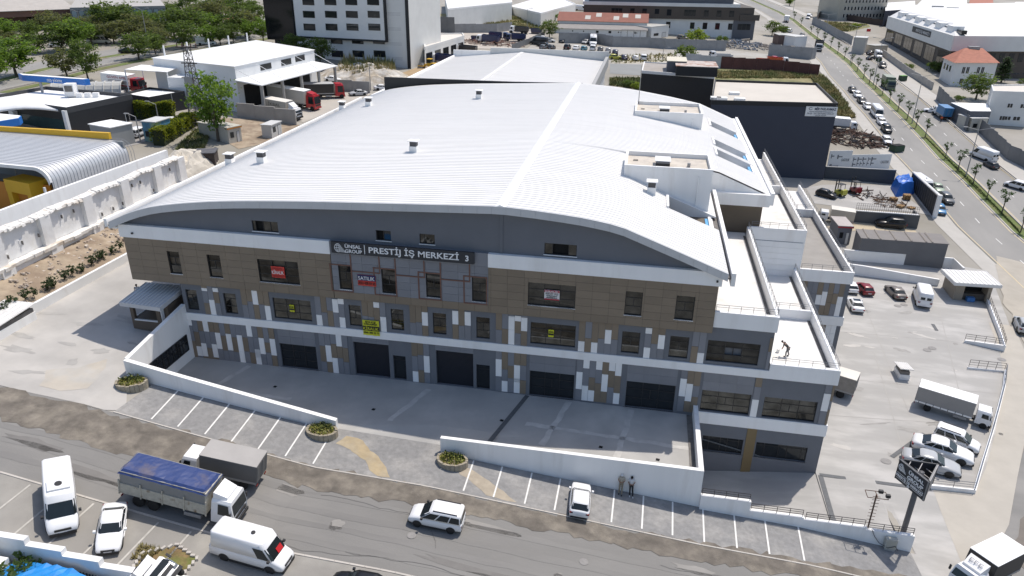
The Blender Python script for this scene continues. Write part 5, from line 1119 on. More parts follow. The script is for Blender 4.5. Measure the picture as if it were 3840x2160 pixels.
car('hatch', 'white', 'white car parked by the green skip at the scrap yard', c2_(1150, 1410), c2_(1200, 1470), ctr=c2_(1185, 1440))
car('sedan', 'white', 'white saloon behind the blue tarpaulin truck', c2_(1690, 1140), c2_(1610, 1100), hf=.7)
truck('truck with blue tarpaulin body and a worker behind it', c2_(1790, 1215), c2_(1690, 1130), root=make_truck('white', 3.6, 2.9, 'blue', 'box', 2.1, .9, 2.1, 1.5, 1, roofm=M('blue_top', (.09, .22, .42), .6, .05)), hf=.5)
truck('white truck with open dark body driving down the boulevard', c2_(498, 470), c2_(505, 550), root=make_truck('white', 5.2, 3.2, 'dark', 'dump', 2.4, 1.1, 2.5, 1.8, 2), fit=True)
truck('white box truck parked behind the navy building sign', c2_(640, 1290), c2_(860, 1310), root=make_truck('white', 4.5, 3.0, 'white', 'box', 2.1, .9, 2.2, 1.7, 1))
truck('olive box lorry half hidden by the median trees', c2_(1150, 850), c2_(1250, 930), root=make_truck('olive', 4.6, 3.0, 'olive', 'box', 2.3, .9, 2.4, 1.7, 1, roofm=M('olive_top', (.3, .33, .28), .7, .05)))
FG = 'small traffic far up the boulevard'
for kd, cc, a, f, lb in [('sedan', 'grey', (340, 360), (338, 380), 'grey saloon on the boulevard beside the planted median'), ('van', 'white', (405, 175), (398, 205), 'white van far up the boulevard'), ('sedan', 'white', (425, 165), (422, 180), 'white saloon ahead of a white van far up the boulevard'), ('suv', 'black', (1125, 660), (1170, 710), 'black SUV parked on the broad pavement by the low wall'), ('sedan', 'black', (1000, 560), (1050, 545), 'upper of two black cars parked by the white van'), ('sedan', 'black', (1000, 605), (1060, 600), 'lower of two black cars parked by the white van'), ('van', 'white', (1075, 560), (1130, 600), 'white van parked beside the two black cars'), ('hatch', 'white', (200, 330), (225, 320), 'white car parked at the roadside trees')]:
    car(kd, cc, lb, c2_(*a), c2_(*f), FG, fit=kd != 'van')
truck('small white box truck far up the boulevard', c2_(180, 240), c2_(182, 205), root=make_truck('white', 4.0, 2.8, 'white', 'box', 2.1, .9, 2.1, 1.5, 1))
# middle background: car park behind the block
KG = 'cars parked in the dusty car park'
for kd, cc, ct, ang, lb in [('van', 'dark', (270, 450), 170, 'dark van at the fenced end of the car park'), ('sedan', 'black', (315, 470), 165, 'black saloon in front of the dark van'), ('sedan', 'white', (320, 405), 10, 'white car behind the dark van'), ('sedan', 'silver', (365, 425), 10, 'silver car behind the dark van'), ('hatch', 'grey', (315, 495), 80, 'grey car with its nose to the white parapet'), ('hatch', 'dark', (398, 497), 80, 'dark car next to the grey one at the parapet'), ('suv', 'black', (555, 495), 85, 'black SUV in the car park row'), ('sedan', 'white', (645, 503), 85, 'low white car in the car park row'), ('hatch', 'teal', (723, 508), 85, 'teal car in the car park row'), ('mpv', 'white', (812, 508), 90, 'white people carrier in the car park row'), ('hatch', 'grey', (887, 515), 90, 'grey car right of the white people carrier'), ('hatch', 'silver', (965, 525), 95, 'silver car in the car park row'), ('hatch', 'navy', (1035, 545), 95, 'navy car at the end of the car park row'), ('hatch', 'dark', (505, 428), 265, 'dark car against the grey fence'), ('sedan', 'silver', (742, 440), 255, 'silver car beside the parked bus'), ('hatch', 'yellow', (1035, 595), 20, 'yellow-green car in the weeds'), ('hatch', 'navy', (1125, 600), 100, 'car wrapped in a blue cover'), ('hatch', 'white', (1240, 605), 100, 'older white car on the broken slab'), ('mpv', 'white', (1320, 605), 95, 'white estate on the broken slab'), ('van', 'white', (690, 108), 5, 'white van by the far factory'), ('suv', 'grey', (810, 105), 5, 'grey SUV by the far factory'), ('suv', 'bronze', (1715, 400), 0, 'brown SUV behind the grey fence')]:
    c_ = at(*cm(*ct)); a = math.radians(ang); key = (kd, cc, ())
    o = make_car(*key) if key not in CARSRC else dup(CARSRC[key], (0, 0, 0), 0); CARSRC.setdefault(key, o)
    setpose(o, c_, Vector((math.cos(a), math.sin(a), 0)), 1.08); tag(o, lb, 'van' if kd == 'van' else 'car', KG)
def cart(lb, ct, ang, root, group=None, s=1.05, f=cm):
    a = math.radians(ang); setpose(root, at(*f(*ct)), Vector((math.cos(a), math.sin(a), 0)), s); del root['len']; return tag(root, lb, 'truck', group)
b_ = make_car('minibus', 'white', ('vent',)); setpose(b_, at(*cm(812, 450)), Vector((.1, -1, 0)), 1.3); tag(b_, 'white and grey bus parked at the grey fence', 'bus', KG)
cart('dark lorry tractor facing the car park', (1045, 455), 265, make_truck('olive', 3.5, 2.9, 'dark', 'flat', 2.4, 1.1, 2.8, 1.9, 2))
cart('white recovery truck behind the rusty red fence', (2095, 590), 195, make_truck('white', 5.5, 1.6, 'silver', 'flat', 2.3, 1.0, 2.3, 1.7, 1))
cart('red and white truck behind the rusty red fence', (2560, 640), 10, make_truck('brightred', 4.5, 1.8, 'orange', 'flat', 2.3, 1.0, 2.4, 1.7, 1))
cart('orange tipper with white cab behind the rusty red fence', (90, 650), 0, make_truck('white', 4.6, 2.2, 'orange', 'dump', 2.3, 1.0, 2.4, 1.7, 2), f=c2_)
cart('black tipper parked beside the scrap heap', (70, 335), 180, make_truck('white', 5.0, 2.4, 'dark', 'dump', 2.4, 1.0, 2.4, 1.7, 2))
cart('navy open lorry at the edge of the car park fence', (30, 415), 200, make_truck('navy', 5.0, 2.4, 'navy', 'dump', 2.4, 1.0, 2.4, 1.7, 2))
# left background
truck('red articulated lorry with cream trailer under the depot canopy', cl(60, 880), cl(600, 1085), bodyspan=False, hr=3.0, hf=.5, root=make_truck('brightred', 12.2, 3.9, M('trailer_cream', (.52, .50, .46), .7, .05, obj=True), 'trailer', 2.5, 1.1, 3.2, 2.2, 1, True), fit=False, anchor=.5)
truck('red lorry with black covered body behind the first red lorry', cl(480, 900), cl(790, 960), hr=2.0, hf=.5, root=make_truck('brightred', 7.0, 3.4, 'black', 'box', 2.5, 1.1, 3.1, 2.2, 2, True, roofm=M('grey_top', (.4, .4, .4), .7, .05)), fit=False, anchor=.62)
lut = make_truck('white', 5.2, 3.1, 'beige', 'box', 2.1, .9, 2.1, 1.7, 1, True, roofm=M('cream_roof', (.66, .63, .57), .7, .05))
truck('beige luton van with dark lettering behind the concrete wall', cl(100, 1150), cl(445, 1215), root=lut)
bxo = next(c for c in lut.children if c.name.startswith('cargo_box')); text('lettering', 'İKBAL', .75, M('van_print', (.12, .10, .08), .6, 0), bxo, (-2.2, -1.075, 2.1), (1, 0, 0), (0, 0, 1), .01, fit=2.6); text('lettering', 'AMBALAJ', .6, M('van_print', (.12, .10, .08), .6, 0), bxo, (-2.2, -1.075, 1.35), (1, 0, 0), (0, 0, 1), .01, fit=3.6)
car('sedan', 'silver', 'silver saloon alone on the depot apron', cl(1115, 955), cl(940, 965), side=.0)
car('sedan', 'white', 'white saloon behind the concrete wall by the rubble heap', cl(700, 810), cl(850, 825))
car('sedan', 'black', 'black saloon at the bushes under the office block', cl(660, 715), cl(780, 690))
car('sedan', 'dark', 'dark car behind the black saloon under the office block', cl(590, 680), cl(690, 660))
car('sedan', 'white', 'white car half hidden behind the black parapet', cl(1215, 905), cl(1330, 905))
cart('white-cabbed tipper truck with navy body by the office block', (1880, 655), 172, make_truck('white', 6.2, 3.1, 'navy', 'dump', 2.5, 1.2, 2.9, 1.9, 2), f=cl, s=1.0)
cart('white-cabbed lorry beyond the single-storey shed', (2100, 545), 175, make_truck('white', 5.2, 2.6, 'dark', 'dump', 2.4, 1.0, 2.6, 1.8, 2), f=cl)
cart('white-cabbed navy tipper in the demolition yard', (2330, 440), 175, make_truck('white', 5.6, 2.8, 'navy', 'dump', 2.4, 1.0, 2.6, 1.8, 2), f=cl)
cart('navy lorry with its crane arm in the demolition yard', (2440, 400), 5, make_truck('navy', 4.6, 2.4, 'navy', 'dump', 2.4, 1.0, 2.6, 1.8, 2), f=cl)
car('suv', 'white', 'white SUV on the petrol station forecourt', c0(210, 1440), c0(420, 1400), side=.3)
car('mpv', 'white', 'white delivery van parked by the painted cabin', c0(1360, 1385), c0(1450, 1350), side=0, cat='van')
car('mpv', 'white', 'white van roof showing behind the clipped hedge', c0(1740, 1290), c0(1700, 1240), cat='van')
amb = make_truck('brightred', 5.6, 3.3, 'white', 'box', 2.4, 1.0, 2.8, 1.9, 1)
truck('white box truck with red cab and lettered side under the small canopy', c0(1030, 880), c0(1500, 935), root=amb, hr=.3, hf=.3)
bxo = next(c for c in amb.children if c.name.startswith('cargo_box')); text('lettering', 'GÜVEN AMBARI', .62, M('red_print', (.35, .01, .03), .6, 0), bxo, (-2.6, -1.225, 2.55), (1, 0, 0), (0, 0, 1), .01, fit=4.9); bx('stripe', M('red_print', (.35, .01, .03), .6, 0), bxo, -2.78, 2.78, -1.23, -1.21, 1.25, 1.45)
for kk, (zz, fw) in enumerate([(2.2, 4.2), (1.95, 4.4), (1.7, 4.0)]): bx('print_line', M('grey_print', (.25, .2, .2), .6, 0), bxo, -2.5, -2.5+fw, -1.228, -1.21, zz, zz+.09)
LG = 'vehicles on the tree-lined road beyond the depot'
for kd, cc, ct, ang, lb in [('van', 'white', (2080, 455), 25, 'white van on the tree-lined road'), ('minibus', 'cream', (1000, 440), 20, 'cream bus half hidden by the roadside trees'), ('sedan', 'black', (1290, 535), 20, 'black car under a roadside tree'), ('van', 'white', (1450, 340), 20, 'white van glimpsed between the far trees'), ('sedan', 'white', (580, 475), 20, 'white car under the large left trees'), ('van', 'white', (1745, 260), 20, 'white van behind the thick trees')]:
    c_ = at(*c0(*ct)); a = math.radians(ang); key = (kd, cc, ()); o = make_car(*key) if key not in CARSRC else dup(CARSRC[key], (0, 0, 0), 0); CARSRC.setdefault(key, o); setpose(o, c_, Vector((math.cos(a), math.sin(a), 0)), 1.0); tag(o, lb, {'van': 'van', 'minibus': 'bus'}.get(kd, 'car'), LG)
for ct, cc, lb in [((30, 345), 'silver', 'silver car on the road left of the office block'), ((110, 355), 'white', 'white car on the road left of the office block')]:
    c_ = at(*cl(*ct)); key = ('sedan', cc, ()); o = dup(CARSRC[key], (0, 0, 0), 0); setpose(o, c_, Vector((.93, .35, 0)), 1.05); tag(o, lb, 'car', LG)
# ================================================================== BACKGROUND SURFACES
def W2(pxs, h=0): return [(p.x, p.y) for p in (at(u, v, h) for u, v in pxs)]
# boulevard on the right, following its planted median
MED = W2([(2567, 584.75), (2519.5, 537), (2482, 499.75), (2447, 463.5), (2409.5, 428.5), (2377, 399.75), (2327, 345), (2282, 298.75), (2237, 257.5), (2202, 223.75), c2_(960, 790), c2_(840, 650), c2_(700, 540), c2_(560, 440), c2_(430, 345), c2_(330, 265), c2_(260, 205)])
MED = [(68.5, 20), (67.6, 50), ]+MED
last, prev_ = Vector(MED[-1]), Vector(MED[-3]); dd = (last-prev_).normalized(); MED += [tuple(last+dd*40+Vector((-3, 0))), tuple(last+dd*160+Vector((-18, 0)))]
sheet('boulevard', band(MED, 9.2, 5.9), asphalt_road, 2); sheet('boulevard', band(MED, 8.6, -5.6), asphalt_road, 2)
sheet('pavement', band(MED, 3.2, 12.2), M('pavement_slabs', (.43, .41, .375), .9, .06, .4), 1); sheet('pavement', band(MED, 6.5, -13.2), M('pavement_slabs', (.43, .41, .375), .9, .06, .4), 1)
sheet('median', band(MED, 2.3, 0), lawn, 3)
for off, m, w in [(1.75, line_yellow, .22), (-1.75, line_yellow, .22), (10.2, line_yellow, .2), (-9.7, line_yellow, .2)]: sheet('painted_edge_line', band(MED, w, off), m, 4)
def kerb_along(name, pts, off, h=.14):
    b = MB(); P = []
    for i in range(len(pts)):
        a = Vector(pts[max(0, i-1)]); c = Vector(pts[min(len(pts)-1, i+1)]); d = (c-a).normalized(); n = Vector((-d.y, d.x)); p = Vector(pts[i])
        q0, q1 = p+n*(off-.1), p+n*(off+.1); z = T(p.x, p.y); b.v += [(*q0, z-.1), (*q1, z-.1), (*q1, z+h), (*q0, z+h)]
    for i in range(len(pts)-1):
        for k in range(4): b.f.append((4*i+k, 4*i+(k+1) % 4, 4*i+4+(k+1) % 4, 4*i+4+k))
    return struct(name, b, kerb_m)
for off in (1.25, -1.25): kerb_along('median_kerb', MED, off, .16)
kerb_along('pavement_kerb', MED, -9.95); kerb_along('pavement_kerb', MED[4:], 10.6)
def resample(pts, s):
    out = [Vector(pts[0])]; need = s
    for a, b in zip(pts, pts[1:]):
        a, b = Vector(a), Vector(b); L = (b-a).length; d = 0
        while L-d >= need: d += need; out.append(a.lerp(b, d/L)); need = s
        need -= L-d
    return out
MR = resample(MED, 4.0)
for i in range(2, min(70, len(MR)-1), 2):
    a, b = MR[i], MR[i].lerp(MR[i+1], .55); 
    for off in (5.9, -5.6): sheet('lane_dash', band([tuple(a), tuple(b)], .16, off), line_white, 5)
# cross street between yard and boulevard, dusty corner
sheet('side_road', [(24, -23), (80, -23), (72, 10), (62.4, 45), (58.5, 45), (53, 40), (48, 27), (44.5, 19), (40, 9.5), (35.5, 1), (31, -6.5), (27.5, -12)], asphalt, 1)
sheet('dust_fan', ragged([(48, 26), (52, 44), (57, 62), (62, 60), (61, 48), (58, 36), (54, 26), (49, 20)], .5, 2, 2), M('fan_dust', (.40, .365, .31), .95, .08, .4), 3)
sheet('pavement', [(27.2, -11.4), (30.3, -8), (33.3, -3.6), (36.8, 3.4), (40.1, 9.8), (46, 22), (48.6, 30), (50.5, 38), (47.4, 38), (45.6, 30), (43, 22), (37.6, 10.4), (34.4, 4.2), (32, .2), (28.4, -.2)], M('apron_concrete', (.42, .39, .34), .9, .06, .5), 4)
sheet('wet_stain', ragged([(31.6, -7.6), (34.7, -2.8), (36.9, .8), (38.2, .2), (36.5, -3.5), (34, -7.4), (32.4, -9)], .2, .8, 4), M('dark_stain', (.17, .15, .13), .9, .12, 1), 3)
# works yard, car park, lots
sheet('works_yard', W2([c3(380, 440), c3(560, 410), c3(1240, 420), c3(1650, 720), c3(1480, 690), c3(880, 650), c3(470, 600)]), concrete_yard, 1)
sheet('dirt_lane', W2([c3(560, 780), c3(880, 720), c3(1480, 870), c3(1600, 1000), c3(900, 870), c3(640, 890)]), M('lane_sand', (.47, .40, .29), .95, .1, .5), 1)
sheet('car_park', W2([cm(130, 505), cm(330, 350), cm(480, 430), cm(1000, 470), cm(2150, 500), cm(2700, 560), cm(2700, 640), cm(1100, 650), cm(980, 530)]), M('car_park_slab', (.38, .365, .335), .9, .08, .08, c2=(.31, .28, .235), ps=.07, pa=.55), 1)
sheet('rear_lane', W2([cm(985, 640), cm(1300, 650), cm(1300, 760), cm(985, 740)]), M('lane_asphalt', (.24, .245, .24), .9, .06, .2), 2)
sheet('dry_verge', W2([cm(985, 780), cm(1290, 780), cm(1290, 900), cm(985, 860)]), grassy, 1)
sheet('dry_lot', W2([cm(2050, 690), c2_(500, 690), c2_(560, 760), c2_(890, 1200), c2_(700, 1060), c2_(485, 850), cm(2040, 815)]), grassy, 1)
sheet('depot_apron', W2([cl(0, 1130), cl(480, 1230), cl(760, 1120), cl(1180, 940), cl(830, 930), cl(420, 760), cl(0, 850)]), M('apron_tan', (.42, .39, .345), .9, .07, .2), 1)
sheet('dirt_lot', W2([c0(2040, 1180), c0(2576, 1200), cl(450, 1260), cl(60, 1449), c0(2400, 1500), c0(2050, 1300)]), dirt, 2)
sheet('dirt_track', W2([cl(1400, 760), cl(1560, 700), cl(2050, 560), cl(2110, 570), cl(2090, 600), cl(1600, 775)]), M('track_earth', (.36, .26, .15), .95, .12, .3), 2)
sheet('demolition_yard', W2([cl(1700, 350), cl(2000, 310), cl(2576, 300), cm(330, 330), cm(0, 500), cl(2110, 480)]), M('demolition_ground', (.44, .40, .35), .95, .15, .2), 1)
sheet('weedy_lot', W2([cl(1700, 140), cl(2576, 130), cm(450, 150), cm(340, 290), cl(2576, 240), cl(1830, 200)]), grassy, 1)
sheet('weedy_slab', W2([cm(1000, 570), cm(1600, 545), cm(1680, 640), cm(1000, 640)]), M('slab_weeds', (.46, .43, .37), .95, .1, .3, c2=(.28, .25, .14), ps=.3, pa=.55), 2)
sheet('far_lot', W2([c2_(560, 210), c2_(1000, 240), c2_(1030, 270), c2_(810, 320), c2_(690, 310)]), grassy, 1)
# tree-lined road at the upper left
LR = W2([c0(-400, 900), c0(0, 815), c0(450, 700), c0(1000, 590), c0(1700, 470), c0(2576, 330), cl(160, 250), cl(0+200, 180)])
sheet('tree_lined_road', band(LR, 7.5, -5), asphalt_road, 1); sheet('tree_lined_road', band(LR, 7.5, 5.5), asphalt_road, 1); sheet('verge', band(LR, 3.2, 0), lawn, 2); sheet('verge', band(LR, 2.5, -11), lawn, 2)
for off in (1.7, -1.7, -8.9): kerb_along('verge_kerb', LR, off, .16)
sheet('forecourt', W2([c0(-300, 1500), c0(-300, 950), c0(950, 900), c0(1400, 1180), c0(1700, 1330), c0(1400, 1449), c0(700, 1600)]), M('forecourt_asphalt', (.28, .27, .26), .9, .06, .3), 1)

# ================================================================== BACKGROUND BUILDINGS
def fbox(name, m, parent, P, d, s0, s1, z0, z1, n0, n1):
    """box on a vertical face: P base point, d unit direction, s along, z absolute, n outward (to the right of d)"""
    if m.name not in UB: UB[m.name] = MB().box(-.5, .5, -.5, .5, -.5, .5).mesh('box_'+m.name, m)
    nn = Vector((d.y, -d.x, 0)); c = Vector((P.x, P.y, 0))+d*((s0+s1)/2)+nn*((n0+n1)/2)
    return link(name, UB[m.name], parent, (c.x, c.y, (z0+z1)/2), math.atan2(d.y, d.x), (abs(s1-s0), abs(n1-n0), abs(z1-z0)))
class Face:
    """vertical plane through base points P (left) and Q (right) as seen from outside"""
    def __init__(s, P, Q): s.P = Vector((P.x, P.y, 0)); q = Vector((Q.x, Q.y, 0)); s.L = (q-s.P).length; s.d = (q-s.P).normalized(); s.n = Vector((s.d.y, -s.d.x, 0))
    def hit(s, u, v):
        r = ray(u, v); o = CPOS; t = (s.P-Vector((o.x, o.y, 0))).dot(s.n)/r.dot(s.n); p = o+r*t; return (Vector((p.x, p.y, 0))-s.P).dot(s.d), p.z
    def win(s, parent, a, b, m=glass_dark, frame=frame_dark, proud=.02, name='window', split=1):
        s0, z1 = s.hit(*a); s1, z0 = s.hit(*b); return s.rect(parent, s0, s1, z0, z1, m, frame, proud, name, split)
    def rect(s, parent, s0, s1, z0, z1, m=glass_dark, frame=frame_dark, proud=.02, name='window', split=1):
        o = fbox(name, frame, parent, s.P, s.d, s0, s1, z0, z1, 0, proud)
        w = (s1-s0)/split; t = min(.12, w*.08)
        for k in range(split): fbox('pane', m, parent, s.P, s.d, s0+k*w+t, s0+(k+1)*w-t, z0+t, z1-t, proud, proud+.02)
        return o
    def slab(s, name, parent, m, s0, s1, z0, z1, n0=0, n1=.1): return fbox(name, m, parent, s.P, s.d, s0, s1, z0, z1, n0, n1)
def flat(pxs, h):
    """roof corners from pixels, one level: mean ground + h"""
    ps = [at(u, v, h) for u, v in pxs]; z = sum(T(p.x, p.y) for p in ps)/len(ps)+h; return [onz(u, v, z) for u, v in pxs], z
def hull(name, label, pxs, h, wallm, roofm, parapet=.0, pm=None, cat='building', group=None, t=.25, over=0):
    """building from its roof outline (pixels, anticlockwise from above) and height"""
    ps, z = flat(pxs, h); g0 = min(T(p.x, p.y) for p in ps)-2; xy = [(p.x, p.y) for p in ps]
    ar = sum(a[0]*b[1]-b[0]*a[1] for a, b in zip(xy, xy[1:]+xy[:1]))
    if ar < 0: xy.reverse(); ps.reverse()
    root = thing(name, label, cat, (0, 0, 0), 0, group)
    MB().prism(xy, g0, z).build('walls', wallm, root)
    cx = sum(p[0] for p in xy)/len(xy); cy = sum(p[1] for p in xy)/len(xy)
    k = 1+over; MB().prism([(cx+(x-cx)*k, cy+(y-cy)*k) for x, y in xy], z+.005, z+.09).build('roof', roofm, root)
    if parapet:
        for (x0, y0), (x1, y1) in zip(xy, xy[1:]+xy[:1]):
            d = (Vector((x1, y1, 0))-Vector((x0, y0, 0))); L = d.length; d.normalize(); fbox('parapet', pm or wallm, root, Vector((x0, y0, 0)), d, -.01, L-.012-t, z-.3, z+parapet, -t, .02)
    root['z'] = z; return root, ps, z
def fin(o):
    if 'z' in o: del o['z']
    return o
red_tile = M('red_tile', (.36, .135, .085), .8, .15, .8); tan_wall = M('tan_wall', (.47, .43, .36), .8, .05, .3); grey_sheet = M('grey_sheet', (.30, .31, .31), .6, .08, .4, stretch=(1, 1, .1)); concrete_wall = M('concrete_wall', (.36, .345, .32), .9, .1, .5); fence_grey = M('fence_sheet', (.26, .265, .27), .7, .12, .5); rusty_red = M('rusty_red_sheet', (.11, .045, .04), .8, .2, .5); brown_big = M('far_brown', (.085, .07, .058), .7, .06, .3); grey_big = M('far_grey', (.11, .115, .13), .7, .05, .3); white_big = M('far_white', (.70, .70, .68), .75, .05, .3)
# --- neighbour block behind with the black parapet
NB = thing('neighbour_block', 'long white-roofed block behind the main building with black front parapet', 'building')
yb0 = 66.6
f = Face(Vector((-60, yb0, 0)), Vector((20, yb0, 0))); sL, zL = f.hit(966, 194); sM, zM = f.hit(1288, 206); sR, zR = f.hit(1466, 210)
b = MB(); x0, x1, x2 = -60+sL, -60+sM, -60+sR
b.add([(x0, yb0, 2), (x1, yb0, 2), (x2, yb0, 2), (x2, yb0, zR), (x1, yb0, zM), (x0, yb0, zL), (x0, yb0+.4, 2), (x1, yb0+.4, 2), (x2, yb0+.4, 2), (x2, yb0+.4, zR), (x1, yb0+.4, zM), (x0, yb0+.4, zL)], [(0, 1, 4, 5), (1, 2, 3, 4), (7, 6, 11, 10), (8, 7, 10, 9), (5, 4, 10, 11), (4, 3, 9, 10), (0, 5, 11, 6), (2, 8, 9, 3)]); b.build('black_parapet', black_wall, NB)
zr_ = 14.6
ln, lf, rn, rf = onz(1039, 195, zr_), onz(1169, 143, zr_), onz(1490, 208, zr_), onz(1530, 160, zr_)
r0, r1 = onz(1213, 203, zr_+1.6), onz(1315, 127, zr_+1.6)
yn, yf = yb0+.4, max(lf.y, rf.y)
xl, xr_ = ln.x, rn.x+.6; xm_ = r0.x
MB().box(xl, xr_, yn, yf, 2, zr_).build('walls', white_big, NB)
nrf = MB(); nrf.add([(xl, yn, zr_), (xm_, yn, zr_+1.6), (xr_, yn, zr_+.2), (xl, yf, zr_), (xm_, yf, zr_+1.6), (xr_, yf, zr_+.2)], [(0, 1, 4, 3), (1, 2, 5, 4), (0, 2, 1), (3, 4, 5)]); NR = nrf.build('roof', roof_metal, NB, fix=False)
for k in range(120):
    y = yn+.4+.62*k
    if y > yf-.3: break
    for a, za, c, zc_ in ((xl, zr_, xm_, zr_+1.6), (xm_, zr_+1.6, xr_, zr_+.2)):
        q = MB(); q.add([(a, y-.05, za+.01), (c, y-.05, zc_+.01), (c, y+.05, zc_+.01), (a, y+.05, za+.01), (a, y-.03, za+.03), (c, y-.03, zc_+.03), (c, y+.03, zc_+.03), (a, y+.03, za+.03)], [(4, 5, 6, 7), (0, 1, 5, 4), (2, 3, 7, 6), (0, 4, 7, 3), (1, 2, 6, 5)]); link('roof_rib', q.mesh('roof_rib', rib_metal), NR)
bx('ridge_cap', rib_metal, NB, xm_-.35, xm_+.35, yn, yf, zr_+1.58, zr_+1.7); bx('left_parapet', white, NB, xl-.5, xl, yn, yf, zr_-1, zr_+.35); bx('right_parapet', M('parapet_grey', (.35, .35, .345), .8, .05), NB, xr_, xr_+.7, yn+3, yf, zr_-1, zr_+1.3); bx('rear_parapet', M('parapet_light', (.62, .62, .6), .8, .05), NB, xm_-8, xr_+.7, yf, yf+.5, zr_-1, zr_+2.4); bx('rear_parapet', white, NB, xl-.5, xm_-8, yf, yf+.5, zr_-1, zr_+1.6)
# --- navy workshop with sign
NV, ps, z = hull('navy_workshop', 'navy workshop with beige flat roof and white corner sign', [(1789, 259), (2107, 267), (2054, 215), (1798, 206)], hgt(at(2071, 428), 268), navy_wall, M('beige_roof', (.56, .52, .46), .9, .05, .2), .55, black_wall)
nf = Face(ps[0], ps[1]); fs0, fz1 = nf.hit(*c2_(385, 1068)); fs1, fz0 = nf.hit(*c2_(697, 1175)); fs1 = min(fs1, nf.L+.05)
bd = nf.slab('sign_board', NV, wc, fs0, fs1, fz0, fz1, .05, .15); w = fs1-fs0; hh = fz1-fz0
def ftext(face, s, s0, z0, size, m, parent, fit, proud=.17, weight=0): p = face.P+face.d*s0+face.n*proud; return text('lettering', s, size, m, parent, (p.x, p.y, z0), face.d, (0, 0, 1), .02, fit=fit, weight=weight)
ink = M('sign_ink', (.04, .05, .10), .6, 0)
ftext(nf, 'MİR PASLANMAZ', fs0+w*.28, fz0+hh*.64, hh*.34, ink, NV, w*.68, weight=.02); ftext(nf, 'www.mirpaslanmaz.com.tr', fs0+w*.12, fz0+hh*.43, hh*.2, ink, NV, w*.76); ftext(nf, 'PROJE - SAC KAYNAKLI İMALAT', fs0+w*.06, fz0+hh*.22, hh*.2, ink, NV, w*.86); ftext(nf, 'LAZER KESİM', fs0+w*.33, fz0+hh*.04, hh*.18, ink, NV, w*.34)
lo = MB(); c_ = nf.P+nf.d*(fs0+w*.15)+nf.n*.17+Vector((0, 0, fz0+hh*.78))
for k in range(14):
    a0, a1 = 2*math.pi*k/16+.5, 2*math.pi*(k+1)/16+.5
    lo.add([c_+(nf.d*math.cos(a)*1.3+Vector((0, 0, math.sin(a))))*r for a, r in ((a0, hh*.15), (a1, hh*.15), (a1, hh*.11), (a0, hh*.11))], [(0, 1, 2, 3)])
lo.build('logo', ink, NV, fix=False)
for k, (u, v) in enumerate([cm(2235, 950), cm(2050, 1000), cm(2110, 1005), cm(2290, 1010)]):
    p = onz(u, v, z+.1); MB().box(-1.0, 1.0, -.8, .8, 0, .5).build('skylight', white, NV, (p.x, p.y, z+.09))
fin(NV)
# --- black workshop with rooftop rooms
BK, ps, z = hull('black_workshop', 'black box building with rooftop rooms and rusty sheet roof', [(1614, 181), (1797, 195), (1788, 168), (1620, 158)], hgt(at(1800, 300), 195), black_wall, M('slab_roof', (.34, .31, .28), .9, .1, .4), .35, M('white_coping', (.7, .7, .69), .7, .05))
bf = Face(ps[0], ps[1])
def oncube(root, z, a, b, h, m, rm, name='rooftop_room'):
    p, q = onz(*a, z), onz(*b, z); x0, x1 = sorted((p.x, q.x)); y0, y1 = sorted((p.y, q.y)); o = MB().box(x0, x1, y0, max(y1, y0+2), z+.1, z+h).build(name, m, root); MB().box(x0-.15, x1+.15, y0-.15, max(y1, y0+2)+.15, z+h, z+h+.12).build('room_roof', rm, o)
oncube(BK, z, cm(1555, 730), cm(1735, 690), 2.6, grey_big, M('room_roof', (.6, .56, .46), .9, .06)); oncube(BK, z, cm(1645, 765), cm(2030, 720), 2.2, black_wall, M('rusty_roof', (.52, .46, .42), .8, .1, .5, c2=(.28, .15, .10), ps=.5, pa=.55))
fin(BK)
# --- office block
OB = thing('office_block', 'tall white office block with dark window bands and black glass end', 'building')
P0, P1 = at(751, 139), at(1034, 173); of = Face(P0, P1); Q1 = at(1072, 156); osd = Face(P1, Q1); zo = at(1034, 173).z; top = zo+42
def wallbox(name, m, parent, F, s0, s1, z0, z1, n0, n1): return fbox(name, m, parent, F.P, F.d, s0, s1, z0, z1, n0, n1)
wallbox('walls', white_big, OB, of, 0, of.L, zo-3, top, -22, 0)
s_, zlo = of.hit(*cl(1320, 402)); s_0, _ = of.hit(*cl(430, 300)); wallbox('upper_bay', M('far_white2', (.72, .72, .71), .75, .04, .3), OB, of, s_0, s_, zlo, top, 0, 1.2); wallbox('bay_soffit', black_wall, OB, of, s_0, s_+.3, zlo-.5, zlo, 0, 1.3); wallbox('bay_edge', black_wall, OB, of, s_, s_+.35, zlo-.5, top, 0, 1.25)
ob = Face(of.P+of.n*1.2, of.P+of.n*1.2+of.d*10)
for r in range(-5, 4):
    for cx in (530, 752, 962, 1182): ob.win(OB, cl(cx-60+7*(r-1)*.9, 108+128*(r-1)), cl(cx+65+7*(r-1)*.9, 182+128*(r-1)), proud=.05) if r < 3 else None
for r in range(2):
    for cx in (810, 1022, 1235): of.win(OB, cl(cx-60+8*r, 372+133*r), cl(cx+62+8*r, 445+133*r), proud=.05)
wallbox('glass_end', M('black_glass', (.012, .014, .018), .08, .05, metal=.3), OB, of, -9.5, -.1, zo+6, top, -20, .8); wallbox('glass_end_base', black_wall, OB, of, -9, -.2, zo-3, zo+6, -18, -2)
s_a, _ = of.hit(*cl(1515, 300)); wallbox('corner_strip', black_wall, OB, of, of.L-.9, of.L+.05, zo-1, top, .0, .25)
for k in range(9):
    for t in range(2):
        zz = zo+5.5+3.9*k; 
        if t == 0: osd.rect(OB, osd.L*.62, osd.L*.92, zz, zz+3.2, glass_dark, frame_dark, .05, split=2)
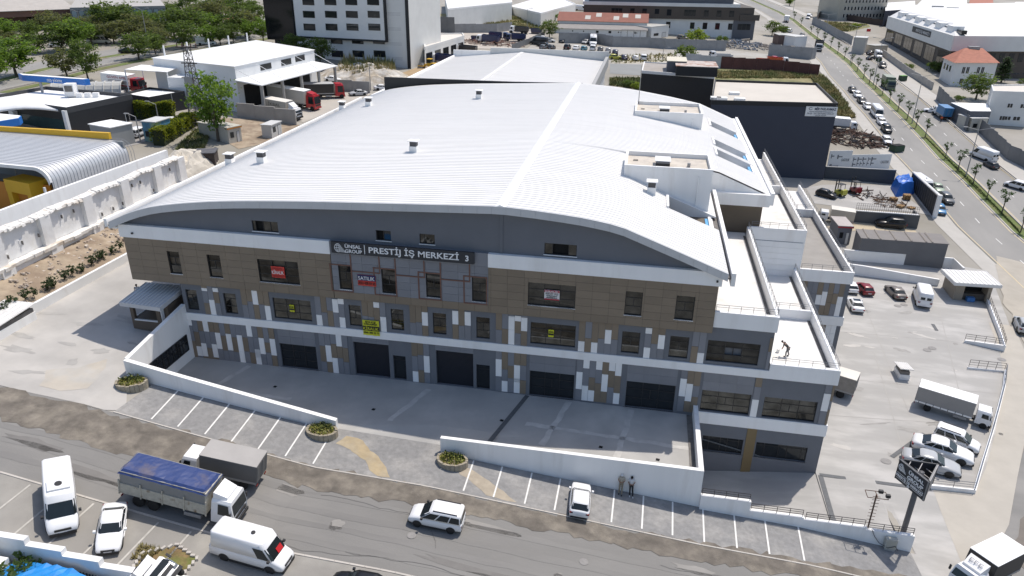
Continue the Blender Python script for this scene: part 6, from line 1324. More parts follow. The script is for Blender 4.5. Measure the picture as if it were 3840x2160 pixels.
for k in range(9):
    for j in range(3): wallbox('groove', M('groove_grey', (.45, .45, .45), .8, 0), OB, of, of.L-10.5, of.L-2.5, zo+2.2+3.95*k+.32*j, zo+2.28+3.95*k+.32*j, 0, .03)
# --- single-storey shops beside the office block
SH, ps, z = hull('shop_row', 'single-storey white shop row with pale flat roof beside the office block', [cl(1695, 490), cl(2095, 372), cl(2080, 345), cl(1690, 355)], 4.4, white_big, M('pale_roof', (.62, .58, .52), .9, .05), .5, white_big)
sf = Face(ps[0], ps[1])
for k in range(5): sf.rect(SH, sf.L*(.03+.2*k), sf.L*(.17+.2*k), z-4.2, z-1.4, glass_dark, frame_dark, .05, 'shop_front', 2)
fin(SH)
# --- depot warehouse
zd = hgt(at(597, 268), 168)
DW, ps, z = hull('depot_warehouse', 'white depot warehouse with low-pitched white roof and loading canopy', [(590, 168), (790, 126), (645, 102), (384, 146)], zd, tin_white, waves('depot_roof', 'X', .6, (.78, .78, .77)), 0, over=.015)
wf = Face(ps[0], ps[1]); lf_ = Face(ps[3], ps[0])
for x0, y0, x1, y1 in [(40, 660, 157, 695), (250, 612, 357, 650), (392, 575, 492, 612)]: wf.win(DW, cl(x0, y0-8), cl(x1, y1-8), proud=.05, split=5)
wf.slab('dark_bay', DW, black_room, 2, wf.L*.9, z-zd-.5, z-zd+4.3, -.5, .03)
can = MB(); sA, sB = -1.0, wf.L*.97; zc2 = z-zd+5.6
P_a, P_b = wf.P+wf.d*sA, wf.P+wf.d*sB
q_ = [P_a+wf.n*.02, P_b+wf.n*.02, P_b+wf.n*6.5, P_a+wf.n*6.5]; zq = [zc2, zc2, zc2-.7, zc2-.7]
can.add([(p.x, p.y, zz) for p, zz in zip(q_, zq)]+[(p.x, p.y, zz+.18) for p, zz in zip(q_, zq)], [(0, 3, 2, 1), (4, 5, 6, 7), (0, 1, 5, 4), (1, 2, 6, 5), (2, 3, 7, 6), (3, 0, 4, 7)]); can.build('canopy', tin_white, DW)
for k in range(5):
    p = P_a.lerp(P_b, .02+.24*k)+wf.n*6.0; MB().tube((p.x, p.y, z-zd-1), (p.x, p.y, zc2-.6), .35, n=6).build('canopy_post', concrete_wall, DW)
    p2 = P_a.lerp(P_b, .02+.24*k); MB().tube((p2.x+wf.n.x*.1, p2.y+wf.n.y*.1, zc2+2.4), (p.x, p.y, zc2-.3), .06, n=5).build('canopy_tie', white, DW)
for k in range(5): p = ps[2].lerp(ps[3], .2*k+.1); MB().tube((p.x, p.y, z-.2), (p.x, p.y, z+2.2), .18).build('roof_post', white, DW)
fin(DW)
SC_, p3, z3 = hull('depot_canopy', 'small white flat canopy over the lettered truck', [c0(1255, 702), c0(1680, 727), c0(1808, 676), c0(1422, 655)], 6.2, tin_white, white, 0); 
for o in list(SC_.children):
    if o.name.startswith('walls'): bpy.data.objects.remove(o)
for p in p3: MB().tube((p.x, p.y, T(p.x, p.y)-1), (p.x, p.y, z3), .12).build('post', white, SC_)
fin(SC_)
o, _, _ = hull('depot_annex', 'white box annex against the depot end wall', [c0(1682, 792), c0(1945, 800), c0(2340, 770), c0(1820, 752)], 5.6, tin_white, white, .3); fin(o)
o, _, _ = hull('black_annex', 'low black-edged flat roof with white surface behind the hedge', [c0(1230, 965), c0(1500, 1005), c0(1860, 940), c0(1510, 900)], 2.9, black_wall, white, .5); fin(o)
# --- petrol station shop, canopies and car-wash
zs_ = hgt(at(181, 330), 281)
GS, ps, z = hull('petrol_station_shop', 'black-walled petrol station shop with bright white flat roof', [(168, 281), (333, 246), (118, 226), (-30, 252)], zs_, black_wall, white, .7, M('shop_parapet', (.05, .052, .056), .7, .05))
gf = Face(ps[0], ps[1]); gl = Face(ps[3], ps[0])
gf.win(GS, c0(1070, 1185), c0(1180, 1310), black_room, frame_dark, .05, 'door'); gf.win(GS, c0(1255, 1145), c0(1310, 1225), glass_dark, white, .05)
gl.slab('shop_front', GS, M('shop_glass', (.03, .06, .06), .1, .1, .8), gl.L*.35, gl.L*.93, z-zs_, z-1.6, 0, .06); gl.slab('white_pier', GS, white, gl.L-.7, gl.L+.1, z-zs_-.5, z+.2, .0, .5); gl.slab('portal', GS, white, gl.L*.3, gl.L*.36, z-zs_, z-1.2, .0, .8)
p = onz(*c0(730, 980), z); ac = MB().box(-.9, .9, -.9, .9, .3, 2.6).build('roof_plant', white, GS, (p.x, p.y, z), .3); MB().box(-.7, .7, -.95, -.9, 1.2, 2.3).build('louvre', gutter_dark, ac)
for k in range(3): MB().box(-.55, .55, -.35, .35, .1, .95).build('air_conditioner', white, GS, (p.x+1.8+1.35*k, p.y-.2+.5*k, z), .3)
fin(GS)
cv = MB(); n = 20; a_, b_2 = onz(-30, 278, z+.6), onz(166, 268, z+.6); c_2 = onz(-30, 252, z+.9)
for i in range(n+1):
    t = i/n; p = a_.lerp(b_2, t); q = p+(c_2-a_); zz = .7*math.sin(t*3.3+.2)-.2
    cv.v += [(p.x, p.y, p.z+zz-.6), (q.x, q.y, p.z+zz+.1), (p.x, p.y, p.z+zz-.25), (q.x, q.y, p.z+zz+.4)]
for i in range(n):
    o_i = 4*i; cv.f += [(o_i, o_i+4, o_i+5, o_i+1), (o_i+2, o_i+3, o_i+7, o_i+6), (o_i, o_i+2, o_i+6, o_i+4), (o_i+1, o_i+5, o_i+7, o_i+3)]
tag(cv.build('wave_canopy', white, smooth=True), 'white wave-shaped canopy in front of the petrol station shop', 'canopy')
bl = M('station_blue', (.02, .16, .52), .4, .03)
def blue_canopy(label, pts, h, th, tx=None):
    ps2, z2 = flat(pts, h); t = thing('fuel_canopy', label, 'canopy'); xy = [(p.x, p.y) for p in ps2]; ar = sum(a[0]*b[1]-b[0]*a[1] for a, b in zip(xy, xy[1:]+xy[:1]))
    if ar < 0: xy.reverse()
    MB().prism(xy, z2-th, z2).build('fascia', bl, t); cx = sum(p[0] for p in xy)/len(xy); cy = sum(p[1] for p in xy)/len(xy)
    MB().prism([(cx+(x-cx)*.96, cy+(y-cy)*.96) for x, y in xy], z2+.002, z2+.06).build('top', white, t)
    for k in (0, 1): p = Vector((cx, cy, 0)).lerp(Vector((*xy[k*2], 0)), .45); MB().tube((p.x, p.y, T(p.x, p.y)-1), (p.x, p.y, z2-th), .25, n=8).build('column', steel, t)
    return t, ps2, z2
blue_canopy('blue-edged fuel canopy corner in front of the wave canopy', [c0(-300, 1270), c0(190, 1190), c0(215, 1165), c0(-260, 1120)], 5.6, 1.1)
t_, ps2, z2 = blue_canopy('long blue-fronted car-wash canopy with white lettering', [c0(215, 755), c0(850, 800), c0(900, 795), c0(180, 740)], 6.3, 1.1)
ff = Face(ps2[0], ps2[1]); ftext(ff, 'oto yıkama', ff.L*.4, z2-.85, 1.0, white, t_, ff.L*.24, .03)
gr = thing('washing_tunnel', 'glazed barrel-vault car-wash tunnel behind the black shop', 'tunnel'); aP, aQ = at(*c0(520, 965)), at(*c0(1225, 975)); tf = Face(aP, aQ)
for k in range(9):
    r_ = MB(); s = tf.L*k/8
    for i in range(8):
        a0, a1 = math.pi*i/8, math.pi*(i+1)/8; p = tf.P+tf.d*s+tf.n*(-2.2+2.2*math.cos(a0)); q = tf.P+tf.d*s+tf.n*(-2.2+2.2*math.cos(a1)); r_.tube((p.x, p.y, aP.z+.3+2.2*math.sin(a0)), (q.x, q.y, aP.z+.3+2.2*math.sin(a1)), .12, n=5)
    r_.build('arch_rib', M('pale_frame', (.55, .55, .53), .6, .05), gr)
v_ = MB()
for i in range(9):
    a0 = math.pi*i/8
    for s in (0, tf.L): p = tf.P+tf.d*s+tf.n*(-2.2+2.1*math.cos(a0)); v_.v.append((p.x, p.y, aP.z+.3+2.1*math.sin(a0)))
for i in range(8): v_.f.append((2*i, 2*i+1, 2*i+3, 2*i+2))
v_.build('vault_glazing', M('milky_glazing', (.50, .49, .45), .3, .1, .4), gr, fix=False); fbox('side_wall', tin_white, gr, tf.P, tf.d, 0, tf.L, aP.z-1, aP.z+.4, -4.4, 0)
# --- barrel-roofed car wash hall
AH = thing('barrel_roof_hall', 'silver barrel-roofed hall with vertical seams and yellow far edge', 'building')
prof_a = [(-72, 5), (-72, 11.3)]+[(-73.9+1.9*math.cos(a), 11.3+1.9*math.sin(a)) for a in [math.pi/2*k/7 for k in range(1, 8)]]+[(-80, 13.35), (-88, 13.45), (-97, 13.5)]
silver = M('seamed_aluminium', (.60, .605, .61), .42, .04, .3, metal=.3); y0_, y1_ = 18.4, 33.0
a_b = MB()
for (x, zz) in prof_a: a_b.v += [(x, y0_, zz), (x, y1_, zz)]
for i in range(len(prof_a)-1): a_b.f.append((2*i, 2*i+1, 2*i+3, 2*i+2))
AR = a_b.build('barrel_roof', silver, AH, fix=False, smooth=True)
sm_ = MB()
for (x, zz), (xn, zn) in zip(prof_a, prof_a[1:]):
    sm_.tube((x+.01, 0, zz+.01), (xn+.01, 0, zn+.01), .035, n=4, cap=False)
smm = sm_.mesh('roof_seam', M('seam_metal', (.42, .43, .44), .4, 0, metal=.5))
for k in range(27): link('roof_seam', smm, AR, (0, y0_+.2+.6*k, 0))
edge = MB()
for (x, zz), (xn, zn) in zip(prof_a[1:], prof_a[2:]): edge.add([(x, y0_-.25, zz+.05), (xn, y0_-.25, zn+.05), (xn, y0_+.1, zn+.05), (x, y0_+.1, zz+.05), (x-.3, y0_-.25, zz-.35), (xn-.3, y0_-.25, zn-.35)], [(0, 1, 2, 3), (0, 4, 5, 1)])
edge.build('front_edge', white, AH, fix=False)
yel = M('station_yellow', (.68, .40, .02), .5, .04); orng = M('station_orange', (.52, .20, .02), .5, .05)
bx('yellow_edge', yel, AH, -97, -74.5, y1_, y1_+.5, 13.3, 14.2); bx('back_wall', grey_sheet, AH, -97, -72.2, y1_-.4, y1_-.1, 5, 13.2); bx('inner_floor', concrete_court, AH, -97, -72.2, y0_, y1_, 5.9, 6.3)
ow = bx('orange_wall', orng, AH, -97, -73.4, y0_+1.0, y0_+1.3, 5.8, 10.6); text('lettering', 'deniz', 1.2, white, AH, (-76.6, y0_+.96, 9.0), (1, 0, 0), (0, 0, 1), .03, fit=2.6)
for y in (17.2, 19, 21): bx('open_frame', tin_white, AH, -72.4, -72.2, y, y+.25, 5.5, 11)
YP = thing('wash_portal', 'yellow inverted-U wash portal with white pump beside the barrel-roofed hall', 'portal'); pa, pb = onz(*CP(30, 350, 0, 540), 11.2), onz(*CP(285, 400, 0, 540), 11.2)
px_, py_ = pa.x, pa.y; d_ = Vector((pb.x-pa.x, pb.y-pa.y, 0)); Lp = d_.length; d_.normalize(); pp_ = Vector((pa.x, pa.y, 0))
fbox('beam', yel, YP, pp_, d_, 0, Lp, 9.6, 11.2, -2.6, 0); fbox('leg', yel, YP, pp_, d_, 0, .9, 5, 9.6, -2.4, -.05); fbox('leg', yel, YP, pp_, d_, Lp-.9, Lp, 5, 9.6, -2.4, -.05); fbox('pump', white, YP, pp_, d_, 1.2, 2.4, 5, 8.2, -1.2, -.2); fbox('blue_panel', bl, YP, pp_, d_, Lp-1.8, Lp-.95, 5, 9.4, -1.2, -.9)
# --- cabins and sheds of the dirt lot
def cabin(label, px0, px1, depth, h, wm, rm, name='site_cabin', edge=None, door=True, group=None, slope=0):
    P, Q = at(*px0), at(*px1); F_ = Face(P, Q); t = thing(name, label, 'cabin', (0, 0, 0), 0, group); z0_ = min(P.z, Q.z)
    fbox('walls', wm, t, F_.P, F_.d, 0, F_.L, z0_-1, z0_+h, -depth, 0); fbox('roof', rm, t, F_.P, F_.d, -.15, F_.L+.15, z0_+h, z0_+h+.14, -depth-.15, .15)
    if door: F_.rect(t, F_.L*.62, F_.L*.85, z0_, z0_+2.0, M('cabin_door', (.55, .56, .56), .5, .05), frame_dark, .03, 'door'); F_.rect(t, F_.L*.15, F_.L*.42, z0_+1.0, z0_+2.0)
    if edge: fbox('fascia', edge, t, F_.P, F_.d, -.16, F_.L+.16, z0_+h-.2, z0_+h+.02, .0, .17)
    return t
cabin('beige steel site cabin with orange corner edges in the dirt lot', c0(2310, 1449), c0(2440, 1420), 8.5, 2.8, M('cabin_cream', (.50, .48, .42), .7, .05), M('cabin_roof', (.48, .46, .40), .7, .06), edge=orng)
cabin('cabin painted with a blue and green landscape beside the hedge', c0(1460, 1420), c0(1600, 1440), 4.0, 3.6, M('mural', (.08, .22, .34), .6, .3, .6, c2=(.35, .42, .16), ps=.35, pa=.55), M('cabin_roof2', (.55, .55, .54), .7, .04))
cabin('small white guard hut beside the eave at the dirt lot', cl(165, 1395), cl(265, 1345), 2.0, 2.4, M('hut_white', (.55, .54, .52), .7, .05), M('cabin_roof2', (.55, .55, .54), .7, .04))
cabin('grey steel container unit with open white top beside the barrel roof', c0(1150, 1490), c0(1365, 1440), 5.5, 3.4, grey_sheet, white, door=False)
cabin('dark shack of boards and sheeting below the dirt lot', CP(1960, 210, 0, 540), CP(2170, 215, 0, 540), 3, 2.0, M('shack_dark', (.07, .055, .05), .9, .3, 2), M('shack_roof', (.10, .10, .11), .8, .3, 1.5), door=False)
cabin('grey and red gatehouse cabin beside the ribbed shed', c3(680, 1000), c3(815, 1010), 4.5, 3.0, grey_render, M('gate_roof', (.42, .38, .36), .8, .06), edge=M('red_trim', (.40, .02, .03), .6, 0), name='gatehouse')
# ribbed service shed in the right yard
RS, ps, z = hull('service_shed', 'long grey service shed with roof beams beside the white yard wall', [(2154, 577), (2168, 600), (2386, 615), (2365, 590)][::-1], 3.7, M('shed_grey', (.14, .14, .145), .8, .06), M('shed_roof', (.215, .20, .19), .9, .08, .5), 0, over=.02)
for k in range(6): 
    t = [.08, .22, .4, .58, .75, .82][k]; a = onz(2154, 577, z).lerp(onz(2365, 590, z), t); b2 = onz(2168, 600, z).lerp(onz(2386, 615, z), t); MB().tube((a.x, a.y, z+.15), (b2.x, b2.y, z+.15), .12, n=4).build('roof_beam', M('beam_tan', (.36, .32, .28), .8, .05), RS)
fin(RS)
wallrun('boundary_wall', 'white wall in front of the long grey service shed', [(32.3, 54.4, -2.9), (41, 54.7, -3.0), (48.2, 55.0, -3.2), (48.8, 52.2, -3.6)], .3, -7, white2)
wallrun('boundary_wall', 'white stepped yard wall behind the parked red and bronze cars', [(25.0, 50.0, -3.0), (34, 49.4, -3.4), (41, 48.8, -4.0), (44.4, 48.6, -4.3)], .3, -7, white)
sheet('sunken_drive', [(25, 50.4), (44, 49.2), (48, 52), (32.5, 54.2), (25, 54.4)], concrete_pale, 4)
# ================================================================== FARTHER BUILDINGS, FENCES, YARDS
def fence(label, pxs, h, m, seg=3.0, post=True, name='sheet_fence', pts=None, group=None, th=.08):
    P = pts or [at(*q) for q in pxs]; t = thing(name, label, 'fence', (0, 0, 0), 0, group)
    for a, b in zip(P, P[1:]):
        d = Vector((b.x-a.x, b.y-a.y, 0)); L = d.length; n = max(1, round(L/seg)); d.normalize()
        for k in range(n):
            p = Vector((a.x, a.y, 0))+d*(L*k/n); q = p+d*(L/n); z0_, z1_ = T(p.x, p.y), T(q.x, q.y); zm = (z0_+z1_)/2; j = .06*math.sin(k*2.7)
            fbox('fence_panel', m, t, p, d, .02, L/n-.02, zm-.6, zm+h+j, -th/2, th/2)
            if post: fbox('post', steel, t, p, d, -.06, .06, zm-.5, zm+h+.1+j, -.06-th, -th/2)
    return t
# brown office building at the top centre, twin of the main one
TB = thing('brown_building', 'brown and white business building with grey wing behind the red-roofed shed', 'building'); bP, bQ = at(1478, 72), at(1893, 100); tb = Face(bP, bQ)
def zat(u, v): return tb.hit(u, v)[1]
zw, zbm, zbt, ztop = bQ.z, zat(*cm(1800, 193)), zat(*cm(1800, 66)), zat(*cm(1800, 32))
tb.slab('lower_wall', TB, white_big, 0, tb.L, zw-4, zbm, -30, 0); tb.slab('upper_wall', TB, brown_big, -2, tb.L*.985, zbm, zbt, -31, .8); tb.slab('white_band', TB, white_big, -2.5, tb.L*.9, zbt, ztop, -31, 1.0); tb.slab('attic', TB, grey_big, 0, tb.L*.86, ztop, ztop+6, -30, -.2)
sg_, _ = tb.hit(*cm(2218, 300)); tb.slab('grey_wing', TB, grey_big, sg_, tb.L, zw-4, zbm, .0, .4); sT, _ = tb.hit(*cm(2290, 170)); tb.slab('terrace_wall', TB, brown_big, sT, tb.L*1.02, zbm, zbm+2.2, .6, 1.2); tb.slab('terrace_floor', TB, terrace_m, sT, tb.L*1.0, zbm+1.5, zbm+1.7, -12, .6)
t2 = Face(tb.P+tb.n*.8, tb.P+tb.n*.8+tb.d*5)
for x0, y0, x1, y1 in [(1000, 80, 1108, 135), (1190, 82, 1232, 135), (1312, 85, 1355, 138), (1438, 88, 1480, 142), (1560, 92, 1602, 158), (1735, 98, 1845, 162), (1935, 102, 1975, 166), (2063, 105, 2102, 170), (2190, 108, 2230, 172)]: t2.win(TB, cm(x0, y0), cm(x1, y1), proud=.05, split=3 if x1-x0 > 80 else 1)
for x0, y0, x1, y1 in [(1552, 218, 1590, 282), (1795, 225, 1832, 290), (1922, 228, 1960, 294), (2048, 232, 2085, 298), (2178, 236, 2214, 300), (2272, 238, 2392, 302)]: tb.win(TB, cm(x0, y0), cm(x1, y1), proud=.45 if x0 > 2220 else .05, split=3 if x1-x0 > 80 else 1)
# red-roofed factory shed
RSH = thing('red_roof_shed', 'long white shed with red corrugated gable roof and grey lean-to', 'building'); sP, sQ = at(*cm(500, 300)), at(*cm(1350, 400)); sP = at(*cm(440, 330)); sh = Face(sP, sQ); zb_ = sQ.z
s0, z0_ = sh.hit(*cm(545, 290)); s1, z1_ = sh.hit(*cm(1350, 306)); ze = (z0_+z1_)/2
sh.slab('front_wall', RSH, white_big, 0, sh.L, zb_-3, ze, -.4, 0); 
def sloped(name, m, parent, F, s0, s1, n0, zA, n1, zB, th=.12):
    b = MB(); c = [F.P+F.d*s0+F.n*n0, F.P+F.d*s1+F.n*n0, F.P+F.d*s1+F.n*n1, F.P+F.d*s0+F.n*n1]; zz = [zA, zA, zB, zB]
    b.add([(p.x, p.y, z) for p, z in zip(c, zz)]+[(p.x, p.y, z+th) for p, z in zip(c, zz)], [(0, 3, 2, 1), (4, 5, 6, 7), (0, 1, 5, 4), (1, 2, 6, 5), (2, 3, 7, 6), (3, 0, 4, 7)]); return b.build(name, m, parent)
lean = waves('lean_to_sheet', 'X', .8, (.27, .25, .235), .8); redr = waves('red_sheet', 'X', .7, (.27, .105, .075), .8)
sloped('lean_to_roof', lean, RSH, sh, -.3, sh.L+.3, .4, ze-.05, -7, ze+1.2); sh.slab('body', RSH, white_big, 0, sh.L, zb_-3, ze+2.3, -20, -7.05); sloped('red_roof', redr, RSH, sh, -.4, sh.L+.4, -6.7, ze+2.25, -13.6, ze+5.2); sloped('red_roof', redr, RSH, sh, -.4, sh.L+.4, -13.6, ze+5.2, -20.3, ze+2.25)
for k, (a, n_) in enumerate([(.3, -9.6), (.62, -9.6), (.42, -11.6), (.72, -11.6), (.86, -11.2)]): sloped('roof_light', M('roof_light', (.5, .48, .44), .7, .05), RSH, sh, sh.L*a, sh.L*a+2.2, n_+1.4, ze+2.25+(-6.7-n_-1.4)*.428+.12, n_-1.4, ze+2.25+(-6.7-n_+1.4)*.428+.12, .08)
for x in (610, 720, 1072, 1100, 1150): sh.win(RSH, cm(x-7, 285+x*.03), cm(x+7, 300+x*.03), glass_dark, white, .05)
for x, w in ((858, 26), (985, 26), (1246, 28)): sh.win(RSH, cm(x-w/2, 282+x*.03), cm(x+w/2, 305+x*.03), proud=.05, split=2)
for a in (.72, .86): sh.rect(RSH, sh.L*a, sh.L*a+5, zb_, zb_+3.6, white_big, concrete_wall, .05, 'gate', 2)
cabin('white lean-to office at the end of the red-roofed shed', cm(1395, 395), cm(1570, 370), 9, 4.5, white_big, M('lean_roof', (.42, .42, .40), .8, .06), name='annex_cabin')
# white factory top centre-left
o, ps, z = hull('white_factory', 'white industrial hall with ribbed lower cladding at the weedy lot', [cm(-20, 70), cm(290, 140), cm(640, 45), cm(400, -60)], hgt(at(*cm(270, 215)), 35), white_big, roof_metal, .4, white); wf2 = Face(ps[0], ps[1]); wf2.slab('lower_cladding', o, tan_wall, .5, wf2.L-.5, z-16, z-6, 0, .1); fin(o)
o, ps, z = hull('white_factory', 'pale hall with mono-pitch roof behind the weedy lot, beside the office block', [cl(1930, 95), cl(2576, 30), cl(2576, -40), cl(1900, -30)], 6, white_big, roof_metal, .3, white); fin(o)
# white-roofed business centre at the upper right
zp = hgt(at(2397, 178), 91)
PR, ps, z = hull('white_roof_centre', 'business centre with faceted white roof, white band and glazed brown storeys', [c2_(1222, 168), c2_(1882, 366), c2_(2750, 372), c2_(2750, 60), c2_(1345, 100)], zp, brown_big, roof_metal, 0)
fa_, fb_ = Face(ps[0], ps[1]), Face(ps[1], ps[2])
for F_, nm in ((fa_, 0), (fb_, 1)):
    F_.slab('white_band', PR, white_big, -.4, F_.L+.4, z-4.6, z+.2, 0, .5)
    nW = 6 if nm == 0 else 9
    for k in range(nW): F_.rect(PR, F_.L*(k+.12)/nW, F_.L*(k+.88)/nW, z-10.5, z-5.2, glass_dark, frame_dark, .06, split=3) if nm == 0 else F_.rect(PR, F_.L*(k+.2)/nW, F_.L*(k+.75)/nW, z-8.0, z-5.2, glass_dark, frame_dark, .06, split=2)
    for k in range(nW): F_.rect(PR, F_.L*(k+.15)/nW, F_.L*(k+.85)/nW, z-zp-.5, z-11.6, black_room, grey_big, .06, 'shop_front', 2)
up_p = [p+Vector((0, 0, 0)) for p in ps]; cx = sum((p.x for p in ps))/5; cy = sum((p.y for p in ps))/5
rb = MB(); ringA = [(p.x, p.y, z+.1) for p in ps]; ringB = [(cx+(p.x-cx)*.86, cy+(p.y-cy)*.80, z+2.9) for p in ps]; ringC = [(cx+(p.x-cx)*.5, cy+(p.y-cy)*.4, z+4.6) for p in ps]; rb.loft([ringA, ringB, ringC], cap=True); rb.build('faceted_roof', roof_metal, PR)
for k in range(6): fa_.slab('roof_fin', PR, white, fa_.L*(.1+.15*k), fa_.L*(.17+.15*k), z+.2, z+2.6, -4.5, -1.0); fa_.slab('dormer_glass', PR, glass_dark, fa_.L*(.18+.15*k), fa_.L*(.24+.15*k), z+.6, z+1.8, -3.6, -2.0)
for k in range(8): p = Vector((cx, cy, 0)).lerp(Vector((ps[2].x, ps[2].y, 0)), .1*k); MB().box(-2.2, 2.2, -.5, .5, z+4.3-.25*k, z+4.9-.25*k).build('roof_light', M('grey_skylight', (.32, .33, .34), .5, .05), PR, (p.x-14+5*(k % 3), p.y-6+4*(k % 4), .2))
sgn = fa_.slab('sign_board', PR, sign_dark, fa_.L*.46, fa_.L*.73, z-2.6, z-.6, .5, .62); ftext(fa_, 'PRESTİJ İŞ MERKEZİ 1', fa_.L*.52, z-2.1, 1.3, letter, PR, fa_.L*.2, .68); fin(PR)
# house with hipped red roof
HH, ps, z = hull('hip_roof_house', 'two-storey white house with hipped red tile roof', [c2_(1772, 582), c2_(1885, 632), c2_(2312, 634), c2_(2190, 540)], hgt(at(*c2_(1884, 866)), 159), white_big, red_tile, 0)
c_h = sum((Vector((p.x, p.y, 0)) for p in ps), Vector())/4; dh = (ps[2]-ps[1]).normalized()*3; rb = MB(); rb.add([tuple(Vector((p.x, p.y, z+.1))+(Vector((p.x, p.y, 0))-c_h)*.08) for p in ps]+[(c_h.x-dh.x, c_h.y-dh.y, z+3.4), (c_h.x+dh.x, c_h.y+dh.y, z+3.4)], [(0, 1, 4), (1, 2, 5, 4), (2, 3, 5), (3, 0, 4, 5)]); rb.build('hip_roof', red_tile, HH, fix=False)
MB().box(-1.6, 1.6, -.8, .8, z+2.8, z+3.9).build('water_tank', steel, HH, (c_h.x, c_h.y, 0))
hf = Face(ps[1], ps[2]); hl = Face(ps[0], ps[1])
for a in (.2, .3, .55, .65): hf.rect(HH, hf.L*a, hf.L*(a+.07), z-3.2, z-1.2, glass_dark, white, .05, split=2)
for a in (.2, .5): hf.rect(HH, hf.L*a, hf.L*(a+.1), z-6.6, z-4.6, glass_dark, white, .05)
for a in (.15, .4, .65): hl.rect(HH, hl.L*a, hl.L*(a+.15), z-3.2, z-1.2, glass_dark, white, .05)
fin(HH)
# white building at the right edge
WB, ps, z = hull('white_house', 'plain white two-storey building at the walled compound', [c2_(2205, 1000), c2_(2262, 930), c2_(2700, 945), c2_(2700, 860), c2_(2245, 868)][1:], hgt(at(*c2_(2300, 1250)), 235), white_big, M('pale_roof', (.62, .58, .52), .9, .05), .4, white_big); wf3 = Face(ps[0], ps[1])
for x0, y0, x1, y1 in [(2415, 1040, 2455, 1085), (2545, 1045, 2590, 1090), (2335, 1165, 2375, 1210), (2385, 1168, 2435, 1210), (2470, 1170, 2530, 1215)]: wf3.win(WB, c2_(x0, y0), c2_(x1, y1), glass_dark, white, .05, split=2)
fin(WB)
o, _, _ = hull('compound_building', 'low building with bright flat roof inside the grey wall', [c2_(1840, 1035), c2_(2035, 1120), c2_(2245, 1122), c2_(2200, 1045)], 4.2, grey_big, white, .0); fin(o)
cabin('cream security cabin with dark doorway at the compound gate', c2_(2020, 1325), c2_(2180, 1325), 5, 3.2, M('cabin_cream', (.50, .48, .42), .7, .05), M('cabin_roof2', (.55, .55, .54), .7, .04), name='security_cabin')
fence('dark grey sheet wall round the compound', [c2_(1690, 1000), c2_(1840, 1160), c2_(1990, 1325)], 3.8, M('compound_sheet', (.16, .165, .17), .7, .1, .4), 3.0, False)
fence('dark grey wall along the far pavement at the right edge', [c2_(2120, 1330), c2_(2400, 1600), c3(2620, 260)], 3.2, M('compound_sheet', (.16, .165, .17), .7, .1, .4), 3.0)
fence('pale concrete wall above the broad pavement', [c2_(1150, 560), c2_(1400, 745), c2_(1650, 905)], 2.2, concrete_wall, 3.5, False, 'concrete_wall', th=.25)
# school at the top right
SCH = thing('school_block', 'cream four-storey school block with ranks of small windows and red roof', 'building'); scP, scQ = at(*c2_(735, 205)), at(*c2_(1165, 212)); scf = Face(scP, scQ); scz = scQ.z
scf.slab('walls', SCH, M('cream_wall', (.46, .43, .36), .8, .05, .3), -3, scf.L, scz-2, scz+16, -16, 0); scf.slab('roof', SCH, red_tile, -4, scf.L+1, scz+16, scz+17.6, -17, 1)
for r in range(4):
    for k in range(13): scf.rect(SCH, scf.L*(k+.25)/13, scf.L*(k+.75)/13, scz+2+3.7*r, scz+4+3.7*r, glass_dark, white_big, .05)
o, _, _ = hull('navy_hall', 'low navy hall with pale roof beside the school', [c2_(1180, 110), c2_(1480, 90), c2_(1480, 10), c2_(1180, 30)], 7, navy_wall, roof_metal); fin(o)
for k, (q, hh_, lb) in enumerate([([c2_(1480, 70), c2_(2000, 40), c2_(2000, -50), c2_(1600, -50)], 6, 'long pale shed roof behind the white-roofed centre'), ([c2_(2020, 50), c2_(2270, 55), c2_(2260, -40), c2_(2040, -40)], 6, 'shed with red roof at the top right'), ([c2_(2380, 70), c2_(2800, 90), c2_(2800, 20), c2_(2500, 20)], 8, 'white warehouse roof at the top right corner')]):
    o, _, _ = hull('far_shed', lb, q, hh_, white_big if k != 1 else tan_wall, [roof_metal, red_tile, roof_metal][k]); fin(o)
# brown-fronted building at the top left, small house
LB = thing('curved_front_building', 'broad building with tan roof and orange-brown fascia beyond the trees', 'building'); lP, lQ = at(*c0(-150, 345)), at(*c0(770, 285)); lfc = Face(lP, lQ); lz = lQ.z
s_, zf1 = lfc.hit(*c0(740, 95)); _, zf0 = lfc.hit(*c0(740, 150)); lfc.slab('walls', LB, M('brick_brown', (.10, .06, .05), .8, .1, .5), -20, lfc.L, lz-3, zf0, -45, -3); lfc.slab('fascia', LB, M('orange_fascia', (.34, .135, .06), .6, .08, .1, c2=(.16, .09, .07), ps=.02, pa=.5), -22, lfc.L+2, zf0, zf1, -45, 0); sloped('roof', waves('tan_sheet', 'X', .35, (.45, .41, .36)), LB, lfc, -24, lfc.L+1, .5, zf1+.1, -46, zf1+9)
lfc.slab('dark_recess', LB, black_room, lfc.L*.5, lfc.L*.98, zf0-4, zf0-.2, -3, -2.9)
o, ps, z = hull('ribbon_window_hall', 'grey-roofed hall with ribbon windows behind the tall trees', [c0(700, 80), c0(1660, 60), c0(1560, -60), c0(800, -60)], 5.5, M('hall_grey', (.30, .31, .31), .7, .06), M('hall_roof', (.40, .385, .36), .8, .05), .0); hf2 = Face(ps[0], ps[1])
for k in range(14): hf2.rect(o, hf2.L*(k+.1)/14, hf2.L*(k+.9)/14, z-3.0, z-.8, M('pale_glass', (.35, .42, .44), .2, .1), frame_dark, .06)
fin(o)
SHs, ps, z = hull('small_house', 'small white house with red tile roof at the tree-lined road', [c0(2252, 195), c0(2300, 212), c0(2460, 195), c0(2400, 165)], 4, white_big, red_tile, 0, over=.06); fin(SHs)
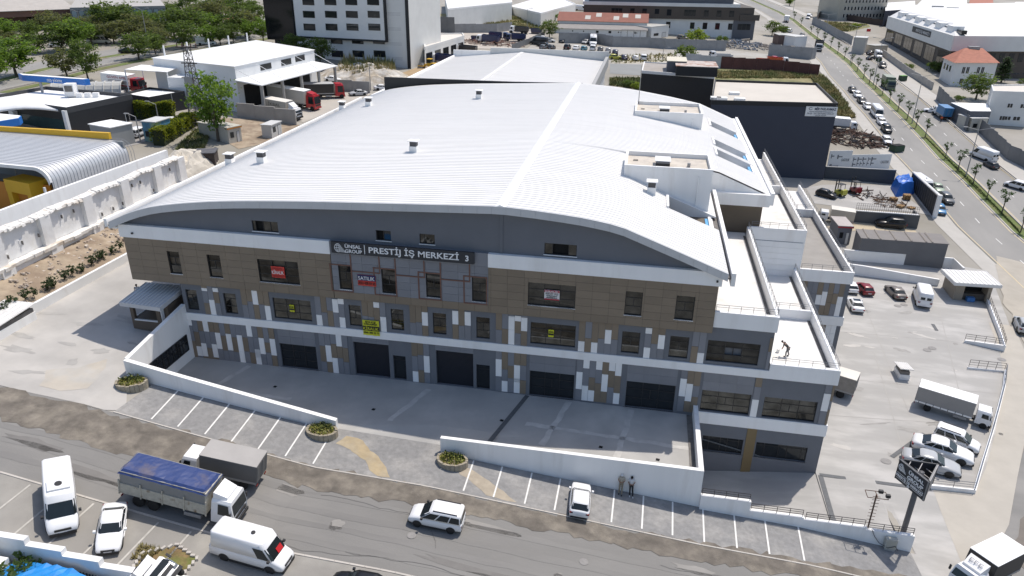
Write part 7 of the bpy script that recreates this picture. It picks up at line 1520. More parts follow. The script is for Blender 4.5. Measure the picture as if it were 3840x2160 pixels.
# fences and walls in the middle distance
fence('grey patched sheet fence behind the car park', [cm(470, 432), cm(860, 438), cm(1010, 470), cm(1390, 480), cm(1540, 492), cm(2150, 512)], 3.6, fence_grey, 4)
fence('rusty red sheet fence across the dry lot', [cm(2095, 688), cm(2576, 712), c2_(300, 745), c2_(505, 772)], 3.6, rusty_red, 4)
fence('white and grey sheet fence beside the rusty one', [cm(1740, 648), cm(1890, 668), cm(1985, 680), cm(2095, 688)], 3.6, M('fence_pale', (.45, .46, .46), .7, .15, .3), 4)
fence('concrete block wall beside the white saloon and rubble heap', [cl(800, 905), cl(1150, 938)], 2.6, concrete_wall, 4, False, 'concrete_wall', th=.3)
fence('concrete block wall in front of the luton van', [cl(-180, 1175), cl(0, 1200), cl(410, 1258)], 2.9, concrete_wall, 4, False, 'concrete_wall', th=.3)
fence('tall grey sheet fence of the demolition yard', [cl(1830, 320), cl(2000, 332)], 5.5, M('fence_dark', (.15, .155, .16), .7, .1, .4), 4); fence('grey sheet fence with posts along the weedy lot', [cl(2000, 330), cl(2420, 328), cl(2576, 305)], 3.2, fence_grey, 4)
fence('low mesh-grey fence along the edge of the car park', [cm(0, 510), cm(180, 440), cm(330, 368)], 2.0, M('fence_dark', (.15, .155, .16), .7, .1, .4), 4)
fence('curved grey sheet fence along the far boulevard', [c2_(440, 240), c2_(560, 300), c2_(700, 385), c2_(840, 455)], 3.5, fence_grey, 4); fence('dark brown fence round the far weedy lot', [c2_(490, 210), c2_(520, 165), c2_(720, 195), c2_(1200, 270)], 3.0, M('fence_brown', (.07, .05, .045), .8, .1, .4), 5)
fence('grey sheet wall at the scrap yard beside the boulevard', [c2_(0, 560), c2_(430, 600), c2_(475, 590)], 4.0, fence_grey, 4)
for nm, q, dpt, hh_, m_ in [('grey store shed beside the demolition fence', (cl(1690, 330), cl(1800, 330)), 6, 5, grey_sheet), ('white cube cabin with the scrap heaps by the boulevard', (c2_(255, 490), c2_(375, 490)), 8, 4.5, tin_white), ('dark roofed shed by the boulevard scrap yard', (c2_(95, 460), c2_(255, 470)), 8, 4.2, M('shed_brown', (.13, .09, .08), .8, .1)), ('tall beige box container beside the median trees', (c2_(835, 535), c2_(960, 550)), 6, 6.0, M('container_beige', (.46, .44, .40), .7, .05)), ('small tan kiosk on the broad pavement', (c2_(1060, 545), c2_(1190, 545)), 5, 3.2, tan_wall)]:
    cabin(nm, *q, dpt, hh_, m_, M('cabin_roof2', (.55, .55, .54), .7, .04) if 'white' in nm or 'tall' in nm else M('lean_roof', (.42, .42, .40), .8, .06), door=False, name='store_shed')
# works yard: walls, banner hoardings, container fence, forklifts, pallets
yw = M('yard_wall_grey', (.10, .105, .11), .8, .06, .5)
YW = thing('yard_wall', 'grey yard wall with white coping and mesh rail beside the black SUV', 'wall'); P, Q = at(*c3(860, 785)), at(*c3(1480, 850)); F_ = Face(P, Q); F_.slab('wall', YW, yw, 0, F_.L, P.z-1, P.z+2.0, -.3, 0); F_.slab('coping', YW, white, -.05, F_.L+.05, P.z+2.0, P.z+2.12, -.35, .05); F_.slab('end_wall', YW, yw, F_.L, F_.L+.3, P.z-1, P.z+2.0, -3, .0)
p0, p1 = F_.P+Vector((0, 0, P.z+2.12)), F_.P+F_.d*F_.L+Vector((0, 0, P.z+2.12)); railing(None, [p0-F_.n*.15, p1-F_.n*.15], 1.3, rail_dark, .35, .02, 2, parent=YW)
DWl = thing('yard_wall', 'dark slate wall at the back of the forklift yard', 'wall'); P, Q = at(*c3(560, 345)), at(*c3(1260, 405)); F_ = Face(P, Q); F_.slab('wall', DWl, M('slate_wall', (.055, .062, .075), .8, .06, .4), 0, F_.L, P.z-1, P.z+2.3, -.3, 0); F_.slab('coping', DWl, steel, 0, F_.L, P.z+2.3, P.z+2.42, -.35, .05)
CF_ = thing('container_fence', 'fence of dark container panels topped with white bags beside the minibus', 'fence'); P, Q = at(*c3(1420, 420)), at(*c3(1655, 728)); F_ = Face(P, Q); bagm = M('white_bag', (.66, .66, .65), .8, .08, 2)
for k in range(14): F_.slab('fence_panel', CF_, M('container_black', (.035, .037, .042), .7, .15, 1), F_.L*k/14+.04, F_.L*(k+1)/14-.04, P.z-1.5, P.z+2.6, -.5, 0); F_.slab('rib', CF_, M('container_rib', (.10, .10, .10), .7, .1), F_.L*k/14+.4, F_.L*k/14+.55, P.z-1.5, P.z+2.5, 0, .08)
for k in range(18): p = F_.P+F_.d*(F_.L*(k+.5)/18)-F_.n*.2; MB().loft([[(a*.5*r, b*.28*r, zz) for a, b in ((-1, -1), (1, -1), (1.1, 0), (1, 1), (-1, 1), (-1.1, 0))] for r, zz in ((.8, 0), (1, .12), (.9, .26), (.5, .32))]).build('bag', bagm, CF_, (p.x, p.y, P.z+2.6), math.atan2(F_.d.y, F_.d.x), smooth=True)
F_.slab('end_post', CF_, white, F_.L, F_.L+.5, P.z-1.5, P.z+2.9, -.6, .1)
HB = thing('hoarding', 'white furniture hoarding with rows of chair drawings behind the forklift yard', 'hoarding'); P, Q = at(*c3(590, 258)), at(*c3(1215, 255)); F_ = Face(P, Q); F_.slab('board', HB, wc, 0, F_.L*.36, P.z-1, P.z+3.9, -.1, 0); F_.slab('board', HB, wc, F_.L*.365, F_.L, P.z-.6, P.z+3.0, -.1, 0)
pk = M('hoarding_ink', (.16, .165, .18), .7, 0)
for s_a, zz, w_ in [(.03, 3.6, .05), (.13, 3.4, .08), (.03, .8, .14), (.39, 2.6, .05), (.46, 2.6, .07), (.54, 2.6, .06), (.63, 2.6, .04), (.68, 2.6, .08), (.39, 1.2, .05), (.46, 1.4, .03), (.51, 1.4, .03), (.56, 1.4, .03), (.62, 1.4, .03), (.68, 1.4, .05)]: F_.slab('seat_drawing', HB, pk, F_.L*s_a, F_.L*(s_a+w_), P.z+zz*.75, P.z+zz*.75+.2, 0, .03); F_.slab('seat_drawing', HB, pk, F_.L*s_a, F_.L*(s_a+w_*.25), P.z+zz*.75-.35, P.z+zz*.75+.5, 0, .025)
ftext(F_, 'CAGCELIK', F_.L*.2, P.z+1.7, .8, pk, HB, F_.L*.13, .04); ftext(F_, 'CAGCELIK', F_.L*.84, P.z+1.1, .8, pk, HB, F_.L*.13, .04)
def forklift(label, ct, ang, c):
    p = at(*ct); t = thing('forklift', label, 'forklift', (p.x, p.y, p.z), ang); m = P_(c); MB().box(-1.3, .5, -.6, .6, .35, 1.0).build('chassis', m, t); MB().box(-1.45, -.9, -.58, .58, .45, 1.35).build('counterweight', m, t); MB().box(-.5, 0, -.3, .3, 1.0, 1.15).build('seat', plast, t)
    b = MB()
    for x, y in ((-.8, -.55), (-.8, .55), (.35, -.55), (.35, .55)): b.tube((x, y, 1.0), (x*.9, y, 2.2), .05, n=5)
    b.build('guard', plast, t); MB().box(-.85, .4, -.6, .6, 2.2, 2.28).build('guard_roof', plast, t)
    for s in (-.35, .35): MB().box(.55, .68, s-.06, s+.06, .2, 2.9).build('mast', plast, t); MB().box(.68, 1.75, s-.06, s+.06, .15, .21).build('fork', steel, t)
    for x in (-.95, .25):
        for s in (-1, 1): wheel(t, x, s*.55, .3, .25)
forklift('yellow forklift beside the black hatchback', c3(705, 515), 2.2, 'yellow'); forklift('smaller red forklift in the works yard', c3(860, 490), 2.0, 'red')
pal = M('pallet_wood', (.42, .27, .13), .9, .15, 2); scrap = M('scrap_iron', (.115, .06, .042), .9, .35, 1.2, c2=(.05, .045, .042), ps=.7, pa=.5)
sl_m = MB().box(-.6, .6, -.05, .05, -.012, .012).mesh('slat', pal)
for k, (ct, n_, lb) in enumerate([((1390, 560), 7, 'tall stack of pale pallets beside the blue tarpaulin'), ((1260, 570), 4, 'low pallet stack in front of the blue tarpaulin'), ((1440, 650), 2, 'spread pallets at the fence corner'), ((1330, 640), 3, 'brown board stack beside the pallets')]):
    p = at(*c3(*ct)); t = thing('pallet_stack', lb, 'pallets', (p.x, p.y, p.z), .3*k, 'pallet stacks in the works yard')
    for i in range(n_):
        for j in range(7): link('slat', sl_m, t, (random.uniform(-.08, .08), -.5+j*.165, .14+.145*i))
        for j in (-.5, 0, .5): bx('block', pal, t, j-.05, j+.05, -.5, .5, .02+.145*i, .12+.145*i)
BT = MB(); pts_t = [at(*c3(x, y)) for x, y in ((1230, 440), (1400, 400), (1470, 500), (1290, 540))]; c_t = sum(pts_t, Vector())/4; rr = random.Random(4)
for i in range(9):
    for j in range(9): p = pts_t[0].lerp(pts_t[1], i/8).lerp(pts_t[3].lerp(pts_t[2], i/8), j/8); e = min(i, 8-i, j, 8-j); BT.v.append((p.x, p.y, p.z+(0 if e == 0 else 2.4+.9*(j > 3)*0+rr.uniform(-.25, .25))))
for i in range(8):
    for j in range(8): BT.f.append((i*9+j, (i+1)*9+j, (i+1)*9+j+1, i*9+j+1))
tag(BT.build('covered_stack', M('blue_sheet', (.02, .13, .50), .45, .15, 1.2), smooth=False), 'stack of goods under deep blue sheeting in the works yard', 'covered goods')
def heap(name, label, cpx, rx, ry, n, s, m, seed, hgt_=1.2, long=3):
    p0 = at(*cpx); rr = random.Random(seed); b = MB()
    for _ in range(n):
        a = rr.uniform(0, 6.28); k = math.sqrt(rr.random()); x, y = p0.x+rx*k*math.cos(a), p0.y+ry*k*math.sin(a); z = T(x, y)+hgt_*(1-k)*rr.uniform(.3, 1)+.1; d = Vector((rr.gauss(0, 1), rr.gauss(0, 1), rr.gauss(0, .25))).normalized()*s*long*rr.uniform(.4, 1.2)
        b.tube((x-d.x, y-d.y, z-d.z), (x+d.x, y+d.y, z+d.z), s*.45*rr.uniform(.5, 1.3), n=4)
    return tag(b.build(name, m), label, 'heap', kind='stuff')
heap('scrap_heap', 'rusty girders and beams heaped in the scrap yard', c2_(840, 1400), 9, 6, 220, .32, scrap, 1, 2.2, 5); heap('scrap_heap', 'rusty sheet and bar stock lying in the works yard', c3(990, 510), 3.5, 3, 40, .2, scrap, 2, .4, 5); heap('scrap_heap', 'brown boards scattered beside the pallet stacks', c3(1220, 600), 3, 2, 60, .14, M('old_boards', (.13, .08, .05), .9, .3, 2), 3, .9, 6)
heap('scrap_heap', 'mixed junk and bundles behind the grey fence', cm(2330, 470), 14, 9, 220, .45, M('junk', (.10, .14, .20), .8, .5, .3, c2=(.32, .28, .24), ps=.2, pa=.5), 5, 3, 3); heap('scrap_heap', 'demolition debris and scrap metal beside the tippers', cl(2380, 440), 12, 6, 160, .4, M('debris_mix', (.30, .24, .2), .9, .4, .4, c2=(.18, .08, .06), ps=.3, pa=.55), 6, 2.5, 2.5); heap('scrap_heap', 'sacks and rubbish piled by the boulevard scrap yard', c2_(200, 500), 8, 4, 90, .5, M('rubbish', (.42, .38, .32), .9, .3, .6), 7, 2, 1.5)
for ct, c, lb in [((245, 340), 'navy', 'navy skip at the weedy slope'), ((2230, 420), 'navy', 'navy skip beside the demolition tippers'), ((2330, 415), 'orange', 'rusty orange skip beside the demolition tippers')]:
    p = at(*(cm if ct[0] < 300 else cl)(*ct)); t = thing('skip', lb, 'skip', (p.x, p.y, p.z), .1); b = MB(); b.loft([[(a*2.2*k, b_*1.1*k, z_) for a, b_ in ((-1, -1), (1, -1), (1, 1), (-1, 1))] for k, z_ in ((.85, 0), (1.05, 2.0))], cap=False); b.f.append((3, 2, 1, 0)); b.build('bin', P_(c), t); MB().box(-2.0, 2.0, -1.0, 1.0, .2, 1.6).build('contents', M('skip_fill', (.2, .16, .13), .9, .3, 1), t)
for ct, lb, dims, c, f in [((1350, 815), 'dark green waste container with bright lid on the pavement', (1.1, .7, 1.6), (.03, .06, .035), c2_), ((1110, 625), 'dark green waste bin beside the two black cars', (.9, .6, 1.3), (.02, .05, .03), c2_), ((1290, 75), 'open dark green skip beside the scrap yard wall', (1.3, .9, 1.4), (.02, .055, .03), c3)]:
    p = at(*f(*ct)); t = thing('waste_bin', lb, 'bin', (p.x, p.y, p.z), .5); MB().box(-dims[0], dims[0], -dims[1], dims[1], .1, dims[2]).build('bin', M('bin_green'+lb[:9], c, .6, .1), t); MB().box(-dims[0]*.95, dims[0]*.95, -dims[1]*.95, dims[1]*.95, dims[2], dims[2]+.1).build('lid', M('lid_green', (.12, .32, .04), .5, .05) if 'bright' in lb else black_room, t)
# yellow road roller
p = at(*cl(1745, 690)); RO = thing('road_roller', 'yellow road roller parked in front of the navy tipper', 'roller', (p.x, p.y, p.z), 2.95); ry_ = M('roller_yellow', (.60, .36, .02), .5, .05)
MB().box(-2.4, .2, -.9, .9, .7, 1.6).build('engine_hood', ry_, RO); MB().box(.2, 1.5, -.3, .3, .8, 1.2).build('yoke', ry_, RO); MB().box(-.9, .5, -.8, .8, 2.6, 2.75).build('cab_roof', ry_, RO); MB().box(-.8, .4, -.7, .7, 1.6, 2.6).build('cab_glass', car_glass, RO); d_r = MB(); d_r.tube((2.2, -1.05, .75), (2.2, 1.05, .75), .75, n=18); d_r.build('drum', steel, RO, smooth=False); MB().box(1.3, 3.1, -1.2, 1.2, .6, .85).build('drum_frame', ry_, RO)
for s in (-1, 1): wheel(RO, -1.6, s*.95, .75, .45)
# lattice pylon, poles and lamps
LT = thing('lattice_tower', 'dark steel lattice power tower with transformer beside the lone tree', 'tower'); p = at(*c0(2010, 1280)); Ht = hgt(p, 117); b = MB(); n = 13
def cor(k, t): w = 1.25*(1-t)+.42*t; return Vector((p.x+w*(1, 1, -1, -1)[k], p.y+w*(1, -1, -1, 1)[k], p.z+Ht*t))
for k in range(4): b.tube(cor(k, 0), cor(k, 1), .11, .08, 4)
for i in range(n):
    for k in range(4): b.tube(cor(k, i/n), cor((k+1) % 4, (i+1)/n), .05, n=4); b.tube(cor(k, (i+1)/n), cor((k+1) % 4, (i+1)/n), .05, n=4)
b.build('lattice', M('tower_steel', (.13, .115, .105), .7, .1), LT)
for hh_, w_ in ((.99, 2.3), (.8, 1.6), (.62, 2.0)): MB().tube((p.x-w_, p.y, p.z+Ht*hh_), (p.x+w_, p.y, p.z+Ht*hh_), .1, n=4).build('crossarm', frame_dark, LT)
for x in (-1.9, -.9, .9, 1.9): MB().tube((p.x+x, p.y, p.z+Ht*.99), (p.x+x, p.y, p.z+Ht*.99+.7), .1, n=6).build('insulator', M('insulator', (.12, .06, .04), .4, 0), LT)
MB().box(p.x-1.0, p.x+.6, p.y-.9, p.y-.1, p.z+Ht*.55, p.z+Ht*.64).build('transformer', steel, LT)
def lamp(label, base, topv, arms, group='street lamps along the boulevard', m=None, arm=2.2, ang=0):
    p = at(*base); h = hgt(p, topv); t = thing('street_lamp', label, 'lamp', (p.x, p.y, p.z), ang, group); MB().tube((0, 0, 0), (0, 0, h), .13, .07, n=8).build('pole', m or steel, t)
    for s in arms: MB().tube((0, 0, h), (s*arm, 0, h+.5), .05, n=5).build('arm', m or steel, t); MB().box(s*arm-.1 if s > 0 else s*arm-.7, s*arm+.7 if s > 0 else s*arm+.1, -.16, .16, h+.42, h+.56).build('lamp_head', steel, t)
for bs, tv, lb in [(c2_(1058, 858), c2_(0, 395)[1], 'twin-arm street lamp in the median opposite the kerb queue'), (c2_(1447, 1242), c2_(0, 770)[1], 'twin-arm street lamp in the median near the blue tarpaulin truck'), (c3(1988, 330), c3(0, -140)[1], 'twin-arm street lamp in the median beside the minibus'), (c2_(828, 640), c2_(0, 270)[1], 'twin-arm street lamp in the median by the beige container'), (c2_(560, 440), c2_(0, 150)[1], 'twin-arm street lamp in the median up the boulevard'), (c2_(250, 130), c2_(0, 0)[1], 'twin-arm street lamp in the median at the far junction')]: lamp(lb, bs, tv, (-1, 1))
G2 = 'lamp posts on the left'
for bs, tv, ar, lb in [(c0(840, 400), c0(0, 120)[1], (-1, 1), 'twin-arm lamp rising from the trees of the left road'), (c0(1510, 550), c0(0, 100)[1], (-1, 1), 'twin-arm lamp beside the two median trees'), (c0(1600, 1235), c0(0, 1050)[1], (-1,), 'single-arm lamp standing in front of the dark hedge'), (c0(1415, 1430), c0(0, 1175)[1], (-1,), 'single-arm lamp beside the painted cabin'), (c0(1765, 1190), c0(0, 945)[1], (), 'bare pole between the two hedges'), (c0(1470, 1020), c0(0, 850)[1], (), 'bare pole at the black flat roof'), (CP(250, 610, 0, 540), CP(0, 160, 0, 540)[1], (-1,), 'single-arm lamp beside the yellow wash portal'), (cl(1155, 910), cl(0, 640)[1], (), 'bare utility pole beside the concrete wall'), (cm(1515, 600), cm(0, 490)[1], (1,), 'lamp post beside the round tree in the car park'), (cm(150, 340), cm(0, 95)[1], (1,), 'lamp post on the weedy slope')]: lamp(lb, bs, tv, ar, G2, arm=1.4)
pz = onz(*cm(1275, 1015), 18.6); MS = MB().tube((pz.x, pz.y, 18.2), (pz.x, pz.y, 18.2+hgt(pz, 157)), .07, .04, n=6); MS.build('antenna_mast', steel, BL)
# ================================================================== VEGETATION
def leafmat(n, c, c2):
    m = M('leaf_'+n, c, .6, .35, .9, c2=c2, ps=.5, pa=.5, obj=True, spec=.3); nd, l = m.node_tree.nodes, m.node_tree.links; b = nd['Principled BSDF']; o = nd['Material Output']
    t = nd.new('ShaderNodeBsdfTranslucent'); x = nd.new('ShaderNodeMixShader'); x.inputs[0].default_value = .45; t.inputs[0].default_value = (min(1, c[0]*1.9), min(1, c[1]*1.9), c[2]*1.2, 1)
    l.new(b.outputs[0], x.inputs[1]); l.new(t.outputs[0], x.inputs[2]); l.new(x.outputs[0], o.inputs[0]); return m
LEAF = {'bright': leafmat('bright', (.12, .19, .035), (.075, .13, .025)), 'mid': leafmat('mid', (.09, .13, .035), (.06, .095, .025)), 'olive': leafmat('olive', (.12, .13, .06), (.075, .09, .038)), 'dark': leafmat('dark', (.022, .045, .018), (.035, .06, .022)), 'lime': leafmat('lime', (.17, .22, .035), (.10, .16, .025)), 'hedge': leafmat('hedge', (.17, .19, .02), (.05, .085, .015)), 'young': leafmat('young', (.035, .07, .022), (.06, .10, .03))}
bark = M('bark', (.11, .09, .07), .9, .2, 3, obj=True)
def make_tree(kind, seed, leaf, h=8.5, r=3.0, trunk=2.2, clumps=46, per=44, size=.24, cone=0):
    rr = random.Random(seed); root = link({'young': 'young_tree', 'cypress': 'cypress_tree', 'bush': 'bush'}.get(kind, 'broadleaf_tree'), None)
    t = MB(); zc = trunk+(h-trunk)*.5; t.tube((0, 0, -.5), (rr.uniform(-.1, .1), 0, trunk*1.1), .05*h*.55, .03*h*.55, 7)
    cs = []
    for k in range(clumps):
        a = rr.uniform(0, 6.28); u = rr.uniform(-1, 1); q = (.35+.65*rr.random()**.5); w = math.sqrt(1-u*u)
        hz = (h-trunk)/2; x, y, z = r*q*w*math.cos(a), r*q*w*math.sin(a), zc+hz*q*u
        if cone: f_ = max(.12, 1-(z-trunk)/(h-trunk)); x *= f_*1.25; y *= f_*1.25
        elif u < -.3: x *= .75; y *= .75
        cs.append((x, y, z))
        if k < 9 and not cone: t.tube((0, 0, trunk*.9), (x*.8, y*.8, z*.97), .018*h*.5, .008*h*.5, 5)
    if cone: t.tube((0, 0, trunk), (0, 0, h*.9), .02*h*.5, .01*h, 5)
    t.build('trunk', bark, root, fix=False)
    cr = (r*.30 if not cone else r*.34); pts = [(c, rr.uniform(.7, 1.25)*cr) for c in cs]
    def f(g_): c, s = g_.choice(pts); return (c[0]+g_.gauss(0, s*.6), c[1]+g_.gauss(0, s*.6), c[2]+g_.gauss(0, s*.48))
    leafcloud(clumps*per, f, size, seed+9, .35).build('crown', LEAF[leaf], root, fix=False)
    return register(root)
TREES = {('broad', i): make_tree('broad', 20+i, l, 8.5, 3.0, 2.0, 48, 40, .27) for i, l in enumerate(('bright', 'mid', 'olive', 'mid'))}
TREES.update({('young', i): make_tree('young', 40+i, 'young', 4.6, .95, 2.0, 14, 16, .16) for i in range(3)})
TREES[('bush', 0)] = make_tree('bush', 50, 'mid', 2.6, 1.7, .3, 26, 34, .2); TREES[('bush', 1)] = make_tree('bush', 51, 'lime', 2.6, 1.7, .3, 26, 34, .2); TREES[('shrub', 0)] = make_tree('bush', 52, 'dark', 1.25, .5, .15, 16, 16, .1); TREES[('cypress', 0)] = make_tree('cypress', 53, 'dark', 11, 1.9, .8, 60, 30, .26, cone=1)
BASEH = {'broad': (8.9, 6.6), 'young': (4.9, 2.1), 'bush': (2.8, 3.8), 'shrub': (1.4, 1.1), 'cypress': (11, 3.8)}; used = set()
def tree(kind, var, label, base, topv=None, widpx=None, group=None, h=None, xyz=None, cat='tree'):
    p = xyz if xyz else at(*base); key = (kind, var); src = TREES[key]
    o = dup(src, (0, 0, 0), 0) if key in used else src; used.add(key)
    H = h or hgt(p, topv); sz = H/BASEH[kind][0]; sx = sz
    if widpx: sx = ((CPOS-p).length*SC/FPX*widpx)/BASEH[kind][1]; sx = max(sz*.6, min(sz*1.7, sx))
    o.location = (p.x, p.y, p.z); o.rotation_euler = (0, 0, random.uniform(0, 6.28)); o.scale = (sx, sx, sz); return tag(o, label, cat, group)
G3 = 'trees lining the road beyond the depot'; V = lambda y: c0(0, y)[1]
for var, x, y, tp, w, lb in [(0, 170, 770, 345, 430, 'big bright green broadleaf tree left of the blue canopy'), (0, -20, 840, 380, 300, 'big bright green tree cut by the picture edge')]: tree('broad', var, lb, c0(x, y), V(tp), w/4, G3)
for var, x, y, tp, w in [(2, 680, 780, 470, 270), (1, 890, 805, 385, 260), (1, 1400, 600, 320, 270), (3, 1570, 560, 305, 210), (1, 1850, 490, 205, 280), (0, 2100, 460, 240, 190), (3, 2220, 455, 230, 170), (1, 2350, 430, 225, 170), (0, 2510, 400, 185, 190), (2, 1620, 520, 280, 180)]: tree('broad', var, 'roadside broadleaf tree on the near verge of the tree-lined road', c0(x, y), V(tp), w/4, G3)
for i in range(29):
    x = -60+94*i+random.uniform(-50, 50); y = (545 if i % 2 else 430)-x*.075+random.uniform(-30, 30); tree('broad', (1, 2, 0, 2, 3, 1, 2)[i % 7], 'tall broadleaf tree in the thick belt beyond the tree-lined road', c0(x, y), V(y-random.uniform(200, 340)), random.uniform(220, 420)/4, 'belt of trees beyond the road')
for i in range(12): x = 1100+130*i+random.uniform(-30, 30); y = 250-(x-1100)*.06+random.uniform(-30, 20); tree('broad', (1, 3)[i % 2], 'tall broadleaf tree in the thick belt beyond the tree-lined road', c0(x, y), V(y-random.uniform(180, 240)), random.uniform(280, 380)/4, 'belt of trees beyond the road')
tree('broad', 0, 'lone bright green tree on a thin trunk beside the lattice tower', c0(2195, 1420), V(705), 104)
tree('broad', 1, 'leafy tree at the corner of the depot under the office block', cl(400, 600), cl(0, 340)[1], 68); tree('broad', 1, 'rounded tree against the white office block wall', cl(650, 650), cl(0, 372)[1], 58); tree('broad', 0, 'small tree on the verge left of the office block', cl(75, 420), cl(0, 165)[1], 48)
for kd, var, ct, tp, w, lb in [('broad', 1, (375, 380), 200, 180, 'dark green tree at the corner of the car park fence'), ('broad', 0, (480, 215), 130, 90, 'small bright tree beside the red-roofed shed'), ('broad', 1, (1745, 310), 165, 130, 'tree against the brown business building'), ('bush', 1, (1850, 445), 300, 210, 'bright lime bush behind the grey fence'), ('bush', 0, (1748, 590), 455, 190, 'round dark green bush alone in the car park'), ('bush', 0, (2110, 450), 360, 110, 'dark bush beside the junk heap'), ('bush', 1, (1250, 900), 830, 110, 'lime bush beside the black workshop'), ('bush', 0, (1170, 870), 800, 130, 'green bush in the verge beside the neighbour block'), ('bush', 0, (2080, 225), 195, 90, 'low bush on the weedy slope')]:
    tree(kd, var, lb, (cl if ct == (2080, 225) else cm)(*ct), cm(0, tp)[1], w/4, cat='tree' if kd == 'broad' else 'bush')
for kd, var, ct, tp, w, lb in [('cypress', 0, (2345, 830), 570, 150, 'dark cypress beside the red hip-roofed house'), ('broad', 1, (2090, 1000), 735, 360, 'broad green tree in front of the hip-roofed house'), ('broad', 1, (2560, 890), 790, 170, 'green tree at the right edge beyond the white house'), ('broad', 1, (40, 360), 205, 150, 'green tree at the roadside left of the boulevard'), ('broad', 3, (150, 360), 245, 120, 'smaller tree at the roadside left of the boulevard'), ('cypress', 0, (530, 130), 0, 130, 'left dark conifer of the pair beside the school'), ('cypress', 0, (700, 150), 0, 110, 'right dark conifer nearest the school wall'), ('broad', 0, (615, 150), 60, 120, 'bright tree between the two conifers'), ('bush', 0, (1680, 720), 620, 150, 'dark shrubs at the foot of the white-roofed centre'), ('bush', 0, (1400, 700), 640, 110, 'shrub by the pavement wall of the white-roofed centre'), ('bush', 0, (1920, 1010), 960, 120, 'low shrub inside the grey compound wall'), ('bush', 1, (880, 280), 235, 200, 'green scrub in the far weedy lot'), ('broad', 0, (215, 60), -40, 120, 'bright tree at the far junction of the boulevard')]: tree(kd, var, lb, c2_(*ct), c2_(0, tp)[1], w/4, cat='tree' if kd != 'bush' else 'bush')
for k, p in enumerate([q for q in MED[2:-2]]): tree('young', k % 3, 'young staked tree in the planted median of the boulevard', None, None, None, 'young trees in the boulevard median', h=4.6+.5*math.sin(k*2.1), xyz=Vector((p[0], p[1], T(*p)+.05)))
for k in range(8):
    a = Vector(MED[8+k]).lerp(Vector(MED[9+k]), .5) if 9+k < len(MED)-2 else None
    if a: tree('young', k % 3, 'young staked tree in the planted median of the boulevard', None, None, None, 'young trees in the boulevard median', h=4.8, xyz=Vector((a.x, a.y, T(a.x, a.y)+.05)))
for k in range(17): y = -8.5+1.32*k+random.uniform(-.3, .3); tree('shrub', 0, 'small dark shrub in the planted row on the earth bank', None, None, None, 'shrubs along the low white wall', h=random.uniform(1.2, 1.7), xyz=Vector((-59.5, y, zb(-59.5, y))), cat='shrub')
tree('bush', 0, 'dark green tree top at the blue tarpaulin', None, None, None, None, h=2.6, xyz=Vector((-37.6, -29.3, -.2)), cat='bush')
def hedge(label, P, Q, w, h, n, lf, seed):
    d = Vector((Q.x-P.x, Q.y-P.y, 0)); L = d.length; d.normalize(); nn = Vector((-d.y, d.x, 0)); z0_ = min(P.z, Q.z); t = thing('hedge', label, 'hedge')
    def f(g_): s = g_.uniform(0, L); a = g_.uniform(-1, 1); top = h*(1+.07*math.sin(s*1.1)); z = top*g_.random()**.35; k = w*(1+.12*math.sin(s*1.7+z)); e = g_.choice((a, math.copysign(1, a))) if z < top*.93 else a; p = P+d*s+nn*(e*k); return (p.x, p.y, z0_+z)
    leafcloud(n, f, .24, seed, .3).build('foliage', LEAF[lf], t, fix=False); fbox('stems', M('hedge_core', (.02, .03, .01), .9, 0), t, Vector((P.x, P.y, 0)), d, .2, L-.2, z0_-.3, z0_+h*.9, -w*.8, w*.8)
hedge('tall clipped hedge with yellow-green top behind the petrol station', at(*c0(1330, 1190)), at(*c0(1770, 1215)), .9, 3.6, 4200, 'hedge', 1)
hedge('lumpy yellow-green hedge running down past the painted cabin', at(*c0(1600, 1470)), at(*c0(1960, 1240)), 1.2, 3.0, 4200, 'hedge', 2)
# grass, weeds and rubble mounds: nobody could count them
def tufts(name, label, poly_px, n, size, m, seed, up=.6):
    P = [at(*q) for q in poly_px]; rr = random.Random(seed); b = MB()
    for _ in range(n):
        i = rr.randrange(1, len(P)-1); a, c, k = rr.random(), rr.random(), 0
        if a+c > 1: a, c = 1-a, 1-c
        p = P[0]+(P[i]-P[0])*a+(P[i+1]-P[0])*c; z = T(p.x, p.y); s = size*rr.uniform(.5, 1.5); w = rr.uniform(0, 6.28)
        for k in range(3): ww = w+k*2.1; dx, dy = math.cos(ww)*s*.5, math.sin(ww)*s*.5; b.add([(p.x-dy*.35, p.y+dx*.35, z-.05), (p.x+dy*.35, p.y-dx*.35, z-.05), (p.x+dx*.9, p.y+dy*.9, z+s*up*rr.uniform(.7, 1.4))], [(0, 1, 2)])
    return tag(b.build(name, m, fix=False), label, 'grass', kind='stuff')
straw = M('dry_grass', (.30, .25, .11), .9, .3, .5, c2=(.14, .16, .05), ps=.2, pa=.5); green_w = M('green_weeds', (.10, .13, .04), .9, .3, .5, c2=(.2, .19, .07), ps=.3, pa=.5)
tufts('dry_grass', 'dry grass and weeds on the bank between navy workshop and pavement', [c2_(430, 770), c2_(560, 770), c2_(890, 1190), c2_(720, 1180), c2_(490, 860)], 3600, .95, straw, 1)
tufts('dry_grass', 'dry grass across the lot below the rusty red fence', [cm(2050, 790), cm(2050, 720), c2_(400, 720), c2_(430, 790)], 2600, .8, straw, 2); tufts('dry_grass', 'weeds in the gap between neighbour block and black workshop', [cm(985, 860), cm(985, 790), cm(1290, 790), cm(1290, 900)], 900, .9, green_w, 3)
tufts('dry_grass', 'tall weeds on the slope behind the demolition fence', [cl(1830, 215), cl(2060, 170), cl(2576, 170), cm(330, 190), cm(310, 300), cl(2576, 250)], 3200, 1.1, straw, 4); tufts('dry_grass', 'weeds growing through the broken slab', [cm(1000, 640), cm(1010, 560), cm(1650, 540), cm(1660, 620)], 500, .8, straw, 5)
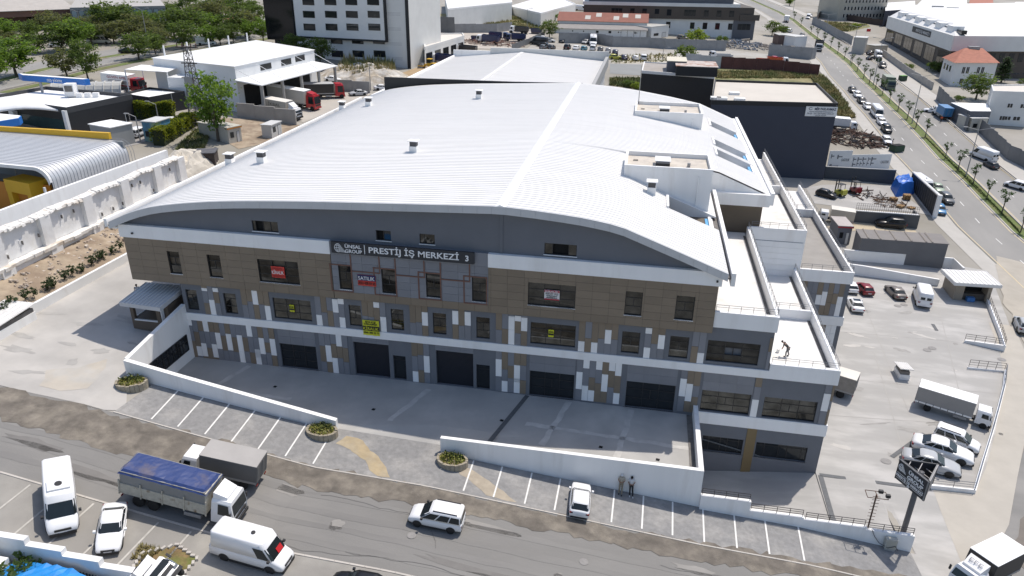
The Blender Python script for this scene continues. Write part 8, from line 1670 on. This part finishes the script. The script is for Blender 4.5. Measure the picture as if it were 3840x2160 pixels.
tufts('dry_grass', 'rough grass of the far weedy lot', [c2_(570, 220), c2_(1000, 250), c2_(810, 320), c2_(700, 310)], 1500, 1.0, straw, 6); tufts('median_grass', 'mown grass of the boulevard median', [(2567, 590), (2560, 578), (2440, 452), (2325, 342), (2330, 349)], 2200, .25, M('median_grass', (.10, .14, .035), .9, .3, 1), 7, .8)
tufts('weeds', 'weeds and long grass on the rocky edge beside the hedge', [c0(1980, 1300), c0(2150, 1210), c0(2080, 1449), CP(1900, 320, 0, 540), CP(1740, 160, 0, 540), CP(1800, 20, 0, 540)], 1800, .6, green_w, 8); tufts('weeds', 'weeds on the tree pit soil near the parked vans', [c5(1330, 1280), c5(1420, 1130), c5(1620, 1190), c5(1480, 1300)], 260, .3, straw, 9)
def mound(name, label, cpx, rx, ry, h, m, seed):
    c = at(*cpx); rr = random.Random(seed); b = MB(); n = 18
    for i in range(n+1):
        for j in range(n+1):
            x, y = -1+2*i/n, -1+2*j/n; k = max(0, 1-x*x-y*y); X_, Y_ = c.x+x*rx, c.y+y*ry; b.v.append((X_, Y_, T(X_, Y_)-.2+h*k**.6*(1+rr.uniform(-.3, .3))))
    for i in range(n):
        for j in range(n): b.f.append((i*(n+1)+j, (i+1)*(n+1)+j, (i+1)*(n+1)+j+1, i*(n+1)+j+1))
    return tag(b.build(name, m), label, 'mound', kind='structure')
mound('rubble_mound', 'rubble mound', cl(1100, 760), 12, 9, 2.6, M('mound_earth', (.40, .34, .26), .95, .25, .6, c2=(.55, .52, .47), ps=.4, pa=.5, bump=.6, bs=3), 1); tufts('dry_grass', 'dry weeds over the rubble mound by the office block', [cl(820, 760), cl(900, 650), cl(1380, 680), cl(1400, 760), cl(1000, 800)], 1200, 1.6, straw, 12, 1.2)
heap('rubble', 'broken concrete lying on the mound by the office block', cl(1130, 720), 9, 6, 140, .45, M('broken_concrete', (.5, .46, .41), .9, .2, 1), 13, 2.6, 1.2)
mound('rock_bank', 'rock bank', CP(1830, 250, 0, 540), 4, 8, 2.4, M('pale_rock', (.55, .51, .44), .95, .2, .6, bump=.8, bs=2), 5)

# ================================================================== PEOPLE
skin = M('skin', (.32, .18, .12), .6, .03, obj=True)
def skinmesh(name, m, parent, verts, edges, rad, sub=1):
    me = bpy.data.meshes.new(name); me.from_pydata(verts, edges, []); me.materials.append(m); o = link(name, me, parent)
    md = o.modifiers.new('skin', 'SKIN'); md.use_smooth_shade = True
    sv = me.skin_vertices[0] if me.skin_vertices else None
    if sv is None:
        bm = bmesh.new(); bm.from_mesh(me); bm.verts.layers.skin.verify(); bm.to_mesh(me); bm.free(); sv = me.skin_vertices[0]
    for i, r in enumerate(rad): sv.data[i].radius = (r, r) if not isinstance(r, tuple) else r
    for d_ in sv.data: d_.use_root = False
    sv.data[0].use_root = True
    ss = o.modifiers.new('subsurf', 'SUBSURF'); ss.levels = sub; ss.render_levels = sub; return o
def person(label, loc, rz, J, shirt, trousers, shoe, hair, cap=None):
    t = thing('person', label, 'person', loc, rz); V_ = Vector
    pel, che, nek, hed = (V_(J[k]) for k in ('pelvis', 'chest', 'neck', 'head')); vs_, es, rs = [pel, che, nek, nek.lerp(hed, .5), hed, hed+(hed-nek).normalized()*.09], [(0, 1), (1, 2), (2, 3), (3, 4), (4, 5)], [.12, (.15, .11), .055, .055, .095, .075]
    fw = V_(J.get('face', (1, 0, -.3))).normalized(); vs_.append(hed+fw*.105); es.append((4, 6)); rs.append(.03)
    for s in ('l', 'r'):
        sg = 1 if s == 'l' else -1; sh_ = che.lerp(nek, .72)+V_((0, sg*.19, 0)); el, ha = V_(J['elbow_'+s]), V_(J['hand_'+s]); b0 = len(vs_); vs_ += [sh_, el, ha.lerp(el, .06), ha]; es += [(1, b0), (b0, b0+1), (b0+1, b0+2), (b0+2, b0+3)]; rs += [.055, .042, .03, (.04, .025)]
        dr = (ha-el).normalized(); si = dr.orthogonal().normalized()
        for q in range(5): L_ = (.055, .085, .095, .088, .07)[q]; o_ = (q-2)*.018; b1 = len(vs_); p0 = ha+si*o_*1.0; vs_ += [p0+dr*L_*.5+si*(-.03 if q == 0 else 0), p0+dr*L_+V_((0, 0, -.02))]; es += [(b0+3, b1), (b1, b1+1)]; rs += [.009, .007]
        hp = pel+V_((0, sg*.09, -.04)); kn, an, fo = V_(J['knee_'+s]), V_(J['ankle_'+s]), V_(J['toe_'+s]); b0 = len(vs_); vs_ += [hp, kn, an]; es += [(0, b0), (b0, b0+1), (b0+1, b0+2)]; rs += [.085, .058, .04]
        J['_'+s] = (sh_, el, hp, kn, an, fo)
    skinmesh('body', skin, t, [tuple(v) for v in vs_], es, rs)
    a, b = J['_l'], J['_r']; sv = [pel+V_((0, 0, .03)), che, nek-(nek-che)*.12, a[0], a[0].lerp(a[1], .8), b[0], b[0].lerp(b[1], .8)]; skinmesh('shirt', shirt, t, [tuple(v) for v in sv], [(0, 1), (1, 2), (1, 3), (3, 4), (1, 5), (5, 6)], [(.16, .13), (.19, .14), .08, .075, .062, .075, .062])
    tv = [pel, a[2], a[3], a[4], b[2], b[3], b[4]]; skinmesh('trousers', trousers, t, [tuple(v) for v in tv], [(0, 1), (1, 2), (2, 3), (0, 4), (4, 5), (5, 6)], [(.15, .125), .1, .075, .06, .1, .075, .06])
    for k in (a, b): skinmesh('shoe', shoe, t, [tuple(k[4]-V_((0, 0, .03))), tuple(k[5])], [(0, 1)], [.055, .045])
    up_h = (hed-nek).normalized(); hv = MB(); c_ = hed+up_h*.05-fw*.025; ax = up_h; e1 = ax.orthogonal().normalized(); e2 = ax.cross(e1); hv.loft([[tuple(c_+ax*z_*1.0+e1*r_*math.cos(w)+e2*r_*math.sin(w)) for w in [6.283*i/10 for i in range(10)]] for r_, z_ in ((.112, -.03), (.118, .02), (.1, .075), (.05, .105))]); hv.build('hair', cap or hair, t, smooth=True); return t
blackm = M('black_hair', (.01, .009, .008), .8, 0); cl_w = M('cloth_white', (.62, .62, .62), .9, .05); cl_k = M('cloth_black', (.02, .02, .022), .9, 0); cl_g = M('cloth_dark_grey', (.045, .045, .045), .9, .05); cl_kh = M('cloth_khaki', (.26, .22, .16), .9, .05); sh_w = M('shoe_white', (.7, .7, .7), .6, 0)
def leanJ(): return dict(pelvis=(-.18, 0, .93), chest=(-.26, 0, 1.28), neck=(-.26, 0, 1.47), head=(-.19, 0, 1.6), face=(1, 0, -.7), elbow_l=(-.2, .27, 1.12), elbow_r=(-.2, -.27, 1.12), hand_l=(.08, .09, 1.14), hand_r=(.08, -.09, 1.14), knee_l=(.06, .11, .5), knee_r=(.02, -.1, .5), ankle_l=(.26, .13, .09), ankle_r=(.12, -.11, .09), toe_l=(.44, .15, .045), toe_r=(.3, -.12, .045))
person('person in khaki clothes and pale cap leaning on the court wall looking down', (.75, -9.98, T(.75, -10)+.02), -math.pi/2-.1, leanJ(), M('cloth_beige', (.42, .38, .31), .9, .05), cl_kh, cl_k, blackm, cap=cl_w)
person('person in white shirt, black trousers and white shoes leaning on the court wall', (1.6, -9.98, T(1.6, -10)+.02), -math.pi/2+.1, leanJ(), cl_w, cl_k, sh_w, blackm)
WJ = dict(pelvis=(0, 0, .9), chest=(.3, 0, 1.18), neck=(.46, 0, 1.3), head=(.58, 0, 1.37), face=(1, 0, -.8), elbow_l=(.42, .2, .98), elbow_r=(.44, -.18, .96), hand_l=(.5, .1, .72), hand_r=(.52, -.06, .72), knee_l=(.12, .12, .48), knee_r=(-.02, -.12, .47), ankle_l=(.1, .16, .09), ankle_r=(-.14, -.14, .09), toe_l=(.29, .17, .045), toe_r=(.05, -.15, .045))
person('worker in dark clothes bending forward on the white terrace', (14.75, 3.55, 4.84), math.pi-.3, WJ, cl_g, M('cloth_grey', (.11, .11, .115), .9, .05), cl_k, blackm)
bk_ = thing('bucket', 'white paint bucket beside the bending worker on the terrace', 'bucket', (14.05, 4.25, 4.835)); MB().lathe([(.13, 0), (.16, .34), (.165, .36), (.14, .36), (.13, .3)], 14).build('pail', M('pail_white', (.7, .7, .68), .5, .03), bk_, smooth=False); MB().lathe([(.10, .31), (.13, .32), (.02, .325)], 12).build('paint', white, bk_)
SJ = dict(pelvis=(0, 0, .92), chest=(.02, 0, 1.28), neck=(.02, 0, 1.46), head=(.05, 0, 1.6), face=(1, 0, -.1), elbow_l=(-.04, .27, 1.12), elbow_r=(-.04, -.27, 1.12), hand_l=(.08, .26, .88), hand_r=(.08, -.26, .88), knee_l=(.03, .1, .49), knee_r=(.01, -.1, .49), ankle_l=(-.02, .11, .09), ankle_r=(-.02, -.11, .09), toe_l=(.17, .13, .045), toe_r=(.17, -.13, .045))
p = at(*c2_(1735, 1235)); person('worker in orange top standing behind the blue tarpaulin truck', (p.x, p.y, p.z), 1.2, dict(SJ), M('cloth_orange', (.6, .10, .03), .8, 0), cl_k, cl_k, blackm)
p = onz(346, 733, 5.0); person('person in white top behind the guard kiosk roof', (p.x, p.y, T(p.x, p.y)+.02), -1.0, dict(SJ), cl_w, cl_k, cl_k, blackm)
tb_ = thing('tool_bag', 'red and black power tool lying at the terrace front railing', 'tool', (16.4, .45, 4.84)); MB().box(-.25, .25, -.12, .12, 0, .2).build('case', cl_k, tb_); MB().box(-.12, .12, -.15, .1, .2, .28).build('handle', M('tool_red', (.4, .02, .02), .5, 0), tb_)
# flag pole at the far right
FP = thing('flagpole', 'red flag on a white pole in front of the white-roofed centre', 'flag'); p = at(*c2_(965, 440)); q_h = hgt(p, c2_(0, 285)[1]); MB().tube((p.x, p.y, p.z), (p.x, p.y, p.z+q_h), .08, .05).build('pole', white, FP); MB().box(p.x, p.x+1.6, p.y-.02, p.y+.02, p.z+q_h-1.3, p.z+q_h-.2).build('flag', M('flag_red', (.5, .01, .015), .6, 0), FP)
# cracks, tyre marks and joints
crk = M('crack_dark', (.15, .145, .138), .95, .1, 2); jnt = M('slab_joint', (.365, .352, .33), .9, .05, 1)
rr = random.Random(21)
def crack(x, y, ang, L, m=crk, w=.03, zf=None, lev=4, amp=.25, name='crack'):
    P = [(x, y)]
    for k in range(int(L/.7)): a = ang+rr.uniform(-amp, amp); P.append((P[-1][0]+.7*math.cos(a), P[-1][1]+.7*math.sin(a)))
    if len(P) > 1: sheet(name, band(P, w), m, lev, zf=zf)
for x, y, a, L in [(-18, -21.9, .03, 22), (-22, -16.9, -.03, 12), (4, -16.9, 0, 14), (-30, -22.2, .02, 14), (-12, -20, 1.9, 3)]: crack(x, y, a, L)
for x, y, a, L in [(27, 2, 1.45, 24), (21, 10, .1, 16), (30, 12, 1.5, 30), (36, 14, 1.35, 26), (26, 30, .05, 16), (24, 18, .05, 18)]: crack(x, y, a, L, jnt, .09, amp=.04, name='slab_joint')
oil = M('oil_stain', (.30, .29, .272), .8, .1, 2); oil2 = M('dust_wash', (.47, .45, .42), .9, .08, 1)
for k in range(26):
    x = rr.uniform(20, 42); y = rr.uniform(2, 42)
    if x < 25.5 and y > 21: continue
    sheet('stain', blotch(x, y, rr.uniform(.2, 1.6), rr.uniform(.12, .5), rr.uniform(-.5, .5), 12, .45, k), oil if k % 3 else oil2, 4)
for k in range(12): sheet('stain', blotch(rr.uniform(-57, -45), rr.uniform(-12, 3), rr.uniform(.3, 2.2), rr.uniform(.15, .5), rr.uniform(-.4, .4), 12, .45, 40+k), M('yard_stain', (.355, .343, .322), .85, .1, 1), 2)
tm_ = M('tyre_mark', (.185, .178, .168), .9, .08, 1)
for y0_, m_ in ((-16.9, tm_), (-18.5, tm_), (-19.9, tm_), (-21.4, tm_)): sheet('wheel_track', ragged(band([(-60+10*k, y0_+.25*math.sin(k*.9)) for k in range(9)], .55), .1, 1.5, int(-y0_)), M('wheel_polish', (.19, .184, .175), .85, .1, .4, c2=(.205, .199, .188), ps=.3, pa=.5, stretch=(.3, 1, 1)), 2)
for x, y in [(-14, -19.3), (-1.5, -18.2), (9, -19.5), (-33, -19.5)]: sheet('manhole', blotch(x, y, .33, .33, 0, 14, .02), M('manhole_iron', (.25, .24, .23), .8, .1, 4), 4)
